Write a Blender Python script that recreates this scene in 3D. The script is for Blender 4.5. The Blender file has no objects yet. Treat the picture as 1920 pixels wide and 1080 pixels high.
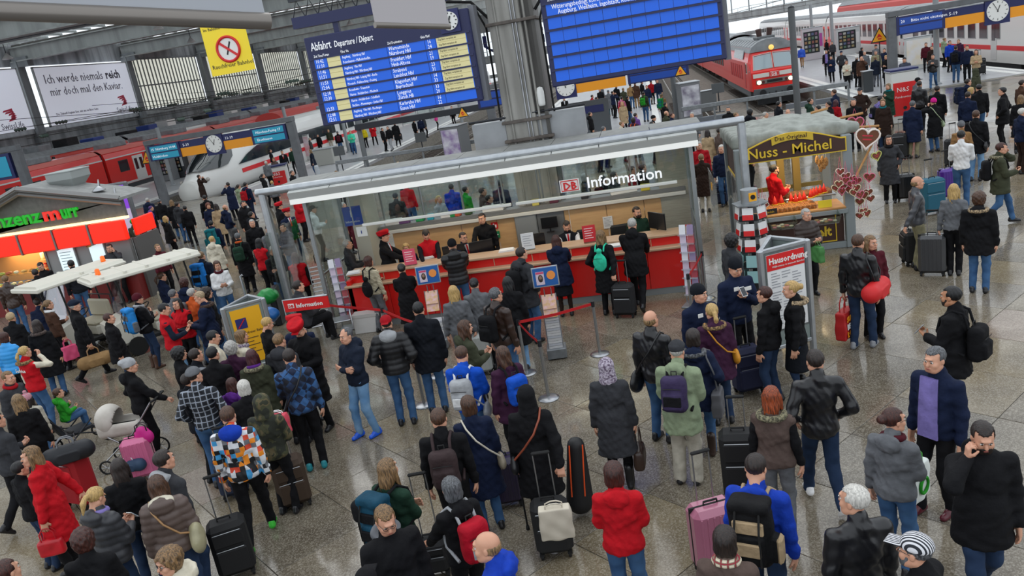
import bpy, bmesh, math, random
import numpy as np
from mathutils import Vector, Matrix, Euler
random.seed(7)
sc = bpy.context.scene
col = sc.collection
PI = math.pi

# ------------------------------------------------------------------ camera
# world frame: Y runs along the railway tracks, X across the hall, floor of the concourse at z = 0
CAM_H = 5.2
F_PX = 1500.0
PITCH, ROLL, YAW = math.radians(16.06), math.radians(9.9), math.radians(11.3)
def cam_axes():
    fw = Vector((-math.sin(YAW)*math.cos(PITCH), math.cos(YAW)*math.cos(PITCH), -math.sin(PITCH)))
    dn = Vector((math.sin(YAW)*math.sin(PITCH), -math.cos(YAW)*math.sin(PITCH), -math.cos(PITCH)))
    rt = Vector((math.cos(YAW), math.sin(YAW), 0))
    c, s = math.cos(ROLL), math.sin(ROLL)
    return c*rt + s*dn, -s*rt + c*dn, fw
RT, DN, FW = cam_axes()
cd = bpy.data.cameras.new('camera')
cam = bpy.data.objects.new('camera', cd); col.objects.link(cam)
cam.matrix_world = Matrix(((RT.x, -DN.x, -FW.x, 0), (RT.y, -DN.y, -FW.y, 0), (RT.z, -DN.z, -FW.z, CAM_H), (0, 0, 0, 1)))
cd.sensor_width = 36.0
cd.lens = F_PX*36.0/1920.0
cd.clip_end = 600
sc.camera = cam

def ray(u, v): return RT*((u-960)/F_PX) + DN*((v-540)/F_PX) + FW
def at(u, v, z=0.0, X=None, Y=None):
    """survey helper: the world point seen at a photo pixel, on the plane z, X or Y"""
    d = ray(u, v)
    t = X/d.x if X is not None else (Y/d.y if Y is not None else (z-CAM_H)/d.z)
    return Vector((d.x*t, d.y*t, CAM_H+d.z*t))

# ------------------------------------------------------------------ light and exposure
w = bpy.data.worlds.new('world'); sc.world = w; w.use_nodes = True
bg = w.node_tree.nodes['Background']
bg.inputs[0].default_value = (0.88, 0.94, 1.0, 1); bg.inputs[1].default_value = 1.35
sd = bpy.data.lights.new('sun', 'SUN'); sd.energy = 0.5; sd.angle = math.radians(50); sd.color = (1, 0.97, 0.92)
sun = bpy.data.objects.new('sun', sd); col.objects.link(sun)
sun.rotation_euler = Euler((math.radians(-38), math.radians(-14), 0))
sc.view_settings.view_transform = 'Standard'; sc.view_settings.look = 'None'
sc.view_settings.gamma = 1.0; sc.view_settings.use_curve_mapping = False
sc.view_settings.exposure = 0.0
sc.cycles.transparent_max_bounces = 48; sc.cycles.max_bounces = 6

# ------------------------------------------------------------------ colours and materials
def lin(h):
    if isinstance(h, str):
        h = h.lstrip('#'); c = [int(h[i:i+2], 16)/255 for i in (0, 2, 4)]
    else: c = h
    return tuple(x/12.92 if x <= .04045 else ((x+.055)/1.055)**2.4 for x in c)
MATS = {}
def mat(name, color, rough=.6, metal=0., kind='plain', color2=None, scale=1., bump=0., emit=0., alpha=1., coat=0., spec=None):
    key = (name, str(color), rough, metal, kind, str(color2), scale, bump, emit, alpha)
    if key in MATS: return MATS[key]
    m = bpy.data.materials.new(name); m.use_nodes = True
    nt = m.node_tree; n = nt.nodes; b = n['Principled BSDF']; L = nt.links.new
    c = lin(color)+(1,)
    b.inputs['Base Color'].default_value = c; b.inputs['Roughness'].default_value = rough
    b.inputs['Metallic'].default_value = metal
    if spec is not None: b.inputs['Specular IOR Level'].default_value = spec
    if coat: b.inputs['Coat Weight'].default_value = coat
    if emit:
        b.inputs['Emission Color'].default_value = c; b.inputs['Emission Strength'].default_value = emit
    if alpha < 1: b.inputs['Alpha'].default_value = alpha
    def tc(out='Object'):
        t = n.new('ShaderNodeTexCoord'); mp = n.new('ShaderNodeMapping'); L(t.outputs[out], mp.inputs[0]); mp.inputs['Scale'].default_value = (scale,)*3
        return mp.outputs[0]
    def tex(t, **k):
        x = n.new(t)
        for a, v in k.items():
            if a in x.inputs: x.inputs[a].default_value = v
            else: setattr(x, a, v)
        return x
    def ramp(src, cols, const=False):
        r = n.new('ShaderNodeValToRGB'); L(src, r.inputs[0]); e = r.color_ramp.elements
        if const: r.color_ramp.interpolation = 'CONSTANT'
        while len(e) < len(cols): e.new(.5)
        for i, (p, cc) in enumerate(cols): e[i].position = p; e[i].color = lin(cc)+(1,)
        return r.outputs[0]
    def do_bump(src, st, dist=.01):
        bp = n.new('ShaderNodeBump'); bp.inputs['Strength'].default_value = st; bp.inputs['Distance'].default_value = dist
        L(src, bp.inputs['Height']); L(bp.outputs[0], b.inputs['Normal'])
    if kind == 'noise':
        v = tc(); t = tex('ShaderNodeTexNoise', Scale=6., Detail=5.); L(v, t.inputs[0])
        L(ramp(t.outputs[0], [(.3, color), (.7, color2 or color)]), b.inputs['Base Color'])
        if bump: do_bump(t.outputs[0], bump)
    elif kind == 'speckle':
        v = tc(); t = tex('ShaderNodeTexVoronoi', Scale=75.); L(v, t.inputs[0]); t2 = tex('ShaderNodeTexNoise', Scale=1.3, Detail=4.); L(v, t2.inputs[0])
        bw = n.new('ShaderNodeSeparateColor'); L(t.outputs['Color'], bw.inputs[0])
        mx = n.new('ShaderNodeMix'); mx.data_type = 'RGBA'; mx.inputs[0].default_value = .62
        L(ramp(bw.outputs[0], [(.1, color2), (.5, color), (.95, '#b5aea0')]), mx.inputs[6]); L(ramp(t2.outputs[0], [(.35, color), (.65, color2)]), mx.inputs[7])
        L(mx.outputs[2], b.inputs['Base Color'])
        L(ramp(t2.outputs[0], [(.3, (rough*.8,)*3), (.7, (min(1, rough*1.3),)*3)]), b.inputs['Roughness'])
    elif kind == 'cloth':
        b.inputs['Specular IOR Level'].default_value = .18
        v = tc(); t = tex('ShaderNodeTexNoise', Scale=9., Detail=6.); L(v, t.inputs[0])
        mx = n.new('ShaderNodeMix'); mx.data_type = 'RGBA'; mx.blend_type = 'MULTIPLY'; mx.inputs[0].default_value = .35
        mx.inputs[6].default_value = c; L(ramp(t.outputs[0], [(.3, (.55,)*3), (.62, (1, 1, 1))]), mx.inputs[7]); L(mx.outputs[2], b.inputs['Base Color'])
        do_bump(t.outputs[0], .8, .03)
    elif kind == 'denim':
        b.inputs['Specular IOR Level'].default_value = .2
        v = tc(); t = tex('ShaderNodeTexNoise', Scale=4., Detail=6.); L(v, t.inputs[0])
        L(ramp(t.outputs[0], [(.35, color), (.68, color2)]), b.inputs['Base Color']); do_bump(t.outputs[0], .45, .02)
    elif kind == 'hair':
        v = tc(); mp = v.node; mp.inputs['Scale'].default_value = (60, 60, 7); t = tex('ShaderNodeTexNoise', Scale=1.6, Detail=4.); L(v, t.inputs[0])
        c2 = tuple(max(0, x*(.45 if sum(lin(color)) < .9 else .75)) for x in ([int(color.lstrip('#')[i:i+2], 16)/255 for i in (0, 2, 4)]))
        L(ramp(t.outputs[0], [(.35, c2), (.65, color)]), b.inputs['Base Color']); do_bump(t.outputs[0], .7, .01)
    elif kind == 'fur':
        v = tc(); t = tex('ShaderNodeTexNoise', Scale=45., Detail=3.); L(v, t.inputs[0])
        L(ramp(t.outputs[0], [(.38, color2), (.6, color)]), b.inputs['Base Color']); do_bump(t.outputs[0], 1., .02)
    elif kind == 'stripe':   # horizontal stripes
        v = tc(); t = tex('ShaderNodeTexWave', Scale=1., bands_direction='Z'); L(v, t.inputs[0])
        L(ramp(t.outputs['Fac'], [(0, color), (.5, color2)], True), b.inputs['Base Color'])
    elif kind == 'stripex':
        v = tc(); t = tex('ShaderNodeTexWave', Scale=1., bands_direction='X'); L(v, t.inputs[0])
        L(ramp(t.outputs['Fac'], [(0, color), (.5, color2)], True), b.inputs['Base Color'])
    elif kind == 'plaid':
        v = tc(); a = tex('ShaderNodeTexWave', Scale=1., bands_direction='Z'); L(v, a.inputs[0]); d = tex('ShaderNodeTexWave', Scale=1., bands_direction='X'); L(v, d.inputs[0])
        ma = n.new('ShaderNodeMath'); ma.operation = 'MAXIMUM'; L(a.outputs['Fac'], ma.inputs[0]); L(d.outputs['Fac'], ma.inputs[1])
        L(ramp(ma.outputs[0], [(0, color), (.7, tuple(.5*x+.18 for x in lin(color))), (.93, color2)], True), b.inputs['Base Color'])
    elif kind == 'bigplaid':
        v = tc(); mp = v.node; mp.inputs['Rotation'].default_value = (0, .78, 0)
        t = tex('ShaderNodeTexChecker', Scale=1.); L(v, t.inputs[0]); t.inputs[1].default_value = lin(color)+(1,); t.inputs[2].default_value = lin(color2)+(1,)
        a = tex('ShaderNodeTexNoise', Scale=.45); L(v, a.inputs[0]); mx = n.new('ShaderNodeMix'); mx.data_type = 'RGBA'; mx.blend_type = 'MULTIPLY'
        mx.inputs[0].default_value = .9; L(t.outputs[0], mx.inputs[6]); L(ramp(a.outputs[0], [(.4, (.2, .2, .28)), (.6, (1, 1, 1))]), mx.inputs[7]); L(mx.outputs[2], b.inputs['Base Color'])
    elif kind == 'patch':    # patchwork of coloured squares
        v = tc(); s1 = tex('ShaderNodeVectorMath', operation='FLOOR'); L(v, s1.inputs[0]); wn = tex('ShaderNodeTexWhiteNoise', noise_dimensions='3D'); L(s1.outputs[0], wn.inputs[0])
        L(ramp(wn.outputs[0], [(0, '#15161a'), (.28, '#6c6d72'), (.42, '#d8dade'), (.66, '#e98a1e'), (.76, '#3d96cc'), (.88, '#d3452a'), (.95, '#15161a')], True), b.inputs['Base Color'])
    elif kind == 'camo':
        v = tc(); t = tex('ShaderNodeTexNoise', Scale=7.); L(v, t.inputs[0])
        L(ramp(t.outputs[0], [(0, '#22251b'), (.45, '#3f4029'), (.53, '#5b5136'), (.6, '#2c2f20')], True), b.inputs['Base Color'])
    elif kind == 'brush':
        v = tc(); mp = v.node; mp.inputs['Scale'].default_value = (2*scale, 2*scale, 60*scale); t = tex('ShaderNodeTexNoise', Scale=2., Detail=3.); L(v, t.inputs[0])
        L(ramp(t.outputs[0], [(.3, color), (.7, color2 or color)]), b.inputs['Base Color'])
    elif kind == 'wood':
        v = tc(); mp = v.node; mp.inputs['Scale'].default_value = (1.5*scale, 12*scale, 12*scale); t = tex('ShaderNodeTexNoise', Scale=2., Detail=5.); L(v, t.inputs[0])
        L(ramp(t.outputs[0], [(.3, color2 or color), (.7, color)]), b.inputs['Base Color'])
    elif kind == 'streak':   # vertical dirt streaks
        v = tc(); mp = v.node; mp.inputs['Scale'].default_value = (3*scale, 3*scale, .35*scale); t = tex('ShaderNodeTexNoise', Scale=1.5, Detail=6.); L(v, t.inputs[0])
        L(ramp(t.outputs[0], [(.35, color2 or color), (.62, color)]), b.inputs['Base Color'])
    MATS[key] = m
    return m
def glass(name='clear_glass', tint=(.9, .95, .95), amount=.08, rough=.02):
    key = ('glass', name)
    if key in MATS: return MATS[key]
    m = bpy.data.materials.new(name); m.use_nodes = True; nt = m.node_tree; n = nt.nodes; n.clear()
    o = n.new('ShaderNodeOutputMaterial'); mx = n.new('ShaderNodeMixShader'); tr = n.new('ShaderNodeBsdfTransparent'); gl = n.new('ShaderNodeBsdfGlossy')
    tr.inputs[0].default_value = tuple(tint)+(1,); gl.inputs['Roughness'].default_value = rough
    fr = n.new('ShaderNodeLayerWeight'); fr.inputs[0].default_value = .25; ad = n.new('ShaderNodeMath'); ad.operation = 'MULTIPLY_ADD'; ad.inputs[1].default_value = .3; ad.inputs[2].default_value = amount*.6
    L = nt.links.new; L(fr.outputs['Facing'], ad.inputs[0]); L(ad.outputs[0], mx.inputs[0]); L(tr.outputs[0], mx.inputs[1]); L(gl.outputs[0], mx.inputs[2]); L(mx.outputs[0], o.inputs[0])
    MATS[key] = m
    return m

# ------------------------------------------------------------------ object helpers
def tag(o, label=None, cat=None, group=None, kind=None):
    if label: o['label'] = label
    if cat: o['category'] = cat
    if group: o['group'] = group
    if kind: o['kind'] = kind
    return o
def empty(name, loc=(0, 0, 0), rz=0., label=None, cat=None, group=None, scale=1.):
    o = bpy.data.objects.new(name, None); col.objects.link(o); o.empty_display_size = .1
    o.location = loc; o.rotation_euler = (0, 0, rz); o.scale = (scale,)*3
    return tag(o, label, cat, group)
def link(name, me, mats=None, parent=None, loc=None, rot=None, scale=None):
    o = bpy.data.objects.new(name, me); col.objects.link(o)
    if parent: o.parent = parent
    if loc is not None: o.location = loc
    if rot is not None: o.rotation_euler = rot
    if scale is not None: o.scale = scale
    if mats is not None:
        mats = mats if isinstance(mats, (list, tuple)) else [mats]
        for i, m in enumerate(mats):
            if len(me.materials) <= i: me.materials.append(m)
            if me.materials[i] is not m:
                o.material_slots[i].link = 'OBJECT'; o.material_slots[i].material = m
    return o
class MB:
    """collects boxes, tubes, prisms and lathes and links them as ONE mesh object"""
    def __init__(s): s.v = []; s.f = []; s.mi = []; s.sm = []; s.cur = 0
    def mtl(s, i): s.cur = i; return s
    def add(s, vs, fs, smooth=False):
        b = len(s.v); s.v += [tuple(p) for p in vs]; s.f += [tuple(i+b for i in f) for f in fs]; s.mi += [s.cur]*len(fs); s.sm += [smooth]*len(fs); return s
    def box(s, x0, x1, y0, y1, z0, z1, M=None):
        p = [Vector(q) for q in ((x0, y0, z0), (x1, y0, z0), (x1, y1, z0), (x0, y1, z0), (x0, y0, z1), (x1, y0, z1), (x1, y1, z1), (x0, y1, z1))]
        if M is not None: p = [M@q for q in p]
        return s.add(p, [(0, 3, 2, 1), (4, 5, 6, 7), (0, 1, 5, 4), (1, 2, 6, 5), (2, 3, 7, 6), (3, 0, 4, 7)])
    def cbox(s, cx, cy, cz, sx, sy, sz, M=None): return s.box(cx-sx/2, cx+sx/2, cy-sy/2, cy+sy/2, cz-sz/2, cz+sz/2, M)
    def rbox(s, x0, x1, y0, y1, z0, z1, r=.02, M=None):
        """box with chamfered edges (all 12)"""
        r = min(r, (x1-x0)/2.01, (y1-y0)/2.01, (z1-z0)/2.01); vs = []; fs = []
        X = (x0, x1); Y = (y0, y1); Z = (z0, z1); idx = {}
        for i in (0, 1):
            for j in (0, 1):
                for k in (0, 1):
                    sx, sy, sz = (1, -1)[i], (1, -1)[j], (1, -1)[k]
                    for a in range(3):
                        q = [X[i]+sx*r, Y[j]+sy*r, Z[k]+sz*r]; q[a] = (X[i], Y[j], Z[k])[a]
                        idx[i, j, k, a] = len(vs); vs.append(Vector(q))
        g = idx
        for a in range(3):
            for e in (0, 1):
                o1, o2 = [b for b in range(3) if b != a]
                def key(p, q):
                    t = [0, 0, 0]; t[a] = e; t[o1] = p; t[o2] = q; return g[(t[0], t[1], t[2], a)]
                fs.append((key(0, 0), key(1, 0), key(1, 1), key(0, 1)))
        for a in range(3):
            o1, o2 = [b for b in range(3) if b != a]
            for p in (0, 1):
                for q in (0, 1):
                    t0 = [0, 0, 0]; t1 = [0, 0, 0]; t0[a] = 0; t1[a] = 1
                    for t in (t0, t1): t[o1] = p; t[o2] = q
                    fs.append((g[(*t0, o1)], g[(*t0, o2)], g[(*t1, o2)], g[(*t1, o1)]))
        for i in (0, 1):
            for j in (0, 1):
                for k in (0, 1): fs.append((g[i, j, k, 0], g[i, j, k, 1], g[i, j, k, 2]))
        if M is not None: vs = [M@q for q in vs]
        c = sum(vs, Vector())/len(vs); out = []
        for f in fs:
            nrm = (vs[f[1]]-vs[f[0]]).cross(vs[f[2]]-vs[f[0]])
            fc = sum((vs[i] for i in f), Vector())/len(f)
            out.append(f if nrm.dot(fc-c) > 0 else tuple(reversed(f)))
        return s.add(vs, out)
    def tube(s, pts, r, n=8, cap=True, closed=False):
        pts = [Vector(p) for p in pts]; rs = r if isinstance(r, (list, tuple)) else [r]*len(pts)
        vs = []; fs = []; N = len(pts); ref = None
        for i, p in enumerate(pts):
            if closed: d = pts[(i+1) % N]-pts[i-1]
            else: d = (pts[min(i+1, N-1)]-pts[max(i-1, 0)])
            if d.length < 1e-9: d = Vector((0, 0, 1))
            d.normalize()
            if ref is None: ref = Vector((0, 0, 1)) if abs(d.z) < .9 else Vector((1, 0, 0))
            a = d.cross(ref); a.normalize(); b = a.cross(d); b.normalize(); ref = b
            for k in range(n):
                t = 2*PI*k/n; vs.append(p+(a*math.cos(t)+b*math.sin(t))*rs[i])
        M_ = N if closed else N-1
        for i in range(M_):
            for k in range(n):
                i2 = (i+1) % N; fs.append((i*n+k, i*n+(k+1) % n, i2*n+(k+1) % n, i2*n+k))
        s.add(vs, fs, n > 4)
        if cap and not closed:
            s.add(vs[:n], [tuple(range(n))[::-1]]); s.add(vs[-n:], [tuple(range(n))])
        return s
    def cyl(s, c, r, h, n=16, axis='z', r2=None):
        c = Vector(c); ax = {'x': Vector((1, 0, 0)), 'y': Vector((0, 1, 0)), 'z': Vector((0, 0, 1))}[axis]
        return s.tube([c-ax*h/2, c+ax*h/2], [r, r if r2 is None else r2], n)
    def lathe(s, prof, c=(0, 0, 0), n=20, M=None):
        vs = []; fs = []
        for (r, z) in prof:
            for k in range(n):
                t = 2*PI*k/n; p = Vector((c[0]+r*math.cos(t), c[1]+r*math.sin(t), c[2]+z)); vs.append(M@p if M is not None else p)
        for i in range(len(prof)-1):
            for k in range(n): fs.append((i*n+k, i*n+(k+1) % n, (i+1)*n+(k+1) % n, (i+1)*n+k))
        fs.append(tuple(range(n))[::-1]); fs.append(tuple((len(prof)-1)*n+k for k in range(n)))
        return s.add(vs, fs, True)
    def prism(s, pts, d, M=None):
        """extrude polygon (list of 3D points) along vector d"""
        p = [Vector(q) for q in pts]; d = Vector(d); n = len(p); vs = p+[q+d for q in p]
        if M is not None: vs = [M@q for q in vs]
        return s.add(vs, [tuple(range(n)), tuple(range(n, 2*n))[::-1]]+[(i, i+n, (i+1) % n+n, (i+1) % n)[::-1] for i in range(n)][:]) if False else s.add(vs, [tuple(range(n))[::-1], tuple(range(n, 2*n))]+[(i, (i+1) % n, (i+1) % n+n, i+n) for i in range(n)])
    def ball(s, c, r, n=12, sc_=(1, 1, 1)):
        vs = []; fs = []; m = n//2
        for i in range(m+1):
            a = PI*i/m
            for k in range(n):
                t = 2*PI*k/n; vs.append((c[0]+r*sc_[0]*math.sin(a)*math.cos(t), c[1]+r*sc_[1]*math.sin(a)*math.sin(t), c[2]+r*sc_[2]*math.cos(a)))
        for i in range(m):
            for k in range(n): fs.append((i*n+k, (i+1)*n+k, (i+1)*n+(k+1) % n, i*n+(k+1) % n))
        return s.add(vs, fs, True)
    def mesh(s, name):
        me = bpy.data.meshes.new(name); me.from_pydata(s.v, [], s.f)
        me.polygons.foreach_set('material_index', s.mi); me.polygons.foreach_set('use_smooth', s.sm); me.update(); return me
    def build(s, name, mats, parent=None, loc=None, rot=None, label=None, cat=None, group=None, kind=None):
        o = link(name, s.mesh(name), None, parent, loc, rot)
        for m in (mats if isinstance(mats, (list, tuple)) else [mats]): o.data.materials.append(m)
        return tag(o, label, cat, group, kind)
def bx(name, m, x0, x1, y0, y1, z0, z1, parent=None, r=0, **k):
    b = MB(); (b.rbox(x0, x1, y0, y1, z0, z1, r) if r else b.box(x0, x1, y0, y1, z0, z1)); return b.build(name, m, parent, **k)
ORD = 'first second third fourth fifth sixth seventh eighth ninth tenth eleventh twelfth thirteenth fourteenth fifteenth'.split()
def text(name, s, size, m, parent=None, loc=(0, 0, 0), rot=(PI/2, 0, 0), depth=.004, align='LEFT', squeeze=1., shear=0., bold=0., label=None, res=1):
    cu = bpy.data.curves.new(name, 'FONT'); cu.body = s; cu.size = size; cu.extrude = depth; cu.align_x = align; cu.resolution_u = res
    cu.shear = shear; cu.offset = bold
    o = bpy.data.objects.new('tmp', cu); col.objects.link(o)
    dg = bpy.context.evaluated_depsgraph_get(); me = bpy.data.meshes.new_from_object(o.evaluated_get(dg)); bpy.data.objects.remove(o)
    me.name = name; me.materials.clear()
    if squeeze != 1.:
        for vv in me.vertices: vv.co.x *= squeeze
    return tag(link(name, me, m, parent, loc, rot), label)
# ------------------------------------------------------------------ signed-distance modelling
class SDF:
    def __init__(s, lo, hi, h):
        s.lo = np.array(lo, np.float32); s.h = h; n = np.ceil((np.array(hi)-s.lo)/h).astype(int)+1; s.n = n
        s.ax = [s.lo[i]+h*np.arange(n[i], dtype=np.float32) for i in range(3)]
        s.D = np.full(n, .25, np.float32)
    def sub(s, lo, hi, pad):
        sl = []
        for i in range(3):
            a = max(0, int((lo[i]-pad-s.lo[i])/s.h)); b = min(s.n[i], int((hi[i]+pad-s.lo[i])/s.h)+2); sl.append(slice(a, max(a, b)))
        return tuple(sl), s.ax[0][sl[0]][:, None, None], s.ax[1][sl[1]][None, :, None], s.ax[2][sl[2]][None, None, :]
    def comb(s, sl, d, k, op='u'):
        D = s.D[sl]
        if op == 'u':
            h = np.clip(.5+.5*(D-d)/k, 0, 1); s.D[sl] = D*(1-h)+d*h-k*h*(1-h)
        else:   # smooth subtraction
            h = np.clip(.5-.5*(D+d)/k, 0, 1); s.D[sl] = D*(1-h)+(-d)*h+k*h*(1-h)
    def cone(s, a, b, r1, r2, k=.02, sq=(1, 1, 1), op='u'):
        a = np.array(a, float); b = np.array(b, float); R = max(r1, r2)
        sl, X, Y, Z = s.sub(np.minimum(a, b)-R, np.maximum(a, b)+R, .05+k)
        d = b-a; L2 = max((d*d).sum(), 1e-9)
        px, py, pz = X-a[0], Y-a[1], Z-a[2]
        t = np.clip((px*d[0]+py*d[1]+pz*d[2])/L2, 0, 1)
        q = np.sqrt(((px-t*d[0])/sq[0])**2+((py-t*d[1])/sq[1])**2+((pz-t*d[2])/sq[2])**2)-(r1+(r2-r1)*t)
        s.comb(sl, q.astype(np.float32), k, op); return s
    def chain(s, pts, rs, k=.02):
        for i in range(len(pts)-1): s.cone(pts[i], pts[i+1], rs[i], rs[i+1], k)
        return s
    def ell(s, c, r, k=.02, op='u', M=None, pad=.06):
        R = max(r) if M is not None else None
        lo = np.array(c)-(R if R else np.array(r)); hi = np.array(c)+(R if R else np.array(r))
        sl, X, Y, Z = s.sub(lo, hi, pad+k)
        x, y, z = X-c[0], Y-c[1], Z-c[2]
        if M is not None:
            m = np.array(M.to_3x3().transposed() if hasattr(M, 'to_3x3') else M)
            x, y, z = m[0][0]*x+m[0][1]*y+m[0][2]*z, m[1][0]*x+m[1][1]*y+m[1][2]*z, m[2][0]*x+m[2][1]*y+m[2][2]*z
        k0 = np.sqrt((x/r[0])**2+(y/r[1])**2+(z/r[2])**2); k1 = np.sqrt((x/r[0]**2)**2+(y/r[1]**2)**2+(z/r[2]**2)**2)
        s.comb(sl, (k0*(k0-1)/np.maximum(k1, 1e-6)).astype(np.float32), k, op); return s
    def rbox(s, c, hs, r, k=.01, op='u', pad=.05, p=2):
        sl, X, Y, Z = s.sub(np.array(c)-hs, np.array(c)+hs, pad+k)
        qx, qy, qz = np.abs(X-c[0])-hs[0]+r, np.abs(Y-c[1])-hs[1]+r, np.abs(Z-c[2])-hs[2]+r
        d = np.sqrt(np.maximum(qx, 0)**2+np.maximum(qy, 0)**2+np.maximum(qz, 0)**2)+np.minimum(np.maximum(np.maximum(qx, qy), qz), 0)-r
        s.comb(sl, d.astype(np.float32), k, op); return s
    def func(s, f):
        X, Y, Z = s.ax[0][:, None, None], s.ax[1][None, :, None], s.ax[2][None, None, :]
        s.D = f(s.D, X, Y, Z).astype(np.float32); return s
    def below(s, z, k=.01):   # cut away everything below z
        return s.func(lambda D, X, Y, Z: np.maximum(D, z-Z+0*D))
    def above(s, z): return s.func(lambda D, X, Y, Z: np.maximum(D, Z-z+0*D))
    def net(s):
        D = s.D.copy()
        D[0] = D[-1] = .2; D[:, 0] = D[:, -1] = .2; D[:, :, 0] = D[:, :, -1] = .2
        ins = D < 0; n = D.shape
        c = [(i, j, k) for i in (0, 1) for j in (0, 1) for k in (0, 1)]
        cnt = sum(ins[i:n[0]-1+i, j:n[1]-1+j, k:n[2]-1+k].astype(np.int8) for i, j, k in c)
        I = np.argwhere((cnt > 0) & (cnt < 8))
        if len(I) == 0: return np.zeros((0, 3)), np.zeros((0, 4), int)
        vals = np.stack([D[I[:, 0]+i, I[:, 1]+j, I[:, 2]+k] for i, j, k in c], 1)
        P = np.zeros((len(I), 3)); W = np.zeros(len(I))
        for a in range(8):
            for b in range(a+1, 8):
                if sum(x != y for x, y in zip(c[a], c[b])) != 1: continue
                va, vb = vals[:, a], vals[:, b]; m = (va < 0) != (vb < 0)
                t = np.where(m, va/np.where(m, va-vb, 1), 0)
                for ax in range(3): P[:, ax] += m*(c[a][ax]+t*(c[b][ax]-c[a][ax]))
                W += m
        P = (P/W[:, None]+I)*s.h+s.lo
        idx = -np.ones([x-1 for x in n], int); idx[I[:, 0], I[:, 1], I[:, 2]] = np.arange(len(I))
        F = []
        for ax in range(3):
            o1, o2 = (ax+1) % 3, (ax+2) % 3
            sa = [slice(0, None)]*3; sb = [slice(0, None)]*3; sa[ax] = slice(0, -1); sb[ax] = slice(1, None)
            A = ins[tuple(sa)]; B = ins[tuple(sb)]; E = np.argwhere(A != B)
            E = E[(E[:, o1] > 0) & (E[:, o2] > 0)]
            fl = A[E[:, 0], E[:, 1], E[:, 2]]
            def g(d1, d2):
                q = E.copy(); q[:, o1] -= d1; q[:, o2] -= d2; return idx[q[:, 0], q[:, 1], q[:, 2]]
            Q = np.stack([g(1, 1), g(0, 1), g(0, 0), g(1, 0)], 1); Q[~fl] = Q[~fl][:, ::-1]; F.append(Q)
        F = np.concatenate(F); F = F[(F >= 0).all(1)]
        return P, F
def np_mesh(name, parts, nmat=1):
    """parts: list of (V, Q, material index); quads or tris (-1 padded)"""
    V = []; F = []; MI = []; b = 0
    for v, f, mi in parts:
        V.append(v); F.append(f+b); MI.append(np.full(len(f), mi)); b += len(v)
    V = np.concatenate(V); F = np.concatenate(F); MI = np.concatenate(MI)
    me = bpy.data.meshes.new(name); me.vertices.add(len(V)); me.vertices.foreach_set('co', V.astype(np.float32).ravel())
    me.loops.add(F.size); me.polygons.add(len(F)); me.loops.foreach_set('vertex_index', F.ravel().astype(np.int32))
    me.polygons.foreach_set('loop_start', np.arange(0, F.size, 4, dtype=np.int32)); me.polygons.foreach_set('loop_total', np.full(len(F), 4, np.int32))
    me.polygons.foreach_set('material_index', MI.astype(np.int32)); me.polygons.foreach_set('use_smooth', np.ones(len(F), bool))
    me.update(calc_edges=True); return me
def sdf_obj(name, s, m, parent=None, loc=None, rot=None, **k):
    V, F = s.net(); me = np_mesh(name, [(V, F, 0)]); return tag(link(name, me, m, parent, loc, rot), **k)
# ------------------------------------------------------------------ people
def smooth(x): x = np.clip(x, 0, 1); return x*x*(3-2*x)
def ik(S, T, L1, L2, pole):
    S, T, pole = Vector(S), Vector(T), Vector(pole); d = T-S; L = min(d.length, (L1+L2)*.995); d.normalize(); T = S+d*L
    a = (L1*L1-L2*L2+L*L)/(2*L); h = math.sqrt(max(L1*L1-a*a, 0)); p = pole-d*pole.dot(d); p.normalize()
    return S+d*a+p*h, T
ARM = {  # target of the wrist, elbow pole, direction of the hand, palm normal (right side; mirrored for the left)
 'r': ((.25, .03, .86), (.3, -1, 0), (0, .15, -1), (-1, 0, 0)), 'h': ((.26, .0, .84), (.3, -1, 0), (0, .1, -1), (-1, 0, 0)),
 'p': ((.21, .08, .99), (.7, -1, 0), (-.2, .3, -1), (-1, 0, 0)), 'c': ((-.05, .2, 1.16), (.8, -.1, -.8), (-1, .05, .25), (0, -1, 0)),
 'f': ((.07, .27, 1.13), (.5, -.3, -1), (-.35, .7, .45), (-.5, 0, 1)), 'e': ((.13, .1, 1.5), (.8, .2, -1), (-.1, .0, 1), (-1, 0, 0)),
 'b': ((.27, -.27, .9), (.4, .3, .4), (0, -.4, -1), (0, 1, 0)), 'u': ((.09, .2, 1.5), (.8, .1, -1), (-.3, .3, 1), (-.7, -.3, 0)),
 'x': ((.21, .06, 1.02), (1, -.5, 0), (-.6, .3, -.8), (-1, -.2, 0)), 's': ((.1, .15, 1.29), (.5, 0, -1), (-.2, .3, 1), (0, -1, 0)),
 'k': ((.17, .44, 1.1), (.5, -.2, -1), (-.2, 1, 0), (0, 0, -1)), 't': ((.03, .2, 1.27), (.7, -.2, -1), (-.7, .2, .7), (0, -1, 0)),
 'q': ((.19, .36, .98), (.5, -.3, -.6), (0, 1, -.3), (0, 0, -1)), 'g': ((.15, .36, 1.16), (.4, -.3, -1), (-.1, 1, .2), (-.5, 0, 1)),
 'o': ((.3, .3, 1.4), (.4, 0, -1), (.1, .7, .6), (-1, 0, 0))}
LEG = {'s': ((-.1, 0, 0), (.1, 0, 0)), 'a': ((-.17, .02, 0), (.16, -.02, 0)), 'l': ((-.1, -.03, 0), (.13, .12, 0)), 'w': ((-.09, .27, 0), (.09, -.29, 38)),
       'v': ((-.09, -.29, 38), (.09, .27, 0)), 'i': None, 'n': ((-.07, 0, 0), (.07, .01, 0))}
HC = Vector((0, .022, 1.637))
_hand = {}
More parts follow.
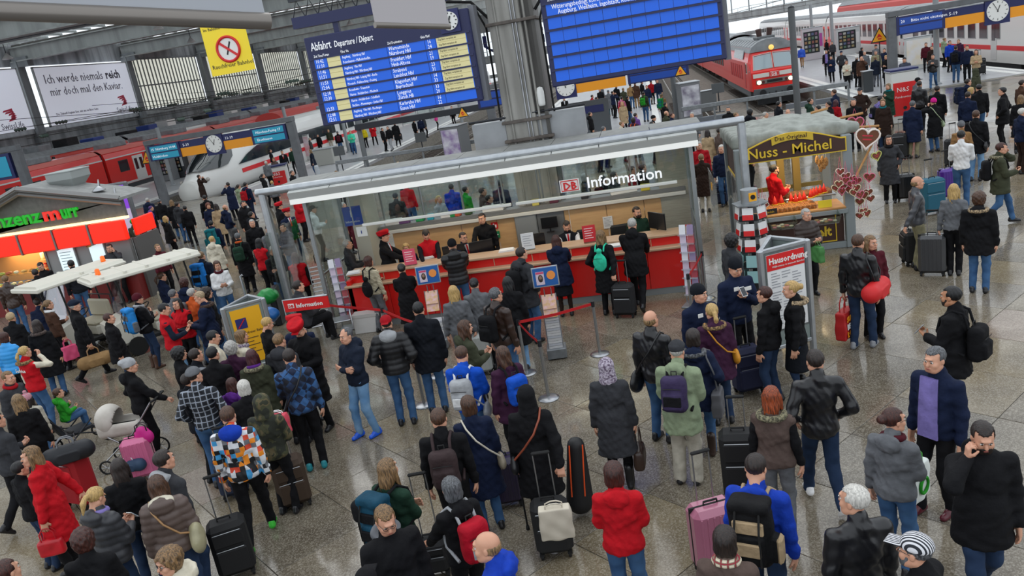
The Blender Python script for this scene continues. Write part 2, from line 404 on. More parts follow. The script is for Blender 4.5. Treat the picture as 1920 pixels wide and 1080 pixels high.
def hand_net(grip, far):
    k = (grip, far)
    if k in _hand: return _hand[k]
    h = .0078 if not far else .014
    s = SDF((-.06, -.06, -.2), (.08, .07, .04), h)
    s.cone((0, 0, .02), (0, 0, -.02), .026, .027, .01, (1, .8, 1)); s.rbox((0, 0, -.055), (.042, .016, .046), .014, .02)
    for i, (x, L) in enumerate(((-.032, .062), (-.011, .075), (.011, .07), (.031, .055))):
        a = .35 if not grip else 1.15
        p0 = Vector((x, 0, -.095)); p1 = p0+Vector((x*.12, L*.45*math.sin(a*.6), -L*.45*math.cos(a*.6))); p2 = p1+Vector((0, L*.33*math.sin(a*1.5), -L*.33*math.cos(a*1.5))); p3 = p2+Vector((0, L*.25*math.sin(a*2.2), -L*.25*math.cos(a*2.2)))
        s.chain([p0, p1, p2, p3], [.0105, .0098, .009, .0078], .003)
    g = .02 if not grip else .035
    s.chain([(.03, .004, -.03), (.058, .012+g*.4, -.06), (.056, .02+g, -.092)], [.015, .0125, .0095], .006)
    _hand[k] = s.net(); return _hand[k]
_head = {}
def head_parts(sex, far):
    """skull, face, ears, nose and neck stub around the head centre; material 0 skin, 1 eye white, 2 iris, 3 lips, 4 brow"""
    k = (sex, far)
    if k in _head: return _head[k]
    f = sex == 'f'
    s = SDF((-.1, -.12, -.15), (.1, .13, .135), .0088 if not far else .015)
    s.ell((0, -.012, .033), (.074, .094, .083)); s.ell((0, .025, -.028), (.06 if f else .063, .066, .082), .03); s.cone((-.026, .052, -.083), (.026, .052, -.083), .027 if f else .031, .027 if f else .031, .03)
    for sx in (-1, 1):
        s.cone((sx*.05, -.01, -.06), (sx*.028, .045, -.085), .024, .022, .03)
        s.ell((sx*.029, .096, .004), (.02, .015, .014), .012, 's'); s.ell((sx*.042, .062, -.032), (.024, .026, .026), .02)
        s.ell((sx*.078, -.008, -.008), (.008, .02, .031), .006)
    s.chain([(0, .086, .01), (0, .106, -.028)], [.0095, .015], .012); s.ell((0, .093, .031), (.04, .012, .01), .02)
    s.ell((0, .089, -.06), (.025, .012, .011), .01); s.cone((0, -.01, -.05), (0, -.03, -.16), .048, .052, .03)
    out = [(*s.net(), 0)]
    def blob(c, r, mi, h=.007):
        b = SDF([c[i]-r[i]-.012 for i in range(3)], [c[i]+r[i]+.012 for i in range(3)], h); b.ell(c, r); v, q = b.net(); out.append((v, q, mi))
    if not far:
        for sx in (-1, 1):
            blob((sx*.029, .083, .002), (.0145, .0095, .0085), 1, .005); blob((sx*.029, .0905, .001), (.0072, .006, .0075), 2, .004); blob((sx*.03, .0955, .022), (.018, .006, .004), 4, .0045)
        blob((0, .0985, -.061), (.021, .006, .0075), 3, .005)
    _head[k] = out; return out
class Pose:
    def __init__(s, arms, legs, sex, lean, far):
        s.key = (arms, legs, sex, lean, far); s.far = far; s.sex = sex; f = sex == 'f'
        s.sx = .165 if f else .19; s.lean = lean; s.dz = 0.
        s.arm = []
        for side, cde in ((-1, arms[0]), (1, arms[1])):
            T, pole, hd, pn = ARM[cde]; T = Vector((T[0]*side, T[1], T[2])); pole = (pole[0]*side, pole[1], pole[2]); S = Vector((side*s.sx, -.015, 1.395))
            E, W = ik(S, T, .285, .255, pole); s.arm.append((S, E, W, Vector((hd[0]*side, hd[1], hd[2])).normalized(), Vector((pn[0]*side, pn[1], pn[2])), cde, side))
        s.leg = []
        for i, side in enumerate((-1, 1)):
            hip = Vector((side*.09, 0, .92))
            if legs == 'i':
                s.dz = -.43; s.leg.append((hip, Vector((side*.12, .42, .95)), Vector((side*.12, .44, .52)), 0))
            else:
                x, y, pitch = LEG[legs][i]; A = Vector((x, y-.02, .085+(.09 if pitch else 0))); K, A = ik(hip, A, .43, .42, (0, 1, 0)); s.leg.append((hip, K, A, pitch))
    def bend(s, V):
        if not s.lean: return V
        V = np.array(V, float); a = -math.radians(s.lean)*smooth((V[:, 2]-.86)/.3); c, n = np.cos(a), np.sin(a); y, z = V[:, 1], V[:, 2]-.95
        return np.stack([V[:, 0], y*c-z*n, y*n+z*c+.95], 1)
    def bendm(s, M):
        """bend a rigid frame that sits in the upper body"""
        p = s.bend(np.array([M.translation]))[0]; R = Matrix.Rotation(-math.radians(s.lean), 4, 'X')
        q = (R@M.to_3x3().to_4x4()); q.translation = Vector(p); return q
POSES = {}
def pose(*a):
    if a not in POSES: POSES[a] = Pose(*a)
    return POSES[a]
CACHE = {}
def cached(key, fn):
    if key not in CACHE: CACHE[key] = fn()
    return CACHE[key]
def xf(M, V): m = np.array(M); return V@m[:3, :3].T+m[:3, 3]
def head_matrix(P, turn, nod, hs):
    return P.bendm(Matrix.Translation(HC+Vector((0, 0, .02*(hs-1)*6)))@Matrix.Rotation(-math.radians(turn), 4, 'Z')@Matrix.Rotation(-math.radians(nod), 4, 'X')@Matrix.Scale(hs, 4))
def body_mesh(P, turn, nod, hs):
    def fn():
        far = P.far; s = SDF((-.5, -.5, -.02), (.5, .6, 1.6), .034 if not far else .042)
        s.ell((0, 0, 1.28), (.15, .1, .19)).ell((0, 0, 1.08), (.13, .09, .18)).ell((0, 0, .95), (.15, .1, .12)); s.cone((-P.sx, -.01, 1.39), (P.sx, -.01, 1.39), .042, .042, .05)
        s.cone((0, -.025, 1.42), (0, -.01, 1.56), .058, .05, .03)
        for S, E, W, hd, pn, c, sd in P.arm: s.chain([S, E, W], [.046, .036, .028])
        for H, K, A, pt in P.leg: s.chain([H, K, A], [.08, .052, .036]); s.cone(A, A+Vector((0, .06, -.03)), .03, .024, .02) if not pt else s.cone(A, A+Vector((0, .0, -.02)), .028, .024, .02)
        parts = [(P.bend(s.net()[0]), s.net()[1], 0)]
        HM = head_matrix(P, turn, nod, hs)
        for v, q, mi in head_parts(P.sex, far): parts.append((xf(HM, v), q, mi))
        for S, E, W, hd, pn, c, sd in P.arm:
            v, q = hand_net(c in 'hbqfeutks', far)
            if c == 'p': v = v*.8
            z = -hd; y = (pn-z*pn.dot(z)).normalized(); x = y.cross(z)
            if sd > 0: x = -x; q = q[:, ::-1]
            M = Matrix(((x.x, y.x, z.x, W.x), (x.y, y.y, z.y, W.y), (x.z, y.z, z.z, W.z), (0, 0, 0, 1)))
            parts.append((P.bend(xf(M, v)), q, 0))
        return np_mesh('body', [(v+np.array([0, 0, P.dz]), q, m) for v, q, m in parts])
    return cached(('body', P.key, turn, nod, hs), fn)
def garment(P, name, fn_sdf, lo, hi, h, extra):
    def fn():
        s = SDF(lo, hi, h if not P.far else h*1.6); fn_sdf(s); V, F = s.net(); return np_mesh(name, [(P.bend(V)+np.array([0, 0, P.dz]), F, 0)])
    return cached((name, P.key, extra), fn)
HEM = {'j': .86, 'p': .86, 'c': .5, 'm': .7, 'v': .88, 's': .9, 'b': .84, 'l': .84}
TH = {'j': .026, 'p': .042, 'c': .03, 'm': .036, 'v': .034, 's': .012, 'b': .02, 'l': .024}
def jacket_mesh(P, typ, hood, fat, sleeves=True, torso=True):
    f = P.sex == 'f'; t = TH[typ]+fat*.03; hem = HEM[typ]
    def build(s):
        if torso:
            s.ell((0, -.005, 1.27), (.165+t-(.01 if f else 0), .108+t, .2+t*.4)); s.ell((0, .012*(1+fat*3), 1.06), (.145+t*1.1+fat*.03, .105+t+fat*.05, .2), .04)
            s.ell((0, -.005, .93), (.162+t+(.012 if f else 0), .118+t, .16), .04); s.cone((-P.sx, -.015, 1.385), (P.sx, -.015, 1.385), .052+t*.45, .052+t*.45, .045)
            for q in (-1, 1): s.cone((0, -.03, 1.455), (q*P.sx*.85, -.02, 1.4), .06+t*.4, .045+t*.5, .03)
            if f: s.ell((0, .085, 1.27), (.12, .05, .07), .03)
            if hem < .8: s.cone((0, 0, 1.0), (0, 0, hem-.05), .14+t, .165+t+(.02 if f else 0), .04, (1.18, .95, 1))
            s.cone((0, -.03, 1.44), (0, -.014, 1.515), .075+t*.3, .066+t*.25, .02)
            if hood: s.ell((0, -.125, 1.465), (.125, .06, .095), .03)
            def cut(D, X, Y, Z): return np.maximum(D, hem-Z)
            s.func(cut)
        if sleeves:
            tt = t*.75
            for S, E, W, hd, pn, c, sd in P.arm: s.chain([S, E, W+(E-W).normalized()*.012], [.05+tt, .041+tt, .034+tt*.7], .025)
        def tex(D, X, Y, Z):
            if typ == 'p': return D-.016*np.sqrt(np.abs(np.sin(PI*Z/.085)))+.008+.002*np.sin(60*X+20*Y)
            return D+.006*np.sin(23*X+4*np.sin(13*Z))*np.sin(21*Z+8*Y)+.004*np.sin(47*Z+17*X+9*np.sin(8*X))
        s.func(tex)
    return garment(P, 'jacket' if torso else 'sleeves', build, (-.62, -.45, hem-.04 if torso else .7), (.62, .62, 1.62), .017, (typ, hood, round(fat, 1), sleeves, torso))
def trouser_mesh(P, cut):
    r = {'n': (.092, .068, .056), 's': (.086, .056, .042), 'w': (.1, .082, .076)}[cut]
    def build(s):
        s.ell((0, 0, .93), (.16, .118, .13))
        for H, K, A, pt in P.leg: s.chain([H+Vector((0, 0, -.02)), K, A+Vector((0, 0, -.01))], r, .03)
        s.func(lambda D, X, Y, Z: D+.005*np.sin(37*Z+11*X)*np.sin(20*X+9*Y))
    return garment(P, 'trousers', build, (-.32, -.5, .0), (.32, .62, 1.08), .019, cut)
def skirt_mesh(P, z0):
    def build(s):
        s.ell((0, 0, .95), (.165, .12, .1)); s.cone((0, 0, .93), (0, 0, z0), .14, .19, .03, (1.1, .95, 1)); s.below(z0+.02)
    return garment(P, 'skirt', build, (-.32, -.3, z0-.05), (.32, .3, 1.08), .022, z0)
def shoe_mesh(kind):
    def fn():
        s = SDF((-.08, -.13, -.11), (.08, .22, .3), .012)
        s.cone((0, -.045, -.045), (0, .13, -.06), .042, .036, .01, (1, 1, 1)); s.cone((0, -.03, .0), (0, .06, -.03), .042, .036, .02)
        if kind == 'boot': s.cone((0, -.02, 0), (0, -.02, .2), .05, .056, .02)
        s.func(lambda D, X, Y, Z: np.maximum(D, -.085-Z)); V, F = s.net(); return np_mesh('shoe', [(V, F, 0)])
    return cached(('shoe', kind), fn)
def hair_mesh(style, far):
    def fn():
        s = SDF((-.2, -.26, -.42), (.2, .16, .2), .0105 if not far else .017)
        g = .0
        if style == 'curly': g = .022
        if style in ('bob', 'wavy'): g = .008
        if style == 'cropped': g = -.004
        top = style not in ('bald',)
        if style != 'bald': s.ell((0, -.014, .036), (.083+g, .103+g, .091+g))
        else: s.ell((0, -.014, .0), (.079, .099, .08))
        if style == 'curly': s.ell((0, -.03, -.03), (.095, .085, .09), .03)
        if style in ('long', 'wavy', 'straight'):
            s.ell((0, -.05, -.06), (.088, .062, .13), .03); s.ell((0, -.085, -.17), (.085 if style != 'straight' else .07, .04, .15), .04)
            for sx in (-1, 1): s.cone((sx*.075, .0, 0), (sx*.085, .02, -.18), .03, .02, .03)
        if style == 'bob': s.ell((0, -.03, -.05), (.093, .08, .09), .03)
        if style == 'pony': s.ell((0, -.13, .02), (.03, .03, .03), .01); s.chain([(0, -.14, .02), (0, -.175, -.05), (0, -.16, -.16)], [.026, .032, .012], .01)
        if style == 'bun': s.ell((0, -.125, .035), (.045, .04, .042), .01)
        # cut the face free
        lowz = {'short': -.055, 'cropped': -.04, 'bald': -.05, 'thin': -.045}.get(style, -.5)
        def cut(D, X, Y, Z):
            if style == 'bald': D = np.maximum(D, Z-.028+.3*np.maximum(Y, 0)); 
            if style == 'thin': D = np.maximum(D, -np.sqrt((X/1)**2+(Y-.09)**2+(Z-.12)**2)+.075)
            D = np.maximum(D, lowz-Z-.25*np.minimum(Y+.03, 0)*-1)
            face = np.maximum(np.maximum(.015-Y+.0*Z, Z-.062-.25*(.09-Y)), np.abs(X)-(.066 if style in ('short', 'cropped', 'bald', 'thin', 'pony', 'bun') else .06))
            side = np.maximum(np.maximum(-.015-Y, Z-.012), -.3-Z) if style in ('short', 'cropped', 'bald', 'thin', 'pony', 'bun') else np.maximum(.03-Y, Z+.0)+0*X
            if style in ('short', 'cropped', 'bald', 'thin', 'pony', 'bun'): face = np.minimum(face, side+0*X)
            else: face = np.minimum(face, np.maximum(np.maximum(.02-Y, Z-.03), np.abs(X)-.07))
            D = np.maximum(D, -face)
            th = np.arctan2(X, -Y+.03); amp = .0028 if style != 'curly' else .0
            D = D+amp*np.sin(19*th+6*np.sin(9*Z))
            if style == 'curly': D = D+.009*np.sin(75*X)*np.sin(70*Y+1)*np.sin(75*Z)
            if style == 'wavy': D = D+.004*np.sin(38*Z+9*th)
            return D
        s.func(cut); V, F = s.net(); return np_mesh('hair', [(V, F, 0)])
    return cached(('hair', style, far), fn)
def hat_mesh(kind):
    def fn():
        s = SDF((-.17, -.19, -.2), (.17, .25, .26), .0115)
        if kind in ('beanie', 'bobble', 'slouch'):
            s.ell((0, -.014, .05), (.09, .11, .1)); s.cone((0, -.014, .02), (0, -.014, .045), .088, .088, .005, (1, 1.2, 1)); s.func(lambda D, X, Y, Z: np.maximum(D, .008-Z+.12*Y)+.002*np.sin(28*np.arctan2(X, Y)))
            if kind == 'bobble': s.ell((0, -.015, .175), (.038, .038, .036), .005)
            if kind == 'slouch': s.ell((0, -.095, .09), (.06, .07, .05), .03)
        elif kind in ('cap', 'capback'):
            sg = 1 if kind == 'cap' else -1
            s.ell((0, -.014, .05), (.088, .108, .088)); s.func(lambda D, X, Y, Z: np.maximum(D, .03-Z))
            s.rbox((0, sg*.125, .04), (.06, .06, .007), .006, .006)
        elif kind == 'service':    # peaked railway cap
            s.cone((0, -.01, .05), (0, -.01, .075), .092, .092, .005, (1, 1.12, 1)); s.cone((0, -.015, .1), (0, -.012, .115), .118, .125, .02, (1, 1.12, .9)); s.func(lambda D, X, Y, Z: np.maximum(np.maximum(D, .035-Z), Z-.145-.15*Y))
            s.rbox((0, .1, .042), (.06, .04, .006), .005, .004)
        elif kind == 'flat':
            s.ell((0, .0, .075), (.095, .125, .05)); s.ell((0, .1, .055), (.06, .05, .015), .02); s.cone((0, -.014, .03), (0, -.014, .06), .086, .09, .005, (1, 1.2, 1)); s.func(lambda D, X, Y, Z: np.maximum(D, .02-Z))
        elif kind in ('headscarf', 'hoodup'):
            g = .012 if kind == 'headscarf' else .028
            s.ell((0, -.02, .03), (.083+g, .105+g, .092+g)); s.ell((0, -.03, -.06), (.085+g, .09+g, .08+g), .03); s.cone((0, -.03, -.1), (0, -.03, -.15), .085+g, .1+g, .03)
            s.func(lambda D, X, Y, Z: np.maximum(D, -np.maximum(np.maximum(.035-Y, np.abs(X)-.06), np.maximum(Z-.075, -.11-Z)))+.002*np.sin(60*X+30*Z)*np.sin(50*Y))
        elif kind == 'headphones':
            s.ell((0, -.01, .035), (.093, .02, .1)); s.ell((0, -.01, .035), (.083, .05, .09), .001, 's')
            for sx in (-1, 1): s.ell((sx*.085, -.005, -.005), (.018, .035, .04), .004)
        V, F = s.net(); return np_mesh('hat', [(V, F, 0)])
    return cached(('hat', kind), fn)
def torus_mesh(name, R1, R2, r, arc=(0, 360), n=20, tilt=0.):
    def fn():
        b = MB(); a0, a1 = map(math.radians, arc); full = abs(arc[1]-arc[0]) >= 360; m = n if full else n+1
        pts = [(R1*math.sin(a0+(a1-a0)*i/n), R2*math.cos(a0+(a1-a0)*i/n), tilt*math.cos(a0+(a1-a0)*i/n)) for i in range(m)]
        b.tube(pts, r, 8, closed=full); return b.mesh(name)
    return cached((name, R1, R2, r, arc, tilt), fn)

PAL = {  # colour words used in the table
 'black': '#131316', 'ink': '#15181f', 'navy': '#16203a', 'midnight': '#1c2434', 'grey': '#6a6c70', 'dgrey': '#38393d', 'lgrey': '#a4a6a9', 'white': '#e6e6e6', 'cream': '#d8d0bc',
 'red': '#c01420', 'crimson': '#a0101c', 'blue': '#1450c0', 'royal': '#1a3fae', 'sky': '#2a92d8', 'teal': '#156a72', 'mint': '#35c8a0', 'green': '#2f9a2c', 'dgreen': '#1f3a2c', 'olive': '#3f4232',
 'sage': '#8c9a7c', 'brown': '#4a3226', 'dbrown': '#2c1e18', 'tan': '#9a7a52', 'beige': '#b39b7a', 'camel': '#8d6a44', 'purple': '#5b2a80', 'lilac': '#8478b8', 'pink': '#d77a9c', 'magenta': '#d8238c',
 'orange': '#c85a28', 'yellow': '#d2bc20', 'maroon': '#4d1420', 'taupe': '#5a4b45', 'khaki': '#8a8468', 'jeans': '#2c4a70', 'ljeans': '#5c86b0', 'djeans': '#1b2a42', 'stone': '#b9b3a4',
 'blond': '#c9a566', 'dblond': '#93714a', 'ginger': '#a4481c', 'auburn': '#4c2218', 'silver': '#b9b6b0', 'snow': '#dcd8d0', 'plum': '#3e1f38', 'rust': '#7a3a26', 'chestnut': '#5a3a26'}
WORD = {'jeans': 'blue jeans', 'ljeans': 'pale blue jeans', 'djeans': 'dark jeans', 'ink': 'blue-black', 'dgrey': 'dark grey', 'lgrey': 'light grey', 'dgreen': 'dark green', 'dbrown': 'dark brown', 'royal': 'royal blue', 'sky': 'sky blue',
        'dblond': 'dark blond', 'midnight': 'slate navy', 'sage': 'sage green', 'snow': 'white', 'silver': 'grey'}
TOPW = {'j': 'jacket', 'p': 'quilted jacket', 'c': 'long coat', 'm': 'parka', 'v': 'vest', 's': 'pullover', 'b': 'blazer', 'l': 'leather jacket'}
def cmat(word, kind='cloth'):
    if word.startswith('!'):   # special patterns
        return {'!plaid': lambda: mat('tartan_shirt_cloth', '#141a24', .8, kind='plaid', color2='#8f97a4', scale=4.2),
                '!bluecheck': lambda: mat('blue_check_cloth', '#2f5a8c', .8, kind='bigplaid', color2='#12203c', scale=11.),
                '!patch': lambda: mat('patchwork_cloth', '#888888', .6, kind='patch', scale=17.),
                '!camo': lambda: mat('camouflage_cloth', '#3f4029', .85, kind='camo'),
                '!stripe': lambda: mat('striped_knit', '#c9bfa6', .8, kind='stripe', color2='#8f866c', scale=10.),
                '!pinstripe': lambda: mat('striped_cap_cloth', '#d8d8dc', .8, kind='stripex', color2='#20242c', scale=18.),
                '!scarfcheck': lambda: mat('checked_scarf_cloth', '#d9cdb4', .9, kind='plaid', color2='#8a2a34', scale=6.),
                '!floral': lambda: mat('patterned_scarf_cloth', '#b8aebc', .9, kind='fur', color2='#5c4c60', scale=.9),
                '!knit': lambda: mat('striped_wool', '#c7506a', .9, kind='stripe', color2='#a0a0a4', scale=14.)}[word]()
    c = PAL[word]
    if kind == 'leather': return mat(word+'_leather', c, .33, kind='noise', color2=tuple(min(1, x*1.25+.01) for x in [int(c[i:i+2], 16)/255 for i in (1, 3, 5)]), bump=.15)
    if kind == 'puffer': return mat(word+'_quilted', c, .5, kind='noise', color2=c, bump=.15)
    if kind == 'denim' or word in ('jeans', 'ljeans', 'djeans'):
        c2 = {'jeans': '#46688f', 'ljeans': '#83a6c6', 'djeans': '#2a3c58'}.get(word, c); return mat(word+'_denim', c, .85, kind='denim', color2=c2)
    if kind == 'hair': return mat(word+'_hair', c, .5, kind='hair')
    return mat(word+'_cloth', c, .82, kind='cloth')
SKIN = [mat('skin_light', '#d09c80', .5, kind='noise', color2='#c08a70'), mat('skin_mid', '#bd8666', .5, kind='noise', color2='#a8734f'), mat('skin_dark', '#5b3a28', .5, kind='noise', color2='#4c3020')]
EYEW = mat('eye_white', '#cfcac4', .3); IRIS = mat('iris', '#201812', .2); LIPS = mat('lips', '#9c5148', .5)
FRAMES = mat('spectacle_frame', '#1a1a1c', .3)
PEOPLE = []
def person(u, v, h, yaw, arms='rr', legs='s', sex='m', hair='short', hc='dbrown', top='j', tc='black', pants='jeans', cut='n', shoes='black', boot=False, hat=None, hatc='black', turn=0, nod=0, lean=0,
           hood=False, fat=0., fur=None, scarf=None, vest=None, skirt=None, beard=None, specs=False, skin=0, z=0., pos=None, sit=0., shirt=None, extra='', label=None, group='', hoodc=None, mask=None):
    """one person: the head-top pixel (u, v) in the survey and the height give the place on the floor; yaw is measured clockwise from facing away"""
    hm = h/100.
    if legs == 'i' and pos is None: z = sit-.05-.0*hm if z == 0 else z; p = at(u, v, z+hm*.754)
    else: p = at(u, v, z+hm) if pos is None else Vector(pos)
    if pos is not None: p = Vector((pos[0], pos[1], z+hm)); z = pos[2]
    far = math.hypot(p.x, p.y) > 27
    hs = 1. if h > 145 else (1.12 if h > 125 else 1.22)
    P = pose(arms, legs, sex, lean, far)
    look = math.degrees(math.atan2(p.x, p.y))
    rz = -math.radians(yaw+look)
    S = hm/1.75/(1 if hs == 1 else 1.02)
    base = z
    HM = head_matrix(P, turn, nod, hs)
    off = HM@Vector((0, 0, .11)); offr = Matrix.Rotation(rz, 3, 'Z')@Vector((off.x, off.y, 0))*S
    loc = (p.x-offr.x, p.y-offr.y, base) if pos is None else (p.x, p.y, base)
    if legs == 'i': P.dz = -.43
    fkind = 'leather' if top == 'l' else ('puffer' if top == 'p' else 'cloth')
    tw = WORD.get(tc, tc) if not tc.startswith('!') else {'!plaid': 'dark tartan', '!bluecheck': 'blue checked', '!patch': 'multicoloured patchwork', '!camo': 'camouflage', '!stripe': 'cream striped'}.get(tc, tc[1:])
    if label is None: label = f"person in {tw} {TOPW[top]}, {WORD.get(pants, pants)+('' if 'jeans' in pants else ' trousers')}, {extra}"
    if len(label.split()) > 16: label = f'person in {tw} {TOPW[top]}, {extra}'
    root = empty('person', loc, rz, label, 'person', group or None, S)
    brow = PAL.get(hc, '#2c1e18')
    link('body', body_mesh(P, turn, nod, hs), [SKIN[skin], EYEW, IRIS, LIPS, cmat(hc if hc in PAL else 'dbrown', 'hair')], root)
    if vest:
        link('sweater', jacket_mesh(P, 's', False, fat, True, True), cmat(vest), root); link('vest', jacket_mesh(P, 'v', hood, fat, False), cmat(tc, fkind), root)
    else:
        j = link('jacket' if top != 's' else 'pullover', jacket_mesh(P, top, hood, fat), cmat(tc, fkind), root)
    if skirt: link('skirt', skirt_mesh(P, .45), cmat(skirt), root); link('tights', trouser_mesh(P, 's'), cmat(pants), root)
    else: link('trousers', trouser_mesh(P, cut), cmat(pants), root)
    for H, K, A, pt in P.leg:
        link('shoe', shoe_mesh('boot' if boot else 'low'), cmat(shoes, 'leather'), root, A+Vector((0, 0, P.dz+.0)), (-math.radians(pt), 0, 0))
    def on_head(name, me, m):
        o = link(name, me, m, root); o.matrix_local = Matrix.Translation((0, 0, P.dz))@HM; return o
    if hat != 'headscarf' and hat != 'hoodup' and hair != 'none':
        st = hair
        o = on_head('hair', hair_mesh(st, far), cmat(hc, 'hair'))
        if hat and hair in ('short', 'cropped', 'curly', 'thin', 'bob', 'bun'):
            o.scale = Vector(o.scale)*.965
    if hat: on_head('hat' if hat not in ('headphones', 'headscarf') else hat, hat_mesh(hat), cmat(hatc))
    if hat == 'service': on_head('hat_band', torus_mesh('hat_band', .097, .107, .014), cmat('black')).location += Vector((0, 0, .055))
    if beard:
        def fb():
            s = SDF((-.1, -.03, -.15), (.1, .14, .03), .009 if not far else .016); s.ell((0, .03, -.035), (.067, .073, .084)); s.cone((-.026, .055, -.085), (.026, .055, -.085), .033, .033, .03)
            s.func(lambda D, X, Y, Z: np.maximum(np.maximum(D, Z+.042-.9*np.maximum(np.abs(X)-.03, 0)), -.005-Y)); V, F = s.net(); return np_mesh('beard', [(V, F, 0)])
        on_head('beard', cached(('beard', far), fb), cmat(beard, 'hair'))
    if specs and not far:
        b = MB()
        for sx in (-1, 1):
            b.tube([(sx*.03+.021*math.cos(t*PI/5), .103-.01*abs(math.cos(t*PI/5)), .0+.015*math.sin(t*PI/5)) for t in range(10)], .0022, 5, closed=True); b.tube([(sx*.05, .094, .004), (sx*.078, .0, .004)], .002, 4)
        b.tube([(-.01, .104, .003), (.01, .104, .003)], .002, 4); on_head('glasses', b.mesh('glasses'), FRAMES)
    def on_chest(name, me, m, zz, yy=0., tilt=0.):
        o = link(name, me, m, root); o.matrix_local = Matrix.Translation((0, 0, P.dz))@P.bendm(Matrix.Translation((0, yy, zz))@Matrix.Rotation(tilt, 4, 'X')); return o
    if fur: on_chest('fur_trim', torus_mesh('fur_trim', .125, .12, .036, (60, 300), 16, .03), mat(fur+'_fur', PAL[fur], .9, kind='fur', color2=tuple(x*.45 for x in [int(PAL[fur][i:i+2], 16)/255 for i in (1, 3, 5)])), 1.47, -.045, -.25)
    if scarf: on_chest('scarf', torus_mesh('scarf', .082, .088, .034, tilt=-.012), cmat(scarf), 1.485, -.008, -.1)
    if hoodc: on_chest('hood', cached('hoodc', lambda: (lambda s: (s.ell((0, 0, 0), (.13, .075, .1)), s.cone((-.09, .03, .02), (-.05, .13, -.04), .035, .03, .03), s.cone((.09, .03, .02), (.05, .13, -.04), .035, .03, .03), np_mesh('hood', [(*s.net(), 0)]))[-1])(SDF((-.17, -.12, -.15), (.17, .2, .15), .013))), cmat(hoodc), 1.475, -.1)
    if shirt:   # shirt front and tie seen in the neckline
        def fs():
            b = MB(); y = .11+TH[top]; n = 6
            for q, (mi, w0, w1, dy) in enumerate((((0, .085, .1, .018),) if shirt == 'open' else ((0, .055, .008, .0), (1, .014, .024, .008))[:2 if shirt == 'tie' else 1])):
                b.mtl(mi); vs = []; fc = []
                for i in range(n+1):
                    t = i/n; z = 1.485-(.26 if shirt != 'open' else .6)*t; yy = y-.035*(1-t)**2+dy-.002+.004*t; hw = w0+(w1-w0)*t
                    for o in (0, .02): vs += [(-hw, yy-o, z), (hw, yy-o, z)]
                for i in range(n): a = 4*i; fc += [(a, a+1, a+5, a+4), (a+2, a+6, a+7, a+3), (a, a+4, a+6, a+2), (a+1, a+3, a+7, a+5)]
                b.add(vs, fc, True)
            V = P.bend(np.array(b.v))+np.array([0, 0, P.dz]); b.v = [tuple(x) for x in V]; return b.mesh('shirt_front')
        link('shirt_front', cached(('shirt', P.key, shirt, top), fs), [cmat('lilac' if shirt == 'open' else 'white'), cmat('red')], root)
    W = Matrix.Translation(loc)@Matrix.Rotation(rz, 4, 'Z')@Matrix.Scale(S, 4)
    r = dict(root=root, M=W, P=P, rz=rz, S=S, loc=Vector(loc), up=lambda M: W@Matrix.Translation((0, 0, P.dz))@P.bendm(M))
    PEOPLE.append(r); return r
def hand_of(r, side): a = r['P'].arm[0 if side < 0 else 1]; return r['up'](Matrix.Translation(a[2]+a[3]*.09)).translation
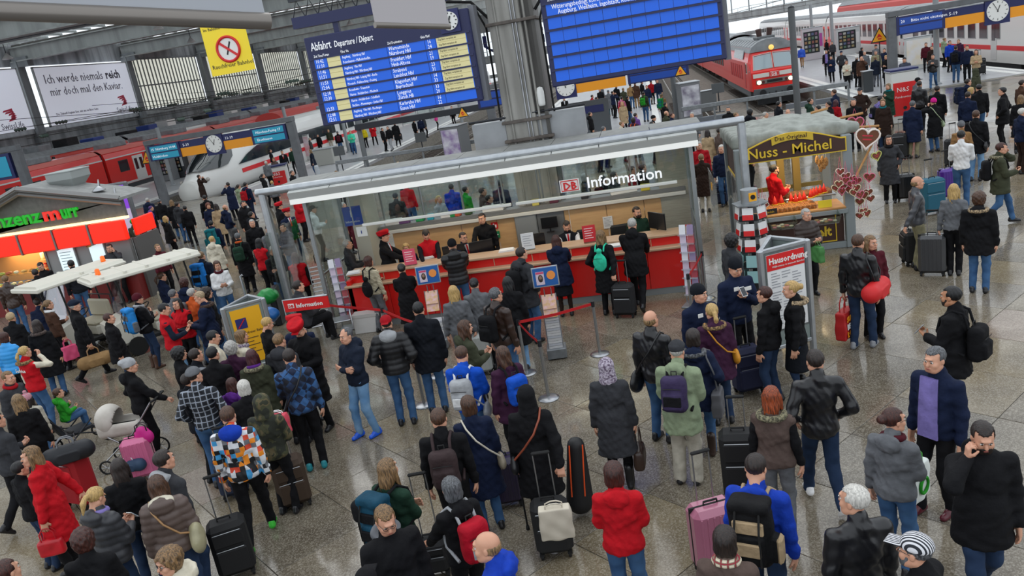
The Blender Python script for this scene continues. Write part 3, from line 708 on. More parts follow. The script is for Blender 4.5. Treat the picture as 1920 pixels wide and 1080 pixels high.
# ------------------------------------------------------------------ bags and luggage
CHROME = mat('brushed_steel', '#a9abae', .3, .9); DARKMETAL = mat('dark_metal', '#3a3c40', .4, .7); RUBBER = mat('black_rubber', '#141414', .8); ALU = mat('aluminium', '#b6babd', .35, .75, kind='noise', color2='#a4a8ac')
def free(name, M, label, cat, group=None):
    o = bpy.data.objects.new(name, None); col.objects.link(o); o.empty_display_size = .1
    o.matrix_world = M; return tag(o, label, cat, group)
def suitcase(loc, rz, label, c='#17171a', size=(.42, .26, .62), hard=False, handle=.42, parent_scale=1., c2=None, tilt=0.):
    """trolley case: shell, pocket or ribs, telescopic handle, wheels"""
    w_, d, h = size
    r = free('suitcase', Matrix.Translation(loc)@Matrix.Rotation(rz, 4, 'Z')@Matrix.Rotation(tilt, 4, 'X'), label, 'suitcase')
    m = mat('suitcase_shell', c, .3 if hard else .75, kind='noise', color2=c, bump=.0 if hard else .4, coat=.3 if hard else 0)
    b = MB(); b.rbox(-w_/2, w_/2, -d/2, d/2, .06, .06+h, .055)
    b.build('shell', m, r)
    if hard:
        b = MB()
        for i in range(6): x = -w_/2+w_*(.14+.72*i/5); b.rbox(x-.011, x+.011, -d/2-.007, d/2+.007, .12, h, .004)
        b.build('rib', m, r); bx('zip_band', RUBBER, -w_/2-.003, w_/2+.003, -.012, .012, .057, .063+h, r)
    else:
        b = MB(); b.rbox(-w_*.4, w_*.4, -d/2-.035, -d/2+.02, .12, .06+h*.55, .02); b.rbox(-w_*.4, w_*.4, -d/2-.02, -d/2+.02, .08+h*.58, .02+h*.93, .012); b.build('front_pocket', m, r)
        b = MB(); b.tube([(-w_*.36, -d/2-.036, .09+h*.52), (w_*.36, -d/2-.036, .09+h*.52)], .004, 4); b.tube([(-w_*.36, -d/2-.022, h*.97), (w_*.36, -d/2-.022, h*.97)], .004, 4); b.build('zip', CHROME, r)
    b = MB(); b.tube([(-.07, 0, h+.06), (-.07, 0, h+.095), (.07, 0, h+.095), (.07, 0, h+.06)], .011, 6); b.build('grip', RUBBER, r)
    if handle:
        b = MB()
        for x in (-.085, .085): b.tube([(x, d/2-.03, h+.04), (x, d/2-.03, h+.06+handle)], .008, 6)
        t = b.build('telescopic_handle', CHROME, r); b = MB(); b.rbox(-.1, .1, d/2-.05, d/2-.01, h+.05+handle, h+.085+handle, .012); b.build('handle_grip', RUBBER, t)
    for sx in (-1, 1):
        for sy in (-1, 1): b = MB(); b.cyl((sx*(w_/2-.05), sy*(d/2-.045), .033), .033, .03, 12, 'x'); b.cbox(sx*(w_/2-.05), sy*(d/2-.045), .06, .05, .05, .03); b.build('wheel', RUBBER, r)
    return r
def pack_mesh(kind):
    def fn():
        s = SDF((-.26, -.26, -.36), (.26, .12, .4), .0155)
        if kind == 'small': s.rbox((0, -.09, 0), (.145, .085, .21), .07); s.rbox((0, -.18, -.07), (.11, .035, .1), .03, .015)
        elif kind == 'big':
            s.rbox((0, -.1, 0), (.17, .1, .27), .08); s.rbox((0, -.11, .27), (.16, .1, .055), .045, .01); s.rbox((0, -.21, -.08), (.12, .035, .13), .03, .012)
            for q in (-1, 1): s.rbox((q*.185, -.1, -.1), (.04, .06, .12), .035, .012)
        elif kind == 'sack': s.ell((0, -.06, -.03), (.14, .06, .19)); s.cone((0, -.05, .15), (0, -.05, .2), .04, .06, .02)
        s.func(lambda D, X, Y, Z: D+.004*np.sin(30*X)*np.sin(27*Z+9*Y)); return np_mesh('pack', [(*s.net(), 0)])
    return cached(('pack', kind), fn)
def backpack(r, c, label, kind='small', c2=None, z=1.2, extra=None):
    """backpack worn by person r"""
    P = r['P']; M = r['up'](Matrix.Translation((0, -.135-(.03 if P.key else 0), z)))
    o = free('backpack', M, label, 'backpack'); m = cmat(c) if c in PAL else mat('pack_cloth', c, .7, kind='cloth'); m2 = cmat(c2) if c2 and c2 in PAL else m
    link('pack', pack_mesh(kind), m, o)
    b = MB(); zt = .2
    for sx in (-1, 1): b.tube([(sx*.085, -.02, zt-.02), (sx*.09, .03, 1.475-z), (sx*.1, .14, 1.5-z), (sx*.115, .265, 1.4-z), (sx*.13, .295, 1.25-z), (sx*.165, .2, 1.08-z), (sx*.16, .0, 1.0-z)], .017, 6)
    b.build('strap', m2, o)
    b = MB(); b.tube([(-.03, -.05, zt), (-.03, -.05, zt+.05), (.03, -.05, zt+.05), (.03, -.05, zt)], .008, 5); b.tube([(-.1, -.195, .08), (0, -.2, .085), (.1, -.195, .08)], .005, 4); b.build('haul_loop', RUBBER, o)
    if kind == 'big' or c2:
        b = MB(); b.rbox(-.1, .1, -.262 if kind == 'big' else -.222, -.2 if kind == 'big' else -.17, -.12, .0, .01)
        if kind == 'big':
            b.rbox(-.12, .12, -.225, -.19, .06, .17, .01)
            for q in (-1, 1): b.rbox(min(q*.19, q*.24), max(q*.19, q*.24), -.17, -.04, -.22, .02, .03)
        b.build('panel', m2, o)
        if kind == 'big':
            b = MB()
            for x in (-.09, .09): b.tube([(x, -.18, .31), (x*1.05, -.255, .1), (x*1.05, -.255, -.2)], .009, 4)
            b.build('compression_strap', RUBBER, o)
    return o
def bag_mesh(kind):
    def fn():
        s = SDF((-.3, -.12, -.24), (.3, .12, .2), .013)
        if kind == 'hand': s.rbox((0, 0, -.03), (.15, .055, .11), .04); s.func(lambda D, X, Y, Z: np.maximum(D, Z-.08)+.15*np.abs(X)*0+.12*np.maximum(0, Z)*np.abs(X)/.15)
        elif kind == 'shop': s.rbox((0, 0, -.02), (.16, .065, .17), .02); s.func(lambda D, X, Y, Z: D+.006*np.sin(30*X+10*Z)*np.sin(25*Z)+.06*np.maximum(Z, 0))
        elif kind == 'duffel': s.cone((-.17, 0, 0), (.17, 0, 0), .11, .11, .01, (1, .95, 1)); s.rbox((0, -.09, -.02), (.11, .03, .06), .02, .012)
        elif kind == 'slouch': s.ell((0, 0, -.05), (.15, .06, .12)); s.ell((0, 0, .04), (.1, .04, .06), .03)
        s.func(lambda D, X, Y, Z: D+.003*np.sin(33*X+5)*np.sin(29*Z+9*Y)); return np_mesh('bag', [(*s.net(), 0)])
    return cached(('bag', kind), fn)
def bag(M, c, label, kind='hand', strap=None, sc_=1., cat='handbag', name='handbag', loop=.16):
    o = free(name, M@Matrix.Scale(sc_, 4), label, cat); m = (cmat(c, 'leather' if kind in ('hand', 'slouch') else 'cloth') if c in PAL else mat('bag_cloth', c, .6, kind='noise', color2=c, bump=.2))
    link('pouch', bag_mesh(kind), m, o); t = {'hand': .07, 'shop': .14, 'duffel': .1, 'slouch': .07}[kind]
    b = MB()
    for y in (-.025, .025): b.tube([(-.085, y, t-.03), (-.08, y, t+loop*.6), (-.03, y, t+loop), (.03, y, t+loop), (.08, y, t+loop*.6), (.085, y, t-.03)], .0075, 5)
    b.build('handle', m if strap is None else cmat(strap, 'leather'), o); return o
def held(r, side, c, label, kind='hand', cat='handbag', name='handbag', sc_=1., loop=.16, strap=None, yaw=0.):
    """bag hanging from the hand of person r"""
    p = hand_of(r, side); t = {'hand': .07, 'shop': .14, 'duffel': .1, 'slouch': .07}[kind]
    return bag(Matrix.Translation(p-Vector((0, 0, (t+loop-.0)*sc_)))@Matrix.Rotation(r['rz']+PI/2+yaw, 4, 'Z'), c, label, kind, strap, sc_, cat, name, loop)
def crossbag(r, side, c, label, strap=None, kind='slouch', z=.95, sc_=.8, shoulder=False, cat='shoulder bag', yb=-.08):
    """bag on the hip with its strap over a shoulder of person r"""
    P = r['P']; M = r['up'](Matrix.Translation((side*.24, yb, z)))
    o = free('shoulder_bag', M, label, cat); m = cmat(c, 'leather') if c in PAL else mat('bag_cloth', c, .6, kind='noise', color2=c)
    q = link('pouch', bag_mesh(kind), m, o, (0, 0, -.03), (0, 0, PI/2), (sc_,)*3)
    ss = -side if not shoulder else side; b = MB()
    def L(x, y, zz): return (x-side*.24, y-yb, zz-z)
    if shoulder: pts = [L(side*.25, yb, z), L(side*.24, -.14, 1.2), L(side*.16, -.12, 1.42), L(side*.13, -.02, 1.5), L(side*.17, .12, 1.42), L(side*.25, .13, 1.2), L(side*.26, yb+.08, z)]
    else: pts = [L(side*.25, yb-.04, z), L(side*.1, -.18, 1.12), L(-side*.03, -.19, 1.28), L(-side*.11, -.14, 1.43), L(-side*.125, -.02, 1.5), L(-side*.09, .13, 1.42), L(side*.02, .17, 1.25), L(side*.16, .16, 1.08), L(side*.25, yb+.05, z)]
    b.tube(pts, .012, 5); b.build('strap', cmat(strap or c, 'leather') if (strap or c) in PAL else m, o); return o
def phone(r, side, label, c='white', lit=False):
    a = r['P'].arm[0 if side < 0 else 1]; M = r['up'](Matrix.Translation(a[2]+a[3]*.1+Vector((0, .02, .02)))@Matrix.Rotation(-.9, 4, 'X'))
    o = free('phone', M, label, 'phone'); b = MB(); b.rbox(-.036, .036, -.07, .07, -.005, .005, .004); b.build('case', cmat(c), o)
    b = MB(); b.box(-.031, .031, -.06, .06, .005, .0062); b.build('screen', mat('phone_screen', '#9cc3dc' if lit else '#30343a', .1, emit=.8 if lit else 0), o); return o
def trolley_behind(r, label, side=1, c='#17171a', dist=.32, **k):
    """case pulled by person r, standing beside and behind"""
    p = r['loc']; d = Matrix.Rotation(r['rz'], 3, 'Z')@Vector((side*.36, -dist, 0)); return suitcase((p.x+d.x, p.y+d.y, 0), r['rz']+k.pop('turn', 0.), label, c, **k)
# ------------------------------------------------------------------ floor, platforms, tracks
M_FLOOR = [mat('terrazzo_grey', '#7c7364', .36, kind='speckle', color2='#574e41'), mat('terrazzo_warm', '#847862', .38, kind='speckle', color2='#5f5442'), mat('terrazzo_dark', '#70685a', .35, kind='speckle', color2='#4e463b'), mat('terrazzo_rose', '#8c7c6c', .38, kind='speckle', color2='#6c5c4e')]
M_JOINT = mat('floor_joint', '#45423c', .7); M_PLAT = mat('platform_asphalt', '#a9aaac', .34, kind='noise', color2='#98999b', scale=.3); M_LINE = mat('white_paint', '#e2e2de', .6, kind='noise', color2='#b9b9b4', scale=3)
M_CONC = mat('concrete', '#8f8a80', .85, kind='noise', color2='#6d685f', scale=1.2, bump=.2); M_BALL = mat('track_ballast', '#5a534b', .95, kind='fur', color2='#3a342e', scale=.25); M_RAIL = mat('steel_rail', '#8d8880', .35, .8)
fl = bx('floor', M_JOINT, -59, 40, -6, 45, -.2, -.008, kind='structure')
TA, TS = math.radians(49), 1.23
def tile_mesh():
    b = MB(); b.rbox(-TS/2+.004, TS/2-.004, -TS/2+.004, TS/2-.004, -.03, 0, .004); return b.mesh('tile')
tm = tile_mesh(); tm.materials.append(M_FLOOR[0]); ca, sa = math.cos(TA), math.sin(TA); tiles = []
for i in range(-40, 48):
    for j in range(-40, 48):
        x, y = (i*ca-j*sa)*TS+.05, (i*sa+j*ca)*TS+.65
        if not (-32 < x < 28 and 1 < y < 44.2): continue
        d = Vector((x, y, -CAM_H)); f_ = d.dot(FW)
        if f_ < 1: continue
        U, V = 960+F_PX*d.dot(RT)/f_, 540+F_PX*d.dot(DN)/f_
        if -450 < U < 2370 and 0 < V < 1250: tiles.append((math.hypot(x, y), x, y))
tiles.sort(); rest = MB()
for k, (d, x, y) in enumerate(tiles):
    rr = random.random(); mi = 0 if rr < .45 else (1 if rr < .72 else (2 if rr < .96 else 3))
    if k < 300: link('tile', tm, M_FLOOR[mi], fl, (x, y, 0), (0, 0, TA))
    else:
        Mx = Matrix.Translation((x, y, 0))@Matrix.Rotation(TA, 4, 'Z'); rest.mtl(mi).box(-TS/2+.005, TS/2-.005, -TS/2+.005, TS/2-.005, -.03, 0, Mx)
rest.build('tile', M_FLOOR, fl, kind='stuff')
PLATS = [(-53, -50), (-41.8, -32.2), (-25.6, -18.1), (-8.4, 1.35), (10.9, 19.6), (27.5, 33)]
for k, (x0, x1) in enumerate(PLATS):
    b = MB(); b.box(x0, x1, 45, 240, -.18, 0); b.build(f'trim_{k+1}', M_PLAT, kind='structure')
    b = MB()
    for x in (x0, x1): s_ = 1 if x == x0 else -1; b.box(min(x, x+s_*.12), max(x, x+s_*.12), 45, 240, -1.1, -.181)
    b.build(f'trim_{k+11}', M_CONC, kind='structure')
    b = MB()
    for x in (x0, x1): s_ = 1 if x == x0 else -1; b.box(min(x+s_*.55, x+s_*.95), max(x+s_*.55, x+s_*.95), 45.4, 240, .0, .004); b.box(min(x, x+s_*.32), max(x, x+s_*.32), 45, 240, .0, .006)
    b.build(f'trim_{k+21}', M_LINE, kind='structure')
b = MB(); b.box(-58, 36, 44.6, 45.1, -1.1, -.0); b.build('trim_31', M_CONC, kind='structure')
tr = bx('trim_32', M_BALL, -58, 40, 45.1, 240, -1.4, -1.08, kind='structure')
b = MB(); b.box(4.55, 7.0, 46, 120, -1.08, -.93); b.box(-14.6, -12.3, 46, 130, -1.08, -.96); b.build('trim_33', mat('slab', '#7a746a', .9, kind='noise', color2='#59544c', scale=.6), kind='structure')
TRACKS = [(-47.4, 60), (-29.8+.0, 46), (-16.0, 46), (-10.6, 48), (3.35, 48), (8.7, 52), (22.9, 46)]
slp = MB(); slp.box(-1.3, 1.3, -.13, .13, -.1, .06); slm = slp.mesh('sleeper'); slm.materials.append(mat('sleeper_wood', '#4a4038', .9, kind='noise', color2='#39312b'))
for x, y0 in TRACKS:
    t = empty('track', (x, 0, -1.05), 0, f'steel railway track {"beside the red locomotive" if x==8.7 else "at "+("the far left by the red train" if x<-40 else "the left under the white express train" if x<-25 else "the foot of the left platform" if x<-14 else "the middle behind the grey boxes" if x<-9 else "the middle between crowd platform and locomotive" if x<5 else "the right under the white coaches")}', 'track')
    for s_ in (-.75, .75):
        b = MB(); b.box(s_-.035, s_+.035, 46, 230, .13, .17); b.box(s_-.01, s_+.01, 46, 230, .03, .14); b.box(s_-.07, s_+.07, 46, 230, 0, .03); b.build('rail', M_RAIL, t)
    if x in (-16.0, -10.6, 3.35, 8.7):
        for i in range(34): link('sleeper', slm, None, t, (0, y0+.7*i, 0))
# buffer stops at the end of the tracks
for x in (-16.0, 3.35, 8.7):
    t = empty('buffer_stop', (x, 46.3, -1.05), 0, 'grey buffer stop at the end of the '+{-16.0: 'left', 3.35: 'middle', 8.7: 'locomotive'}[x]+' track', 'buffer stop')
    bx('beam', mat('stop_paint', '#70747a', .6), -1.2, 1.2, -.1, .1, .75, 1.2, t, .02)
    for s_ in (-.75, .75): b = MB(); b.prism([(s_-.06, .8, 0), (s_-.06, -.1, 0), (s_-.06, -.1, .9)], (.12, 0, 0)); b.build('brace', DARKMETAL, t); b = MB(); b.cyl((s_, .17, .97), .16, .12, 14, 'y'); b.build('pad', RUBBER, t)
# low barrier between concourse and tracks
M_GAL = mat('galvanised_steel', '#8b8f92', .5, .5, kind='noise', color2='#767a7d', scale=1.5)
for (xa, xb, w_) in ((-18, -9.2, 'left middle track'), (1.9, 10.4, 'locomotive track')):
    t = empty('barrier', (0, 44.7, 0), 0, f'low grey steel barrier at the end of the {w_}', 'barrier')
    b = MB(); b.rbox(xa, xb, -.05, .05, .78, 1.0, .02); b.build('rail', M_GAL, t)
    n = int((xb-xa)/1.6)
    for i in range(n+1): x = xa+(xb-xa)*i/n; bx('post', M_GAL, x-.05, x+.05, .05, .12, 0, .9, t)
# ------------------------------------------------------------------ left side wall with windows and billboards
WX = -58.
M_WALL = mat('wall_panels', '#9a9c9e', .8, kind='streak', color2='#6a6c6e', scale=.25); M_STEEL = mat('grey_steel_paint', '#7c8083', .55, kind='streak', color2='#686b6e', scale=.5); M_LSTEEL = mat('light_steel_paint', '#a3a6a6', .55, kind='streak', color2='#8e9090', scale=.4)
M_MILK = mat('milky_glazing_glow', '#d6d8cc', .4, emit=.8); M_SKYL = glass('roof_skylight_glass', (.93, .95, .95), .05)  # milky wall panes emit, painted glow in place of daylight behind them
wl = bx('wall_left', M_WALL, WX-.4, WX, 15, 240, -1.2, 6.0, kind='structure')
bx('wall_left_upper', M_WALL, WX-.4, WX, 40, 240, 11.9, 14.5, kind='structure')
POSTY = [54, 70.9, 88, 104.6, 121.5, 138.5, 155.5, 172.5, 189.5]
for i, y in enumerate(POSTY):
    t = empty('wall_post', (WX+.5, y, 0), 0, f'grey steel wall post, {["nearest","second","third","fourth","fifth","sixth","seventh","eighth","ninth"][i]} along the left wall', 'post'); 
    b = MB(); b.box(-.5, .0, -.35, .35, -1, 12.3); b.box(0, .3, -.5, .5, -1, 12.3); b.build('shaft', M_STEEL, t); bx('bracket', M_STEEL, -.2, 1.4, -.4, .4, 11.7, 12.6, t)
for i in range(1, 8):
    y0, y1 = POSTY[i]+.6, POSTY[i+1]-.6
    if i < 2: continue
    t = empty(f'window_{i}', (WX-.15, 0, 0)); t['kind'] = 'structure'
    n = 20
    for k in range(n):
        ya = y0+(y1-y0)*k/n; bx('pane', M_MILK, -.02, .02, ya+.09, ya+(y1-y0)/n-.05, 6.2, 12.0, t)
    b = MB()
    for k in range(n+1): yy = y0+(y1-y0)*k/n; b.box(-.08, .14, yy-.06, yy+.06, 6.05, 12.1)
    for z in (6.08, 8.9, 12.05): b.box(-.08, .16, y0, y1, z-.07, z+.07)
    b.build('mullion', M_STEEL, t)
bx('wall_sill', M_LSTEEL, WX-.1, WX+.35, 40, 235, 5.55, 6.0, kind='structure')
bx('wall_ledge', M_LSTEEL, WX, WX+.8, 56, 235, 3.6, 3.9, kind='structure')
def billboard(y0, y1, lab, big):
    t = empty('billboard', (WX+.9, 0, 0), 0, lab, 'billboard')
    b = MB(); b.box(-.12, .0, y0, y1, 6.0, 11.55); b.build('panel', mat('billboard_white_glow', '#d3d6e2', .5, emit=.42), t)  # white panel given its own glow, added to brighten it in the dim hall
    b = MB()
    for z in (5.9, 11.55): b.box(-.15, .06, y0-.1, y1+.1, z, z+.1)
    for y in (y0-.1, y1): b.box(-.15, .06, y, y+.1, 5.9, 11.65)
    b.build('frame', M_LSTEEL, t)
    R_ = (PI/2, 0, PI/2); gt = mat('billboard_letters', '#77727c', .6)
    if big:
        text('lettering', 'Ich werde niemals', 1.25, gt, t, (.02, y0+1.0, 10.0), R_, .01); text('lettering', 'reich', 1.25, mat('bold_letters', '#4a4650', .6), t, (.02, y0+10.6, 10.0), R_, .01, bold=.03)
        text('lettering', 'mir doch mal den Kaviar.', 1.15, gt, t, (.02, y0+1.3, 8.8), R_, .01)
        text('small_print', 'Die Zukunft beginnt hier, mit uns an Ihrer Seite', .34, gt, t, (.02, y0+1.2, 6.9), R_, .01)
    rm = mat('logo_red', '#c4304c', .6); yl = y1-2.4
    for k in range(6): b = MB(); z = 6.95+.17*k; dy = .4*math.sin(k*.9); b.prism([(.02, yl-.5+dy, z), (.02, yl+.55+dy*.4, z+.12), (.02, yl+.35, z+.3), (.02, yl-.35+dy, z+.16)], (.01, 0, 0)); b.build('emblem', rm, t)
    text('logo_text', 'SwissLife', .8, gt, t, (.02, yl-1.6, 6.3), R_, .01)
billboard(56.2, 69.9, 'left large white billboard with a red flame emblem and dark logo lettering', False)
billboard(72.2, 87.0, 'right large white billboard with two lines of grey serif lettering about caviar', True)
# ------------------------------------------------------------------ roof: cross beams, purlins, strip skylights
M_PURL = mat('dark_roof_deck', '#4c4a46', .85, kind='streak', color2='#3b3936', scale=.3); M_BEAM = mat('roof_beam_paint', '#a5a8a6', .55, kind='streak', color2='#8d908e', scale=.3)
ceil = empty('ceiling', (0, 0, 0)); ceil['kind'] = 'structure'
ys = [37.2]+POSTY
for i, y in enumerate(ys):
    # rising main beam across the hall
    b = MB(); x0, x1 = WX+.2, 36; xd = -24
    b.box(x0, x1, y-.12, y+.12, 12.3, 13.5); b.box(x0, x1, y-.45, y+.45, 12.2, 12.32); b.box(x0, x1, y-.4, y+.4, 13.45, 13.55); b.build('beam', M_BEAM, ceil)
    # glazed strip in front of each beam, closed deck between the strips with purlins
    yp = ys[i-1] if i else y-9
    bx('skylight', M_SKYL, x0, xd, y-6.2, y-.3, 13.9, 13.95, ceil)
    b = MB()
    for k in range(23): x = x0+1.5*k; b.box(x, x+.1, y-6.3, y-.3, 13.7, 13.9)
    b.box(x0, xd, y-6.4, y-6.2, 13.3, 14.1); b.box(x0, xd, y-3.3, y-3.2, 13.75, 13.9); b.build('glazing_bar', M_BEAM, ceil)
    bx('roof_deck', M_PURL, x0, xd, yp+.3, y-6.4, 13.6, 13.8, ceil)
    for k in range(4):
        yy = yp+1.6+k*2.4
        if yy < y-7: b = MB(); b.box(x0, xd, yy-.07, yy+.07, 13.2, 13.6); b.box(x0, xd, yy-.16, yy+.16, 13.16, 13.22); b.build('purlin', M_STEEL, ceil)
for i, (x, y) in enumerate([(-51, 62), (-44, 79), (-37, 62), (-33, 96), (-28, 79), (-22, 62), (-19, 96), (-15, 45), (-26, 45)]):
    t = empty('hall_lamp', (x, y, 0), 0, f'small white bell lamp under the left hall roof, {ORD[i]} of nine', 'lamp', 'hanging bell lamps'); b = MB(); b.lathe([(.05, 12.2), (.12, 12.1), (.42, 11.75), (.4, 11.7)], n=12); b.build('shade', mat('lamp_white', '#d8d8d6', .4), t); b = MB(); b.tube([(0, 0, 12.2), (0, 0, 12.9)], .03, 5); b.build('rod', DARKMETAL, t)
# end apron of the hall
ap = empty('wall_back', (0, 150, 0)); ap['kind'] = 'structure'
b = MB(); b.box(-56, 60, -.2, .2, 9.7, 13.5); b.build('header', M_LSTEEL, ap)
b = MB(); b.box(-56, 60, -.3, .3, 4.2, 5.6); b.box(-56, 60, -.3, .3, 1.6, 2.2); b.build('beam', M_LSTEEL, ap)
for k in range(40): bx('pane', M_SKYL, -56+2.9*k+.08, -56+2.9*k+2.82, -.03, .03, 5.6, 9.7, ap)
b = MB()
for k in range(41): b.box(-56+2.9*k-.08, -56+2.9*k+.08, -.1, .1, 5.6, 9.7)
b.build('mullion', M_STEEL, ap)
NAVY = mat('sign_navy', '#141c55', .45); 
text('lettering', 'UNG', 4.2, NAVY, ap, (-27.6, -.35, 6.2), (PI/2, 0, 0), .05, bold=.08, squeeze=1.25)
# ------------------------------------------------------------------ overhead line and hall columns on the platforms
M_WIRE = mat('contact_wire', '#33312e', .6)
for k, (x, zz) in enumerate(((-47.4, 4.7), (-29.8, 4.75), (-27.8, 5.0), (-16, 4.7), (8.7, 4.9), (22.9, 4.9), (-40, 5.2), (14, 5.3))):
    t = empty('overhead_wire', (x, 0, 0), 0, 'thin dark overhead wire with insulators above '+['the red commuter train', 'the white express nose', 'the white express roof', 'the left platform track', 'the red locomotive', 'the white coaches', 'the vending machine platform', 'the right platform'][k], 'wire', 'overhead wires')
    b = MB(); b.tube([(0, 48, zz), (0, 148, zz)], .025, 4); b.tube([(0, 48, zz+.75), (0, 78, zz+.5), (0, 112, zz+.75), (0, 148, zz+.7)], .02, 4); b.build('wire', M_WIRE, t)
    for y in (52, 66, 90, 120): b = MB(); b.tube([(0, y, zz), (0, y, zz+.7)], .015, 4); b.build('dropper', M_WIRE, t)
    b = MB(); b.lathe([(.05, -.5), (.14, -.4), (.06, -.3), (.14, -.2), (.06, -.1), (.14, 0), (.06, .1), (.14, .2), (.05, .3)], (0, 0, 0), 8, Matrix.Translation((0, 49.5, zz))@Matrix.Rotation(PI/2, 4, 'X')); b.build('insulator', mat('insulator_green', '#4a5a50', .3), t)
for k, y in enumerate((62, 79, 96)):
    t = empty('cross_span', (0, y, 0), 0, f'cross span wire with green insulators over the left tracks, {["near","middle","far"][k]} one', 'wire')
    b = MB(); b.tube([(-57, 0, 7.4), (-38, 0, 5.6), (-16, 0, 7.0)], .022, 4); b.tube([(-57, 0, 6.2), (-16, 0, 5.9)], .022, 4); b.build('wire', M_WIRE, t)
    for x in (-52, -48, -41, -33, -27, -20): b = MB(); b.lathe([(.05, -.6), (.16, -.45), (.07, -.3), (.17, -.15), (.07, 0), (.17, .15), (.07, .3), (.16, .45), (.05, .6)], (0, 0, 0), 8, Matrix.Translation((x, 0, 6.05))@Matrix.Rotation(PI/2, 4, 'Y')); b.build('insulator', mat('insulator_green', '#4a5a50', .3), t)
M_POLE = mat('platform_pole_paint', '#8f9496', .5)
for k, (u, v, h_, lab) in enumerate([(325, 348, 4.4, 'between the red train and the white express nose'), (1757, 158, 4.4, 'on the right platform under the clock'), (1563, 115, 5., 'on the right platform behind the waiting group'), (1525, 105, 5., 'on the right platform beside the violet showcase'), (553, 296, 4.2, 'behind the red service box at left'), (655, 285, 4.6, 'beside the turquoise jacket on the left platform'), (60, 365, 5., 'in front of the red train at far left'), (868, 238, 4., 'behind the departure board corner')]):
    p = at(u, v, 0); t = empty('platform_column', p, 0, f'round grey platform column {lab}', 'column'); b = MB(); b.cyl((0, 0, h_/2), .14, h_, 14); b.build('shaft', M_POLE, t); b = MB(); b.lathe([(.24, 0), (.24, .04), (.16, .1)], n=14); b.build('base', M_POLE, t)
for u, v, zt, lab, c in [(1497, 225, 5.1, 'tall dark grey post in front of the locomotive', '#55585a'), (1270, 226, 3.0, 'grey post beside the tall grey cabinet', '#6a6e70'), (690, 320, 3.0, 'grey post holding the middle left display beam', '#6a6e70')]:
    p = at(u, v, 0); t = empty('post', p, 0, lab, 'post'); b = MB(); b.cyl((0, 0, zt/2), .15, zt, 14); b.build('shaft', mat('post_paint', c, .5), t); b = MB(); b.lathe([(.15, zt), (.13, zt+.05), (.02, zt+.12)], n=14); b.build('cap', DARKMETAL, t)
p = at(120, 368, 0); t = empty('twin_post', p, 0, 'pair of dark posts standing before the red train at far left', 'post')
for dx in (-.2, .2): b = MB(); b.cyl((dx, 0, 1.7), .12, 3.4, 12); b.build('post', DARKMETAL, t)
# ------------------------------------------------------------------ platform display gantries
ORANGE = mat('sign_orange', '#ef9a12', .5); FRAME = mat('gantry_grey', '#63666a', .5, kind='noise', color2='#57595c', scale=.5); DISP = mat('display_teal', '#0e7f9c', .3, emit=.35); DISPB = mat('display_blue', '#0a3a8c', .3, emit=.25)
WHITE = mat('white_letters', '#eef0f4', .5, emit=.3); WPL = mat('white_plastic', '#e4e4e0', .45); BLACKG = mat('clock_black', '#101014', .4); YEL = mat('warning_yellow', '#f0a91c', .5); DREDP = mat('signal_red', '#cf1a1c', .42)
def clock(parent, x, y, z, r=.36):
    t = empty('clock', (x, y, z)); t.parent = parent
    bx('panel', NAVY, -r*1.15, r*1.15, 0, .12, -r*1.25, r*1.25, t)
    b = MB(); b.cyl((0, -.02, 0), r, .04, 28, 'y'); b.build('face', WPL, t); b = MB()
    for k in range(12): a = PI*k/6; M_ = Matrix.Rotation(a, 4, 'Y'); b.box(-.012, .012, -.05, -.042, r*.74, r*.92, M_)
    b.box(-.016, .016, -.056, -.048, -.06, r*.55, Matrix.Rotation(math.radians(22), 4, 'Y')); b.box(-.011, .011, -.062, -.056, -.06, r*.85, Matrix.Rotation(math.radians(-30), 4, 'Y')); b.build('hands', BLACKG, t)
def warn(p, label, s=.5, pole=True):
    t = empty('warning_sign', p, 0, label, 'sign'); zz = 2.75
    b = MB(); b.prism([(-s*.62, 0, zz-.5*s), (s*.62, 0, zz-.5*s), (0, 0, zz+.58*s)], (0, .03, 0)); b.build('triangle', BLACKG, t)
    b = MB(); b.prism([(-s*.5, -.01, zz-.42*s), (s*.5, -.01, zz-.42*s), (0, -.01, zz+.44*s)], (0, .01, 0)); b.build('yellow_face', YEL, t)
    b = MB(); b.box(-.12*s, .12*s, -.02, -.01, zz-.3*s, zz-.2*s); b.prism([(-.22*s, -.02, zz-.18*s), (.02*s, -.02, zz-.1*s), (.2*s, -.02, zz-.2*s), (.05*s, -.02, zz+.02*s), (-.05*s, -.02, zz+.12*s)], (0, .01, 0)); b.build('pictogram', DREDP, t)
    if pole: b = MB(); b.cyl((0, .06, zz/2), .03, zz, 8); b.build('pole', DARKMETAL, t)
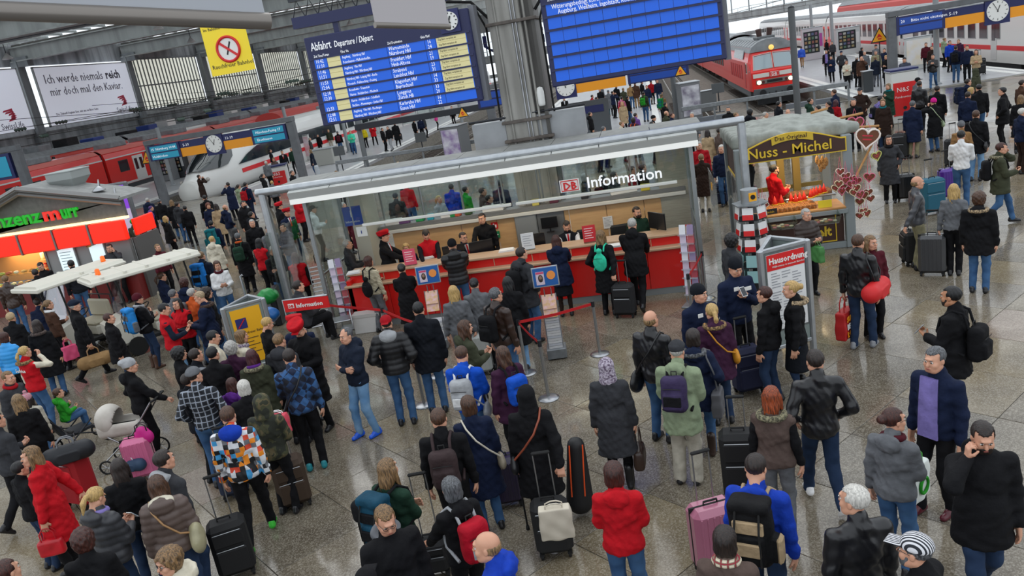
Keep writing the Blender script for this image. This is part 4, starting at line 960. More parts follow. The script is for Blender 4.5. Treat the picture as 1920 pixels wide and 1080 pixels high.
def gantry(name, x0, x1, y, zt, panels, label, posts=(True, True), th=.42):
    t = empty('display_gantry', (0, y, 0), 0, label, 'display board')
    if posts[0]: bx('post', FRAME, x0, x0+th, -.2, .2, 0, zt-.28, t, .02)
    if posts[1]: bx('post', FRAME, x1-th, x1, -.2, .2, 0, zt-.28, t, .02)
    bx('beam', FRAME, x0, x1, -.25, .25, zt-.28, zt, t, .02)
    for kind, a, b_, txt in panels:
        if kind == 'disp':
            d = bx('display', NAVY, a, b_, -.22, .1, zt-1.22, zt-.32, t); m_ = DISP if txt[0] == 't' else DISPB
            for q in (0, 1): bx('screen_row', m_, a+.14, b_-.14, -.235, -.215, zt-.74-.42*q, zt-.4-.42*q, d)
            for q, ln in enumerate(txt[1:].split('|')): text('lettering', ln, .2, WHITE, d, (a+.2, -.24, zt-.64-.42*(q//1)*1.0 if q else zt-.64), (PI/2, 0, 0), .003)
        elif kind == 'bar':
            bx('navy_bar', NAVY, a, b_, -.15, .08, zt-.74, zt-.36, t); bx('orange_bar', ORANGE, a, b_, -.15, .08, zt-1.24, zt-.745, t)
            if txt: text('lettering', txt, .22, WHITE, t, (a+.2, -.155, zt-.66), (PI/2, 0, 0), .003)
        elif kind == 'clock': clock(t, (a+b_)/2, -.2, zt-.8, .5)
    return t
ga = at(272, 267, Y=44); gb = at(543, 216, Y=44); X0, X1, ZT = ga.x, gb.x, (ga.z+gb.z)/2
def gx(u, v): return at(u, v, Y=44).x
gantry('l', X0, X1+.15, 44, ZT, [('disp', gx(281, 280), gx(340, 275), 't15  Nürnberg 10:44|Holzkirchen'), ('bar', gx(340, 275), gx(388, 270), '5-19'), ('clock', gx(388, 265), gx(418, 260), ''), ('bar', gx(418, 260), gx(473, 250), '11-19'), ('disp', gx(473, 250), gx(537, 235), 't  München-Pasing 17|  Ebenhausen')], 'left grey display gantry with clock above the white express train')
ga = at(1662, 25, Y=45); gb = at(1850, 0, Y=45); X0 = ga.x; ZT = ga.z
def gx(u, v): return at(u, v, Y=45).x
gantry('r', X0, X0+9.5, 45, ZT+.05, [('disp', gx(1678, 40), gx(1769, 30), 'b20     Bitte nicht einsteigen|'), ('bar', gx(1769, 30), gx(1848, 20), '5-19'), ('clock', gx(1848, 20), gx(1886, 15), ''), ('bar', gx(1886, 15), gx(1886, 15)+2.6, '')], 'right grey display gantry reading platform 20 with round clock')
ZT = at(700, 236, Y=46).z+.35; xa, xb = at(667, 240, Y=46).x, at(925, 188, Y=46).x
t = empty('display_gantry', (0, 46, 0), 0, 'dark beam gantry seen below the departure board', 'display board'); bx('beam', mat('gantry_dark', '#20242c', .5), xa, xb, -.2, .2, ZT-.45, ZT-.1, t, .02); bx('post', FRAME, xb-.45, xb, -.2, .2, 0, ZT-.45, t, .02)
xa, xb = at(1020, 178, Y=46).x, at(1305, 130, Y=46).x; ZT = at(1150, 155, Y=46).z+.25
t = gantry('m', xa-5.2, xb, 46, ZT+.75, [('disp', at(895, 180, Y=46).x, at(985, 165, Y=46).x, 'b|'), ('bar', at(993, 165, Y=46).x, at(1030, 165, Y=46).x, ''), ('clock', at(1060, 160, Y=46).x-.5, at(1075, 160, Y=46).x+.1, ''), ('bar', at(1078, 155, Y=46).x, at(1172, 140, Y=46).x, ''), ('disp', at(1176, 140, Y=46).x, at(1290, 120, Y=46).x, 'b|')], 'middle display gantry with orange bars under the message board', (False, False))
warn(at(561, 295, 0)+Vector((0, 0, .15)), 'yellow triangular warning sign right of the left gantry', .75)
warn(at(292, 380, 0)+Vector((.3, 0, .1)), 'yellow triangular warning sign left of the left gantry', .75)
warn(at(50, 385, 0)+Vector((0, 0, .0)), 'yellow triangular warning sign at far left before the red train', .75)
p = at(1649, 66, Y=46); warn(Vector((p.x, 46, p.z-2.75)), 'yellow triangular warning sign left of the right gantry', .72, False)
b = MB(); b.cyl((0, 0, 0), .03, p.z-.3, 8); o = b.build('sign_pole', DARKMETAL, loc=(p.x, 46.06, (p.z-.3)/2), label='thin dark pole under the right warning triangle', cat='pole')
p = at(868, 203, Y=46); warn(Vector((p.x, 45.7, p.z-2.95)), 'small yellow warning triangle under the departure board', .55, False)
p = at(1275, 128, Y=46); warn(Vector((p.x, 45.7, p.z-2.85)), 'small yellow warning triangle under the message board', .55, False)
# far left gantry cut by the frame
p = at(8, 318, Y=40); t = empty('display_gantry', (p.x, 40, 0), 0, 'display gantry cut off at the left edge of the picture', 'display board'); bx('post', FRAME, .9, 1.35, -.2, .2, 0, p.z+.9, t, .02); bx('beam', FRAME, -4, 1.35, -.2, .2, p.z+.9, p.z+1.2, t, .02); bx('display', NAVY, -3, .75, -.22, .1, p.z-.55, p.z+.85, t); bx('screen_row', DISP, -2.8, .55, -.24, -.21, p.z-.4, p.z+.7, t)
# ------------------------------------------------------------------ the two large split-flap boards
BNAVY = mat('board_navy', '#151c4a', .45); BBLUE = mat('board_blue', '#0656c8', .4, emit=.32); BFRAME = mat('board_frame', '#20264e', .5); BGREY = mat('board_side_grey', '#6b6d74', .5); CREAM = mat('cream_flap', '#d9cf98', .5, emit=.12)
def board(u0, v0, u1, v1, u2, v2, Y, depth, label, rows, top, full):
    """corners: top left, bottom left, bottom right"""
    a, b_, c = at(u0, v0, Y=Y), at(u1, v1, Y=Y), at(u2, v2, Y=Y)
    x0, x1 = (a.x+b_.x)/2, c.x; z0 = (b_.z+c.z)/2; z1 = a.z; W_, H_ = x1-x0, z1-z0
    t = empty('departure_board', (x0, Y, z0), 0, label, 'departure board')
    bx('case', BNAVY, 0, W_, 0, depth, 0, H_, t, .02); bx('side_panel', BGREY, W_-.02, W_+.1, .15, depth+.1, -.03, H_+.05, t)
    return t, W_, H_
t, W_, H_ = board(569, 72, 605, 235, 906, 190, 17.7, .45, 'split-flap departure board with white destinations on blue rows', 6, 1, 1)
R_ = (PI/2, 0, 0)
text('heading', 'Abfahrt', .25, WHITE, t, (.035*W_, -.012, H_-.3), R_, .006, squeeze=.62, res=2); text('heading', 'Departure / Départ', .19, WHITE, t, (.18*W_, -.012, H_-.3), R_, .006, shear=.15, squeeze=.6, res=2)
for x, s_ in ((.04, 'Zeit Time/Temps'), (.21, 'Über Via'), (.5, 'Ziel Destination'), (.7, 'Gleis Platf.')): text('column_title', s_, .08, WHITE, t, (x*W_, -.012, H_-.45), R_, .004, squeeze=.65)
DATA = [('10:42', 'Augsburg    Nürnberg Hbf', 'Warnemünde', '16'), ('11:10', 'Petershausen - Pfaffenhofen/Ilm', 'Nürnberg Hbf', '24'), ('11:46', 'Augsburg   Ulm Hbf', 'Frankfurt Hbf', '21'), ('11:51', 'Nürnberg Hbf - Würzburg Hbf', 'Hmb-Altona', '19'),
        ('11:53', 'Nürnberg Hbf - Leipzig Hbf - Berlin', 'Stralsund', '23'), ('12:04', 'Moosach - Feldmoching - Freising', 'Landshut Hbf', '31'), ('12:18', 'Rosenheim - Traunstein', 'Klagenfurt Hbf', '14'), ('12:30', 'Harras - Holzkirchen - Miesbach', 'Bayrischzell', '33'),
        ('', 'Harras - Holzkirchen - Schaftlach', 'Lenggries', '33'), ('12:33', 'Buchloe - Memmingen - Lindau Hbf', 'Zürich HB', '20'), ('12:48', 'Augsburg   Ulm Hbf - Plochingen', 'Karlsruhe Hbf', '16'), ('12:51', 'Nürnberg Hbf - Würzburg Hbf', 'Essen Hbf', '22')]
ph = (H_-.52)/6
for r in range(6):
    z0 = .05+ph*(5-r)
    for xa, xb in ((.035, .115), (.115, .205), (.205, .49), (.49, .72), (.72, .785), (.785, .97)): bx('flap_row', BBLUE, xa*W_+.005, xb*W_-.005, -.008, .0, z0+.015, z0+ph-.025, t)
    bx('row_divider', BFRAME, .03, W_-.03, -.03, 0, z0+ph-.025, z0+ph+.01, t)
    for q in (0, 1):
        tm_, via, dest, gl = DATA[2*r+q]; zz = z0+ph*.54-ph*.44*q
        if tm_: text('flap_text', tm_, ph*.5, WHITE, t, (.045*W_, -.012, zz), R_, .003, squeeze=.72)
        text('flap_text', via, ph*.34, WHITE, t, (.212*W_, -.012, zz+.01), R_, .003, squeeze=.62); text('flap_text', dest, ph*.5, WHITE, t, (.5*W_, -.012, zz), R_, .003, squeeze=.72); text('flap_text', gl, ph*.5, WHITE, t, (.735*W_, -.012, zz), R_, .003, squeeze=.75)
        bx('cream_flap', CREAM, .118*W_, .2*W_, -.011, -.004, zz-.015, zz+.095, t)
        if r < 5: bx('cream_flap', CREAM, .79*W_, .965*W_, -.011, -.004, zz-.015, zz+.095, t); text('flap_text', 'Zug fährt verspätet ab', .06, mat('flap_ink', '#6a6450', .6), t, (.8*W_, -.014, zz+.02), R_, .002, squeeze=.75)
clock(t, W_-.42, -.06, H_-.2, .19)
t, W2, H2 = board(1013, -22, 1032, 163, 1364, 112, 17.6, .5, 'large blue message board with two lines about weather delays', 6, 1, 1)
text('column_title', 'Zeit Time/Temps', .09, WHITE, t, (.15, -.012, H2-.28), R_, .004); text('column_title', 'Über Via', .09, WHITE, t, (.75, -.012, H2-.28), R_, .004)
ph = (H2-.4)/6; nb = 12
for r in range(6):
    z0 = .07+ph*(5-r)
    for q in range(nb): xa = .1+(W2-.2)*q/nb; bx('flap_row', BBLUE, xa+.004, xa+(W2-.2)/nb-.004, -.008, 0, z0+.03, z0+ph-.02, t)
    bx('row_divider', BFRAME, .03, W2-.03, -.05, 0, z0+ph-.02, z0+ph+.02, t)
text('flap_text', 'Witterungsbedingt kommt es zu Zugausfällen und Verspätungen im Raum', .135, WHITE, t, (.22, -.014, .07+ph*5+ph*.56), R_, .003, squeeze=.74, res=2); text('flap_text', 'Augsburg, Weilheim, Ingolstadt, Kochel, Deisenhofen', .135, WHITE, t, (.34, -.014, .07+ph*5+ph*.15), R_, .003, squeeze=.74, res=2)
# hangers of the boards
t = empty('board_hanger', (0, 17.95, 0), 0, 'navy steel truss carrying the departure board', 'truss')
a = at(552, 45, Y=17.95); c = at(700, 20, Y=17.95); bx('beam', BNAVY, a.x, c.x+2.6, -.12, .12, a.z-.12, a.z+.12, t); bx('beam', DARKMETAL, a.x, c.x+2.6, -.08, .08, a.z+.45, a.z+.55, t)
for k in range(14): x = a.x+.3*k; b = MB(); b.tube([(x, 0, a.z+.1), (x+.15, 0, a.z+.47), (x+.3, 0, a.z+.1)], .015, 4); b.build('lattice', DARKMETAL, t)
for x in (a.x+.9, a.x+2.6): bx('drop', BNAVY, x, x+.12, -.06, .06, a.z-.5, a.z, t)
# ------------------------------------------------------------------ central column
cxl, cxr = at(952, 262, Y=18.4), at(1036, 262, Y=18.4); CX = (cxl.x+cxr.x)/2; CW = (cxr.x-cxl.x)
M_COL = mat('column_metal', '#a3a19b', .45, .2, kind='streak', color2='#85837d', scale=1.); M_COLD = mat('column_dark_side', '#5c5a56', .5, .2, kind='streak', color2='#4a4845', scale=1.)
t = empty('trim_41', (CX, 18.9, 0)); t['kind'] = 'structure'
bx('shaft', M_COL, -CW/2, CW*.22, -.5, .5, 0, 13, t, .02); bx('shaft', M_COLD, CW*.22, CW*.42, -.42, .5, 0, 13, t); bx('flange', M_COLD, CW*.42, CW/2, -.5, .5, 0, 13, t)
for x in (-CW*.33, CW*.02, CW*.1, CW*.3): b = MB(); b.tube([(x, -.54, 1.5), (x, -.54, 12)], .028 if x < 0 or x > .3 else .02, 6); b.build('conduit', CHROME if abs(x) < .2 else M_COL, t)
zc0, zc1 = at(985, 228, Y=18.4).z, at(955, 44, Y=18.4).z
for z in (zc0, zc1, 3.27):
    b = MB(); b.rbox(-CW/2-.06, CW/2+.06, -.6, .58, z, z+.07, .01); b.build('collar', mat('collar_rust', '#6b625a', .6, kind='noise', color2='#4a4440'), t)
for sx in (-1, 1): b = MB(); b.tube([(sx*(CW/2+.12), -.3, zc0), (sx*(CW/2+.1), -.3, zc1), (sx*(CW/2+.3), -.3, zc1+.5)], .025, 5); b.tube([(sx*(CW/2+.02), -.3, zc1+.2), (sx*(CW/2+.35), -.3, zc1+.6), (sx*(CW/2+.9), -.3, zc1+.7)], .035, 5); b.build('cable', RUBBER, t)
b = MB(); b.lathe([(.07, zc0+.3), (.08, zc0+.35), (.085, zc0+.6), (.06, zc0+.7), (.0, zc0+.72)], (CW*.4, -.6, 0), 12); b.build('siren', WPL, t)
for k, (u0, v0, u1, v1, lab) in enumerate([(884, 236, 957, 290, 'left light grey box cladding beside the column on the kiosk roof'), (1003, 215, 1101, 255, 'right light grey box cladding beside the column on the kiosk roof')]):
    a, c = at(u0, v0, Y=18.45), at(u1, v1, Y=18.45); z1 = at((u0+u1)/2, (v0+(v1-20))/2 if 0 else v0, Y=18.45).z
    t = empty('cladding_box', (0, 18.45, 0), 0, lab, 'box'); bx('panel', mat('light_grey_panel', '#a5a8ab', .5, kind='noise', color2='#999c9f', scale=.6), a.x, c.x, 0, .45, 3.2, a.z, t, .01)
    b = MB(); b.tube([(a.x-.05, -.03, a.z+.06), (c.x+.05, -.03, a.z+.06)], .03, 5); b.build('rail', DARKMETAL, t)
# ------------------------------------------------------------------ banners near the balcony
def roller(pa, pb, r, label, drop_dir, hgt, c='#b7b8bc'):
    pa, pb = Vector(pa), Vector(pb); t = empty('hanging_banner', pa, 0, label, 'banner')
    b = MB(); b.tube([(0, 0, 0), pb-pa], r, 16); b.build('roller_tube', mat('banner_tube', '#7b756f', .3, .4), t)
    b = MB(); d = (pb-pa); n_ = Vector((-d.y, d.x, 0)).normalized()*.012; u_ = Vector((0, 0, hgt)); e = d*.012
    b.prism([e-n_, d-e-n_, d-e-n_+u_, e-n_+u_], n_*2); b.build('cloth', mat('banner_cloth', c, .7), t)
roller(at(-60, 18, Y=5.2), at(505, 40, Y=6.6), .068, 'wide white banner roll seen from behind at the top left', 1, .9, '#9fa2a8')
roller(at(703, 47, Y=7.6), at(843, 50, Y=8.3), .028, 'small pale banner hanging before the departure board', 1, .8, '#a9a4a6')
a, b2, c, d = at(372, 42, Y=27), at(457, 40, Y=27), at(475, 131, Y=27), at(399, 143, Y=27)
t = empty('no_smoking_banner', (a.x, 27, 0), 0, 'yellow hanging banner with a red no-smoking symbol', 'banner'); W_ = b2.x-a.x; z1 = (a.z+b2.z)/2; z0 = (c.z+d.z)/2
bx('cloth', mat('banner_yellow', '#ecd230', .6, emit=.1), 0, W_, 0, .01, z0, z1, t); b = MB(); b.tube([(-.05, 0, z1), (W_+.05, 0, z1)], .03, 6); b.build('rod', CHROME, t)
cx, cz = W_/2+.02, z0+(z1-z0)*.47; b = MB(); b.cyl((cx, -.005, cz), W_*.23, .01, 32, 'y'); b.build('disc', WPL, t)
b = MB(); b.tube([(cx+W_*.25*math.cos(2*PI*k/36), -.015, cz+W_*.25*math.sin(2*PI*k/36)) for k in range(36)], W_*.03, 6, closed=True); Mr = Matrix.Translation((cx, -.02, cz))@Matrix.Rotation(math.radians(40), 4, 'Y'); b.box(-W_*.25, W_*.25, -.01, .01, -W_*.025, W_*.025, Mr); b.build('prohibition_ring', DREDP, t)
Mr = Matrix.Translation((cx, -.012, cz))@Matrix.Rotation(math.radians(-65), 4, 'Y'); b = MB(); b.box(-W_*.12, W_*.16, -.004, .004, -W_*.018, W_*.018, Mr); b.build('cigarette', BLACKG, t)
text('lettering', 'Rauchfreier Bahnhof', .2, BLACKG, t, (.08, -.006, z0+.22), R_, .003, squeeze=.95); text('lettering', 'Im Bahnhof', .14, BLACKG, t, (.08, -.006, z1-.22), R_, .003)
for x in (.05, W_-.05): b = MB(); b.tube([(x, 0, z1), (x, 0, 12.4)], .008, 4); b.build('cord', M_WIRE, t)
# ------------------------------------------------------------------ trains
TRED = mat('train_red', '#e42a24', .35, coat=.3); TREDD = mat('train_red_faded', '#cc4038', .45); TWH = mat('train_white', '#dcdcd8', .35, coat=.3); TSTR = mat('stripe_red', '#d4242a', .4); TGREY = mat('train_roof_grey', '#8d9194', .5, kind='noise', color2='#74787b', scale=.4); TDARK = mat('underframe', '#232427', .8, kind='noise', color2='#161719'); TGL = mat('train_window', '#252d33', .08, spec=.8); TSK = mat('train_skirt', '#55595c', .6)
def shell(prof, y0, y1, name, m, parent):
    b = MB(); b.prism([(x, y0, z) for x, z in prof], (0, y1-y0, 0)); return b.build(name, m, parent)
def prof(w_, z0, zs, zt, n=8):
    h = w_/2; p = [(-h, z0), (h, z0), (h, zs)]
    for i in range(1, n): a = PI*i/n; p.append((h*math.cos(a)**1 if abs(math.cos(a)) > 1e-6 else 0, zs+(zt-zs)*math.sin(a)**.75))
    return p+[(-h, zs)]
def bogie(parent, y, w_=2.6):
    t = empty('bogie', (0, y, -.45)); t.parent = parent; bx('frame', TDARK, -w_/2, w_/2, -1.5, 1.5, .05, .35, t, .05)
    for yy in (-1.2, 1.2):
        for sx in (-1, 1): b = MB(); b.cyl((sx*.76, yy, .0), .42, .13, 20, 'x'); b.build('wheel', mat('wheel_steel', '#4b4744', .5, .6), t)
def windows(parent, side_x, ys, z0, z1, w_, frame=None, name='window', m=None):
    s_ = 1 if side_x > 0 else -1
    for y in ys:
        if frame: bx('window_frame', frame, min(side_x, side_x+s_*.02), max(side_x, side_x+s_*.02), y-w_/2-.06, y+w_/2+.06, z0-.06, z1+.06, parent)
        bx(name, m or TGL, min(side_x, side_x+s_*.03), max(side_x, side_x+s_*.03), y-w_/2, y+w_/2, z0, z1, parent)
# red diesel locomotive
t = empty('locomotive', (8.72, 57.6, -.0), 0, 'red diesel locomotive with two lit headlamps at the track end', 'train'); L = 15.5
LP = [(-1.55, .05), (1.55, .05), (1.55, 1.95), (1.3, 2.85), (-1.3, 2.85), (-1.55, 1.95)]
b = MB(); b.prism([(x, .9, z) for x, z in LP], (0, L, 0))
# sloping cab front
F0 = [(-1.45, -.05, .15), (1.45, -.05, .15), (1.5, -.1, 1.25), (-1.5, -.1, 1.25)]
b.add([(-1.55, .95, .05), (1.55, .95, .05), (1.45, 0, .05), (-1.45, 0, .05), (-1.5, -.05, 1.3), (1.5, -.05, 1.3), (1.55, .95, 1.95), (-1.55, .95, 1.95), (-1.28, .62, 2.55), (1.28, .62, 2.55), (1.3, .95, 2.85), (-1.3, .95, 2.85)],
      [(3, 2, 1, 0), (3, 4, 5, 2), (4, 8, 9, 5), (8, 11, 10, 9), (2, 5, 6, 1), (5, 9, 10, 6), (0, 7, 4, 3), (7, 11, 8, 4)])
b.build('body', TRED, t)
b = MB(); b.prism([(x, .55, z) for x, z in [(-1.42, 2.6), (1.42, 2.6), (1.25, 2.95), (.85, 3.22), (.3, 3.35), (-.3, 3.35), (-.85, 3.22), (-1.25, 2.95)]], (0, L+.2, 0)); b.build('roof', TGREY, t)
b = MB()
for k in range(9): y = 1.6+k*1.5; b.tube([(-1.28, y, 2.93), (-.86, y, 3.24), (0, y, 3.38), (.86, y, 3.24), (1.28, y, 2.93)], .025, 4)
b.build('roof_rib', TGREY, t); bx('roof_hatch', mat('roof_hatch', '#5d6163', .6), -.6, .6, 2.4, 4.4, 3.3, 3.5, t, .04)
for x in (-.3, .3): b = MB(); b.tube([(x, 3.2, 3.3), (x*1.3, 3.1, 4.0)], [.16, .2], 10); b.build('exhaust_stack', mat('rusty_stack', '#4a3530', .7), t)
M1 = Matrix.Identity(4); sl = math.atan2(.67, 1.25)
for sx in (-1, 1):
    b = MB(); b.prism([(sx*.08, .06, 1.5), (sx*1.28, .06, 1.48), (sx*1.17, .5, 2.32), (sx*.08, .53, 2.4)][::sx], (0, -.035, .0)); b.build('windscreen', mat('loco_glass', '#8fa0a6', .08, spec=.9), t)
    b = MB(); b.tube([(sx*.05, .02, 1.47), (sx*1.32, .02, 1.45), (sx*1.2, .48, 2.37), (sx*.05, .5, 2.45)], .035, 6, closed=True); b.build('windscreen_frame', mat('frame_pale', '#c9c2bc', .5), t)
    b = MB(); b.cyl((sx*1.02, -.1, .62), .13, .1, 18, 'y'); b.build('headlamp', mat('headlamp_lit', '#ffe6b0', .3, emit=6.), t); b = MB(); b.cyl((sx*.74, -.09, .62), .1, .06, 14, 'y'); b.build('tail_lamp', mat('tail_lamp', '#5a1a1a', .3), t)
    b = MB(); b.cyl((sx*.88, -.35, -.05), .07, .5, 10, 'y'); b.cyl((sx*.88, -.6, -.05), .22, .06, 18, 'y'); b.build('buffer', TDARK, t)
    b = MB(); b.box(sx*1.5-.04, sx*1.5+.04, .3, 1.0, 1.35, 1.42); b.build('handrail', CHROME, t)
bx('light_band', mat('lamp_band_grey', '#77736c', .5), -1.2, 1.2, -.1, .0, .48, .78, t, .03); bx('grille', TDARK, -.5, .5, -.12, -.08, .55, .72, t)
WH = mat('front_white_panel', '#d9d5cd', .5)
bx('white_panel', WH, -1.38, -.33, -.1, .02, .93, 1.2, t); bx('white_panel', WH, .33, 1.38, -.1, .02, .93, 1.2, t)
bx('logo_plate', TRED, -.3, .3, -.12, 0, .9, 1.24, t); b = MB(); b.tube([(-.27, -.13, .93), (.27, -.13, .93), (.27, -.13, 1.21), (-.27, -.13, 1.21)], .014, 4, closed=True); b.build('logo_frame', WPL, t); text('logo_letters', 'DB', .28, WPL, t, (-.19, -.125, .965), (PI/2, 0, 0), .004, bold=.006)
b = MB(); b.lathe([(.17, 0), (.17, .1), (.1, .12)], n=14, M=Matrix.Translation((0, .5, 2.78))@Matrix.Rotation(PI/2, 4, 'X')); b.build('top_lamp', mat('amber_lamp', '#e8b860', .3, emit=1.), t)
bx('buffer_beam', TSK, -1.4, 1.4, -.12, .3, -.3, .2, t, .03); bx('snow_plough', TDARK, -1.2, 1.2, -.2, .1, -.85, -.4, t); b = MB(); b.tube([(0, -.35, -.05), (0, -.45, -.3)], .06, 6); b.tube([(-.4, -.2, -.1), (-.45, -.3, -.5)], .03, 5); b.tube([(.4, -.2, -.1), (.45, -.3, -.5)], .03, 5); b.build('coupling', TDARK, t)
shell([(-1.5, -.35), (1.5, -.35), (1.5, .06), (-1.5, .06)], .9, L, 'skirt', TSK, t)
for s_ in (-1, 1):
    windows(t, s_*1.551, [1.75], 1.25, 1.85, .5, WH); 
    for k in range(6): bx('side_vent', mat('vent_red', '#a3181c', .6), s_*1.55-.02, s_*1.55+.02, 4.2+k*1.3, 4.9+k*1.3, .7, 1.7, t)
    b = MB(); b.prism([(s_*1.5, 3.4, 2.12), (s_*1.36, 3.4, 2.7), (s_*1.42, 3.4, 2.72), (s_*1.56, 3.4, 2.12)][::s_], (0, 5.5, 0)); b.build('engine_window', mat('engine_glass', '#5d666b', .2), t)
    bx('cab_door', mat('door_red', '#b9161a', .4), s_*1.55-.015, s_*1.55+.015, 2.35, 3.05, .2, 1.95, t)
bogie(t, 3.6); bogie(t, 11.8)
# coaches behind the locomotive
for k in range(3):
    t = empty('passenger_coach', (8.72, 74.6+k*26.8, 0), 0, f'red passenger coach behind the locomotive, {["first","second","third"][k]} in line', 'train')
    shell(prof(2.9, .0, 2.5, 3.5), 0, 26.2, 'body', TRED, t); shell([(-1.46, 3.0-.5), (1.46, 2.5), (1.2, 3.3), (.5, 3.56), (-.5, 3.56), (-1.2, 3.3)], 0, 26.2, 'roof', TGREY, t); windows(t, -1.45, [2+1.9*i for i in range(12)], 1.1, 2.0, 1.3); bogie(t, 4); bogie(t, 22)
# white coaches on the right
WXF = 21.4
def white_coach(y0, L, label, nose=False):
    t = empty('passenger_coach', (WXF+1.45, y0, 0), 0, label, 'train')
    if nose:
        b = MB(); y1 = 4.2; z0, zs, zt = -.1, 2.7, 3.45
        P0 = prof(2.9, -.2, 2.6, 3.5); rings = [(0., .8, .62, .1), (.25, .9, .78, 0), (1.0, .97, .9, 0), (2.4, 1, .97, 0), (4.2, 1, 1, 0)]
        vs = []; fs = []; n = len(P0)
        for (yy, sw, sh, dz) in rings: vs += [(x*sw, yy+(1-min(1, max(0, (2.2-z)/2.0)))*1.6*(1-yy/4.2), -.2+(z+.2)*sh+dz) for x, z in P0]
        for i in range(len(rings)-1): fs += [(i*n+k, i*n+(k+1) % n, (i+1)*n+(k+1) % n, (i+1)*n+k) for k in range(n)]
        fs.append(tuple(range(n))); b.add(vs, fs, False); b.build('cab_nose', TWH, t)
        b = MB(); b.prism([(-1.0, .42, 1.35), (1.0, .42, 1.35), (.8, 1.72, 2.35), (-.8, 1.72, 2.35)], (0, -.05, .05)); b.build('windscreen', TGL, t)
        b = MB(); b.prism([(-1.44, 1.7, 1.25), (-1.44, 2.3, 1.25), (-1.46, 2.5, 2.1), (-1.45, 2.3, 2.1)], (-.03, 0, 0)); b.build('cab_window', TGL, t); ya = 4.2
    else: ya = 0
    shell(prof(2.9, -.2, 2.6, 3.5), ya, L, 'body', TWH, t); shell([(-1.42, 2.72), (1.42, 2.72), (1.15, 3.34), (.5, 3.56), (-.5, 3.56), (-1.15, 3.34)], ya, L, 'roof', TGREY, t)
    bx('red_stripe', TSTR, -1.465, -1.45, (2.2 if nose else .3), L-.3, .55, .82, t); shell([(-1.35, -.75), (1.35, -.75), (1.4, -.2), (-1.4, -.2)], 3.5, L-1, 'underframe', TDARK, t)
    ws = [ya+2.6+1.86*i for i in range(int((L-ya-4)/1.86))]; windows(t, -1.45, ws, 1.25, 2.3, 1.15, mat('window_rubber', '#9a9c9c', .6))
    for yd in ((ya+1.0,) if not nose else (7.1,))+(L-1.0,): bx('door', mat('door_grey', '#c9cac8', .4) if nose else TRED, -1.475, -1.45, yd-.42, yd+.42, -.05, 2.25, t); bx('door_window', TGL, -1.49, -1.47, yd-.24, yd+.24, 1.1, 2.0, t)
    bogie(t, 5.2 if nose else 3.2); bogie(t, L-3.2); return t
white_coach(48.2, 26.2, 'white control coach with red stripe and sloping cab nose, at right edge', True)
for k in range(3): white_coach(74.8+26.6*k, 26.2, f'white coach with red stripe on the right track, {["directly behind the control coach","second behind the control coach","last one far away"][k]}')
t = empty('passenger_coach', (31, 52, 0), 0, 'far red coach seen above the white coaches at top right', 'train'); shell(prof(2.9, 0, 3.0, 4.3), 0, 80, 'body', TREDD, t); shell([(-1.2, 3.9), (1.2, 3.9), (.6, 4.4), (-.6, 4.4)], 0, 80, 'roof', TGREY, t); bx('white_band', TWH, -1.47, -1.45, 0, 80, 2.6, 2.8, t)
# white express train with rounded nose
t = empty('express_train', (-27.75, 44.9, 0), 0, 'white high-speed train with rounded nose, dark windscreen and red stripe', 'train')
def ice_ring(y, n=24):
    s_ = min(1, (y/7.0)); w_ = 1.45*min(1, (.30+.7*math.sin(min(1, y/4.2)*PI/2))); top = 1.05+2.4*math.sin(min(1, s_)*PI/2)**1.15; bot = -.35+.25*max(0, 1-y/1.2)
    if y < .35: w_ *= (.55+.45*(y/.35)**.5)
    out = []
    for k in range(n):
        a = 2*PI*k/n; ca_, sa_ = math.cos(a), math.sin(a); e = .62 if sa_ < 0 else .8
        x = w_*math.copysign(abs(ca_)**e, ca_); m_ = .75; z = (m_+(top-m_)*abs(sa_)**e) if sa_ >= 0 else (m_-(m_-bot)*abs(sa_)**.5); out.append((x, y, z))
    return out
ysq = [0, .08, .2, .4, .7, 1.05, 1.5, 2, 2.6, 3.3, 4.1, 5, 6, 7, 8.5]; vs = []; fs = []; n = 24
for y in ysq: vs += ice_ring(y)
for i in range(len(ysq)-1): fs += [(i*n+k, i*n+(k+1) % n, (i+1)*n+(k+1) % n, (i+1)*n+k) for k in range(n)]
fs.append(tuple(range(n))[::-1]); b = MB(); b.add(vs, fs, True); b.build('nose', TWH, t)
vs = []; fs = []; rows = [1.1, 1.7, 2.4, 3.1, 3.9, 4.7]
for i, y in enumerate(rows):
    r_ = ice_ring(y); half = [.5, 1., 1.25, 1.3, 1.15, .7][i]
    for k in range(9):
        tt = (k/8-.5)*2*half*.92; a = PI/2-tt; w_ = max(abs(p[0]) for p in r_); top = max(p[2] for p in r_); e = .8; x = w_*math.copysign(abs(math.cos(a))**e, math.cos(a)); z = .75+(top-.75)*abs(math.sin(a))**e; vs.append((x*1.06, y-.1, .75+(z-.75)*1.06))
for i in range(len(rows)-1): fs += [(i*9+k, i*9+k+1, (i+1)*9+k+1, (i+1)*9+k) for k in range(8)]
b = MB(); b.add(vs, fs, True); b.build('windscreen', mat('ice_glass', '#1d2428', .06, spec=.9), t)
b = MB(); b.tube([(.1, 1.3, 1.9), (.25, 2.0, 2.2), (.2, 2.9, 2.6)], .03, 5); b.build('wiper', DARKMETAL, t)
b = MB(); b.lathe([(.62, 0), (.7, .06), (.72, .35), (.6, .5)], n=20, M=Matrix.Translation((0, .35, .42))@Matrix.Rotation(PI/2, 4, 'X')); b.build('coupler_hatch', mat('hatch_white', '#cfcfca', .4), t); bx('coupler', TDARK, -.45, .45, -.3, .4, -.55, -.1, t, .05)
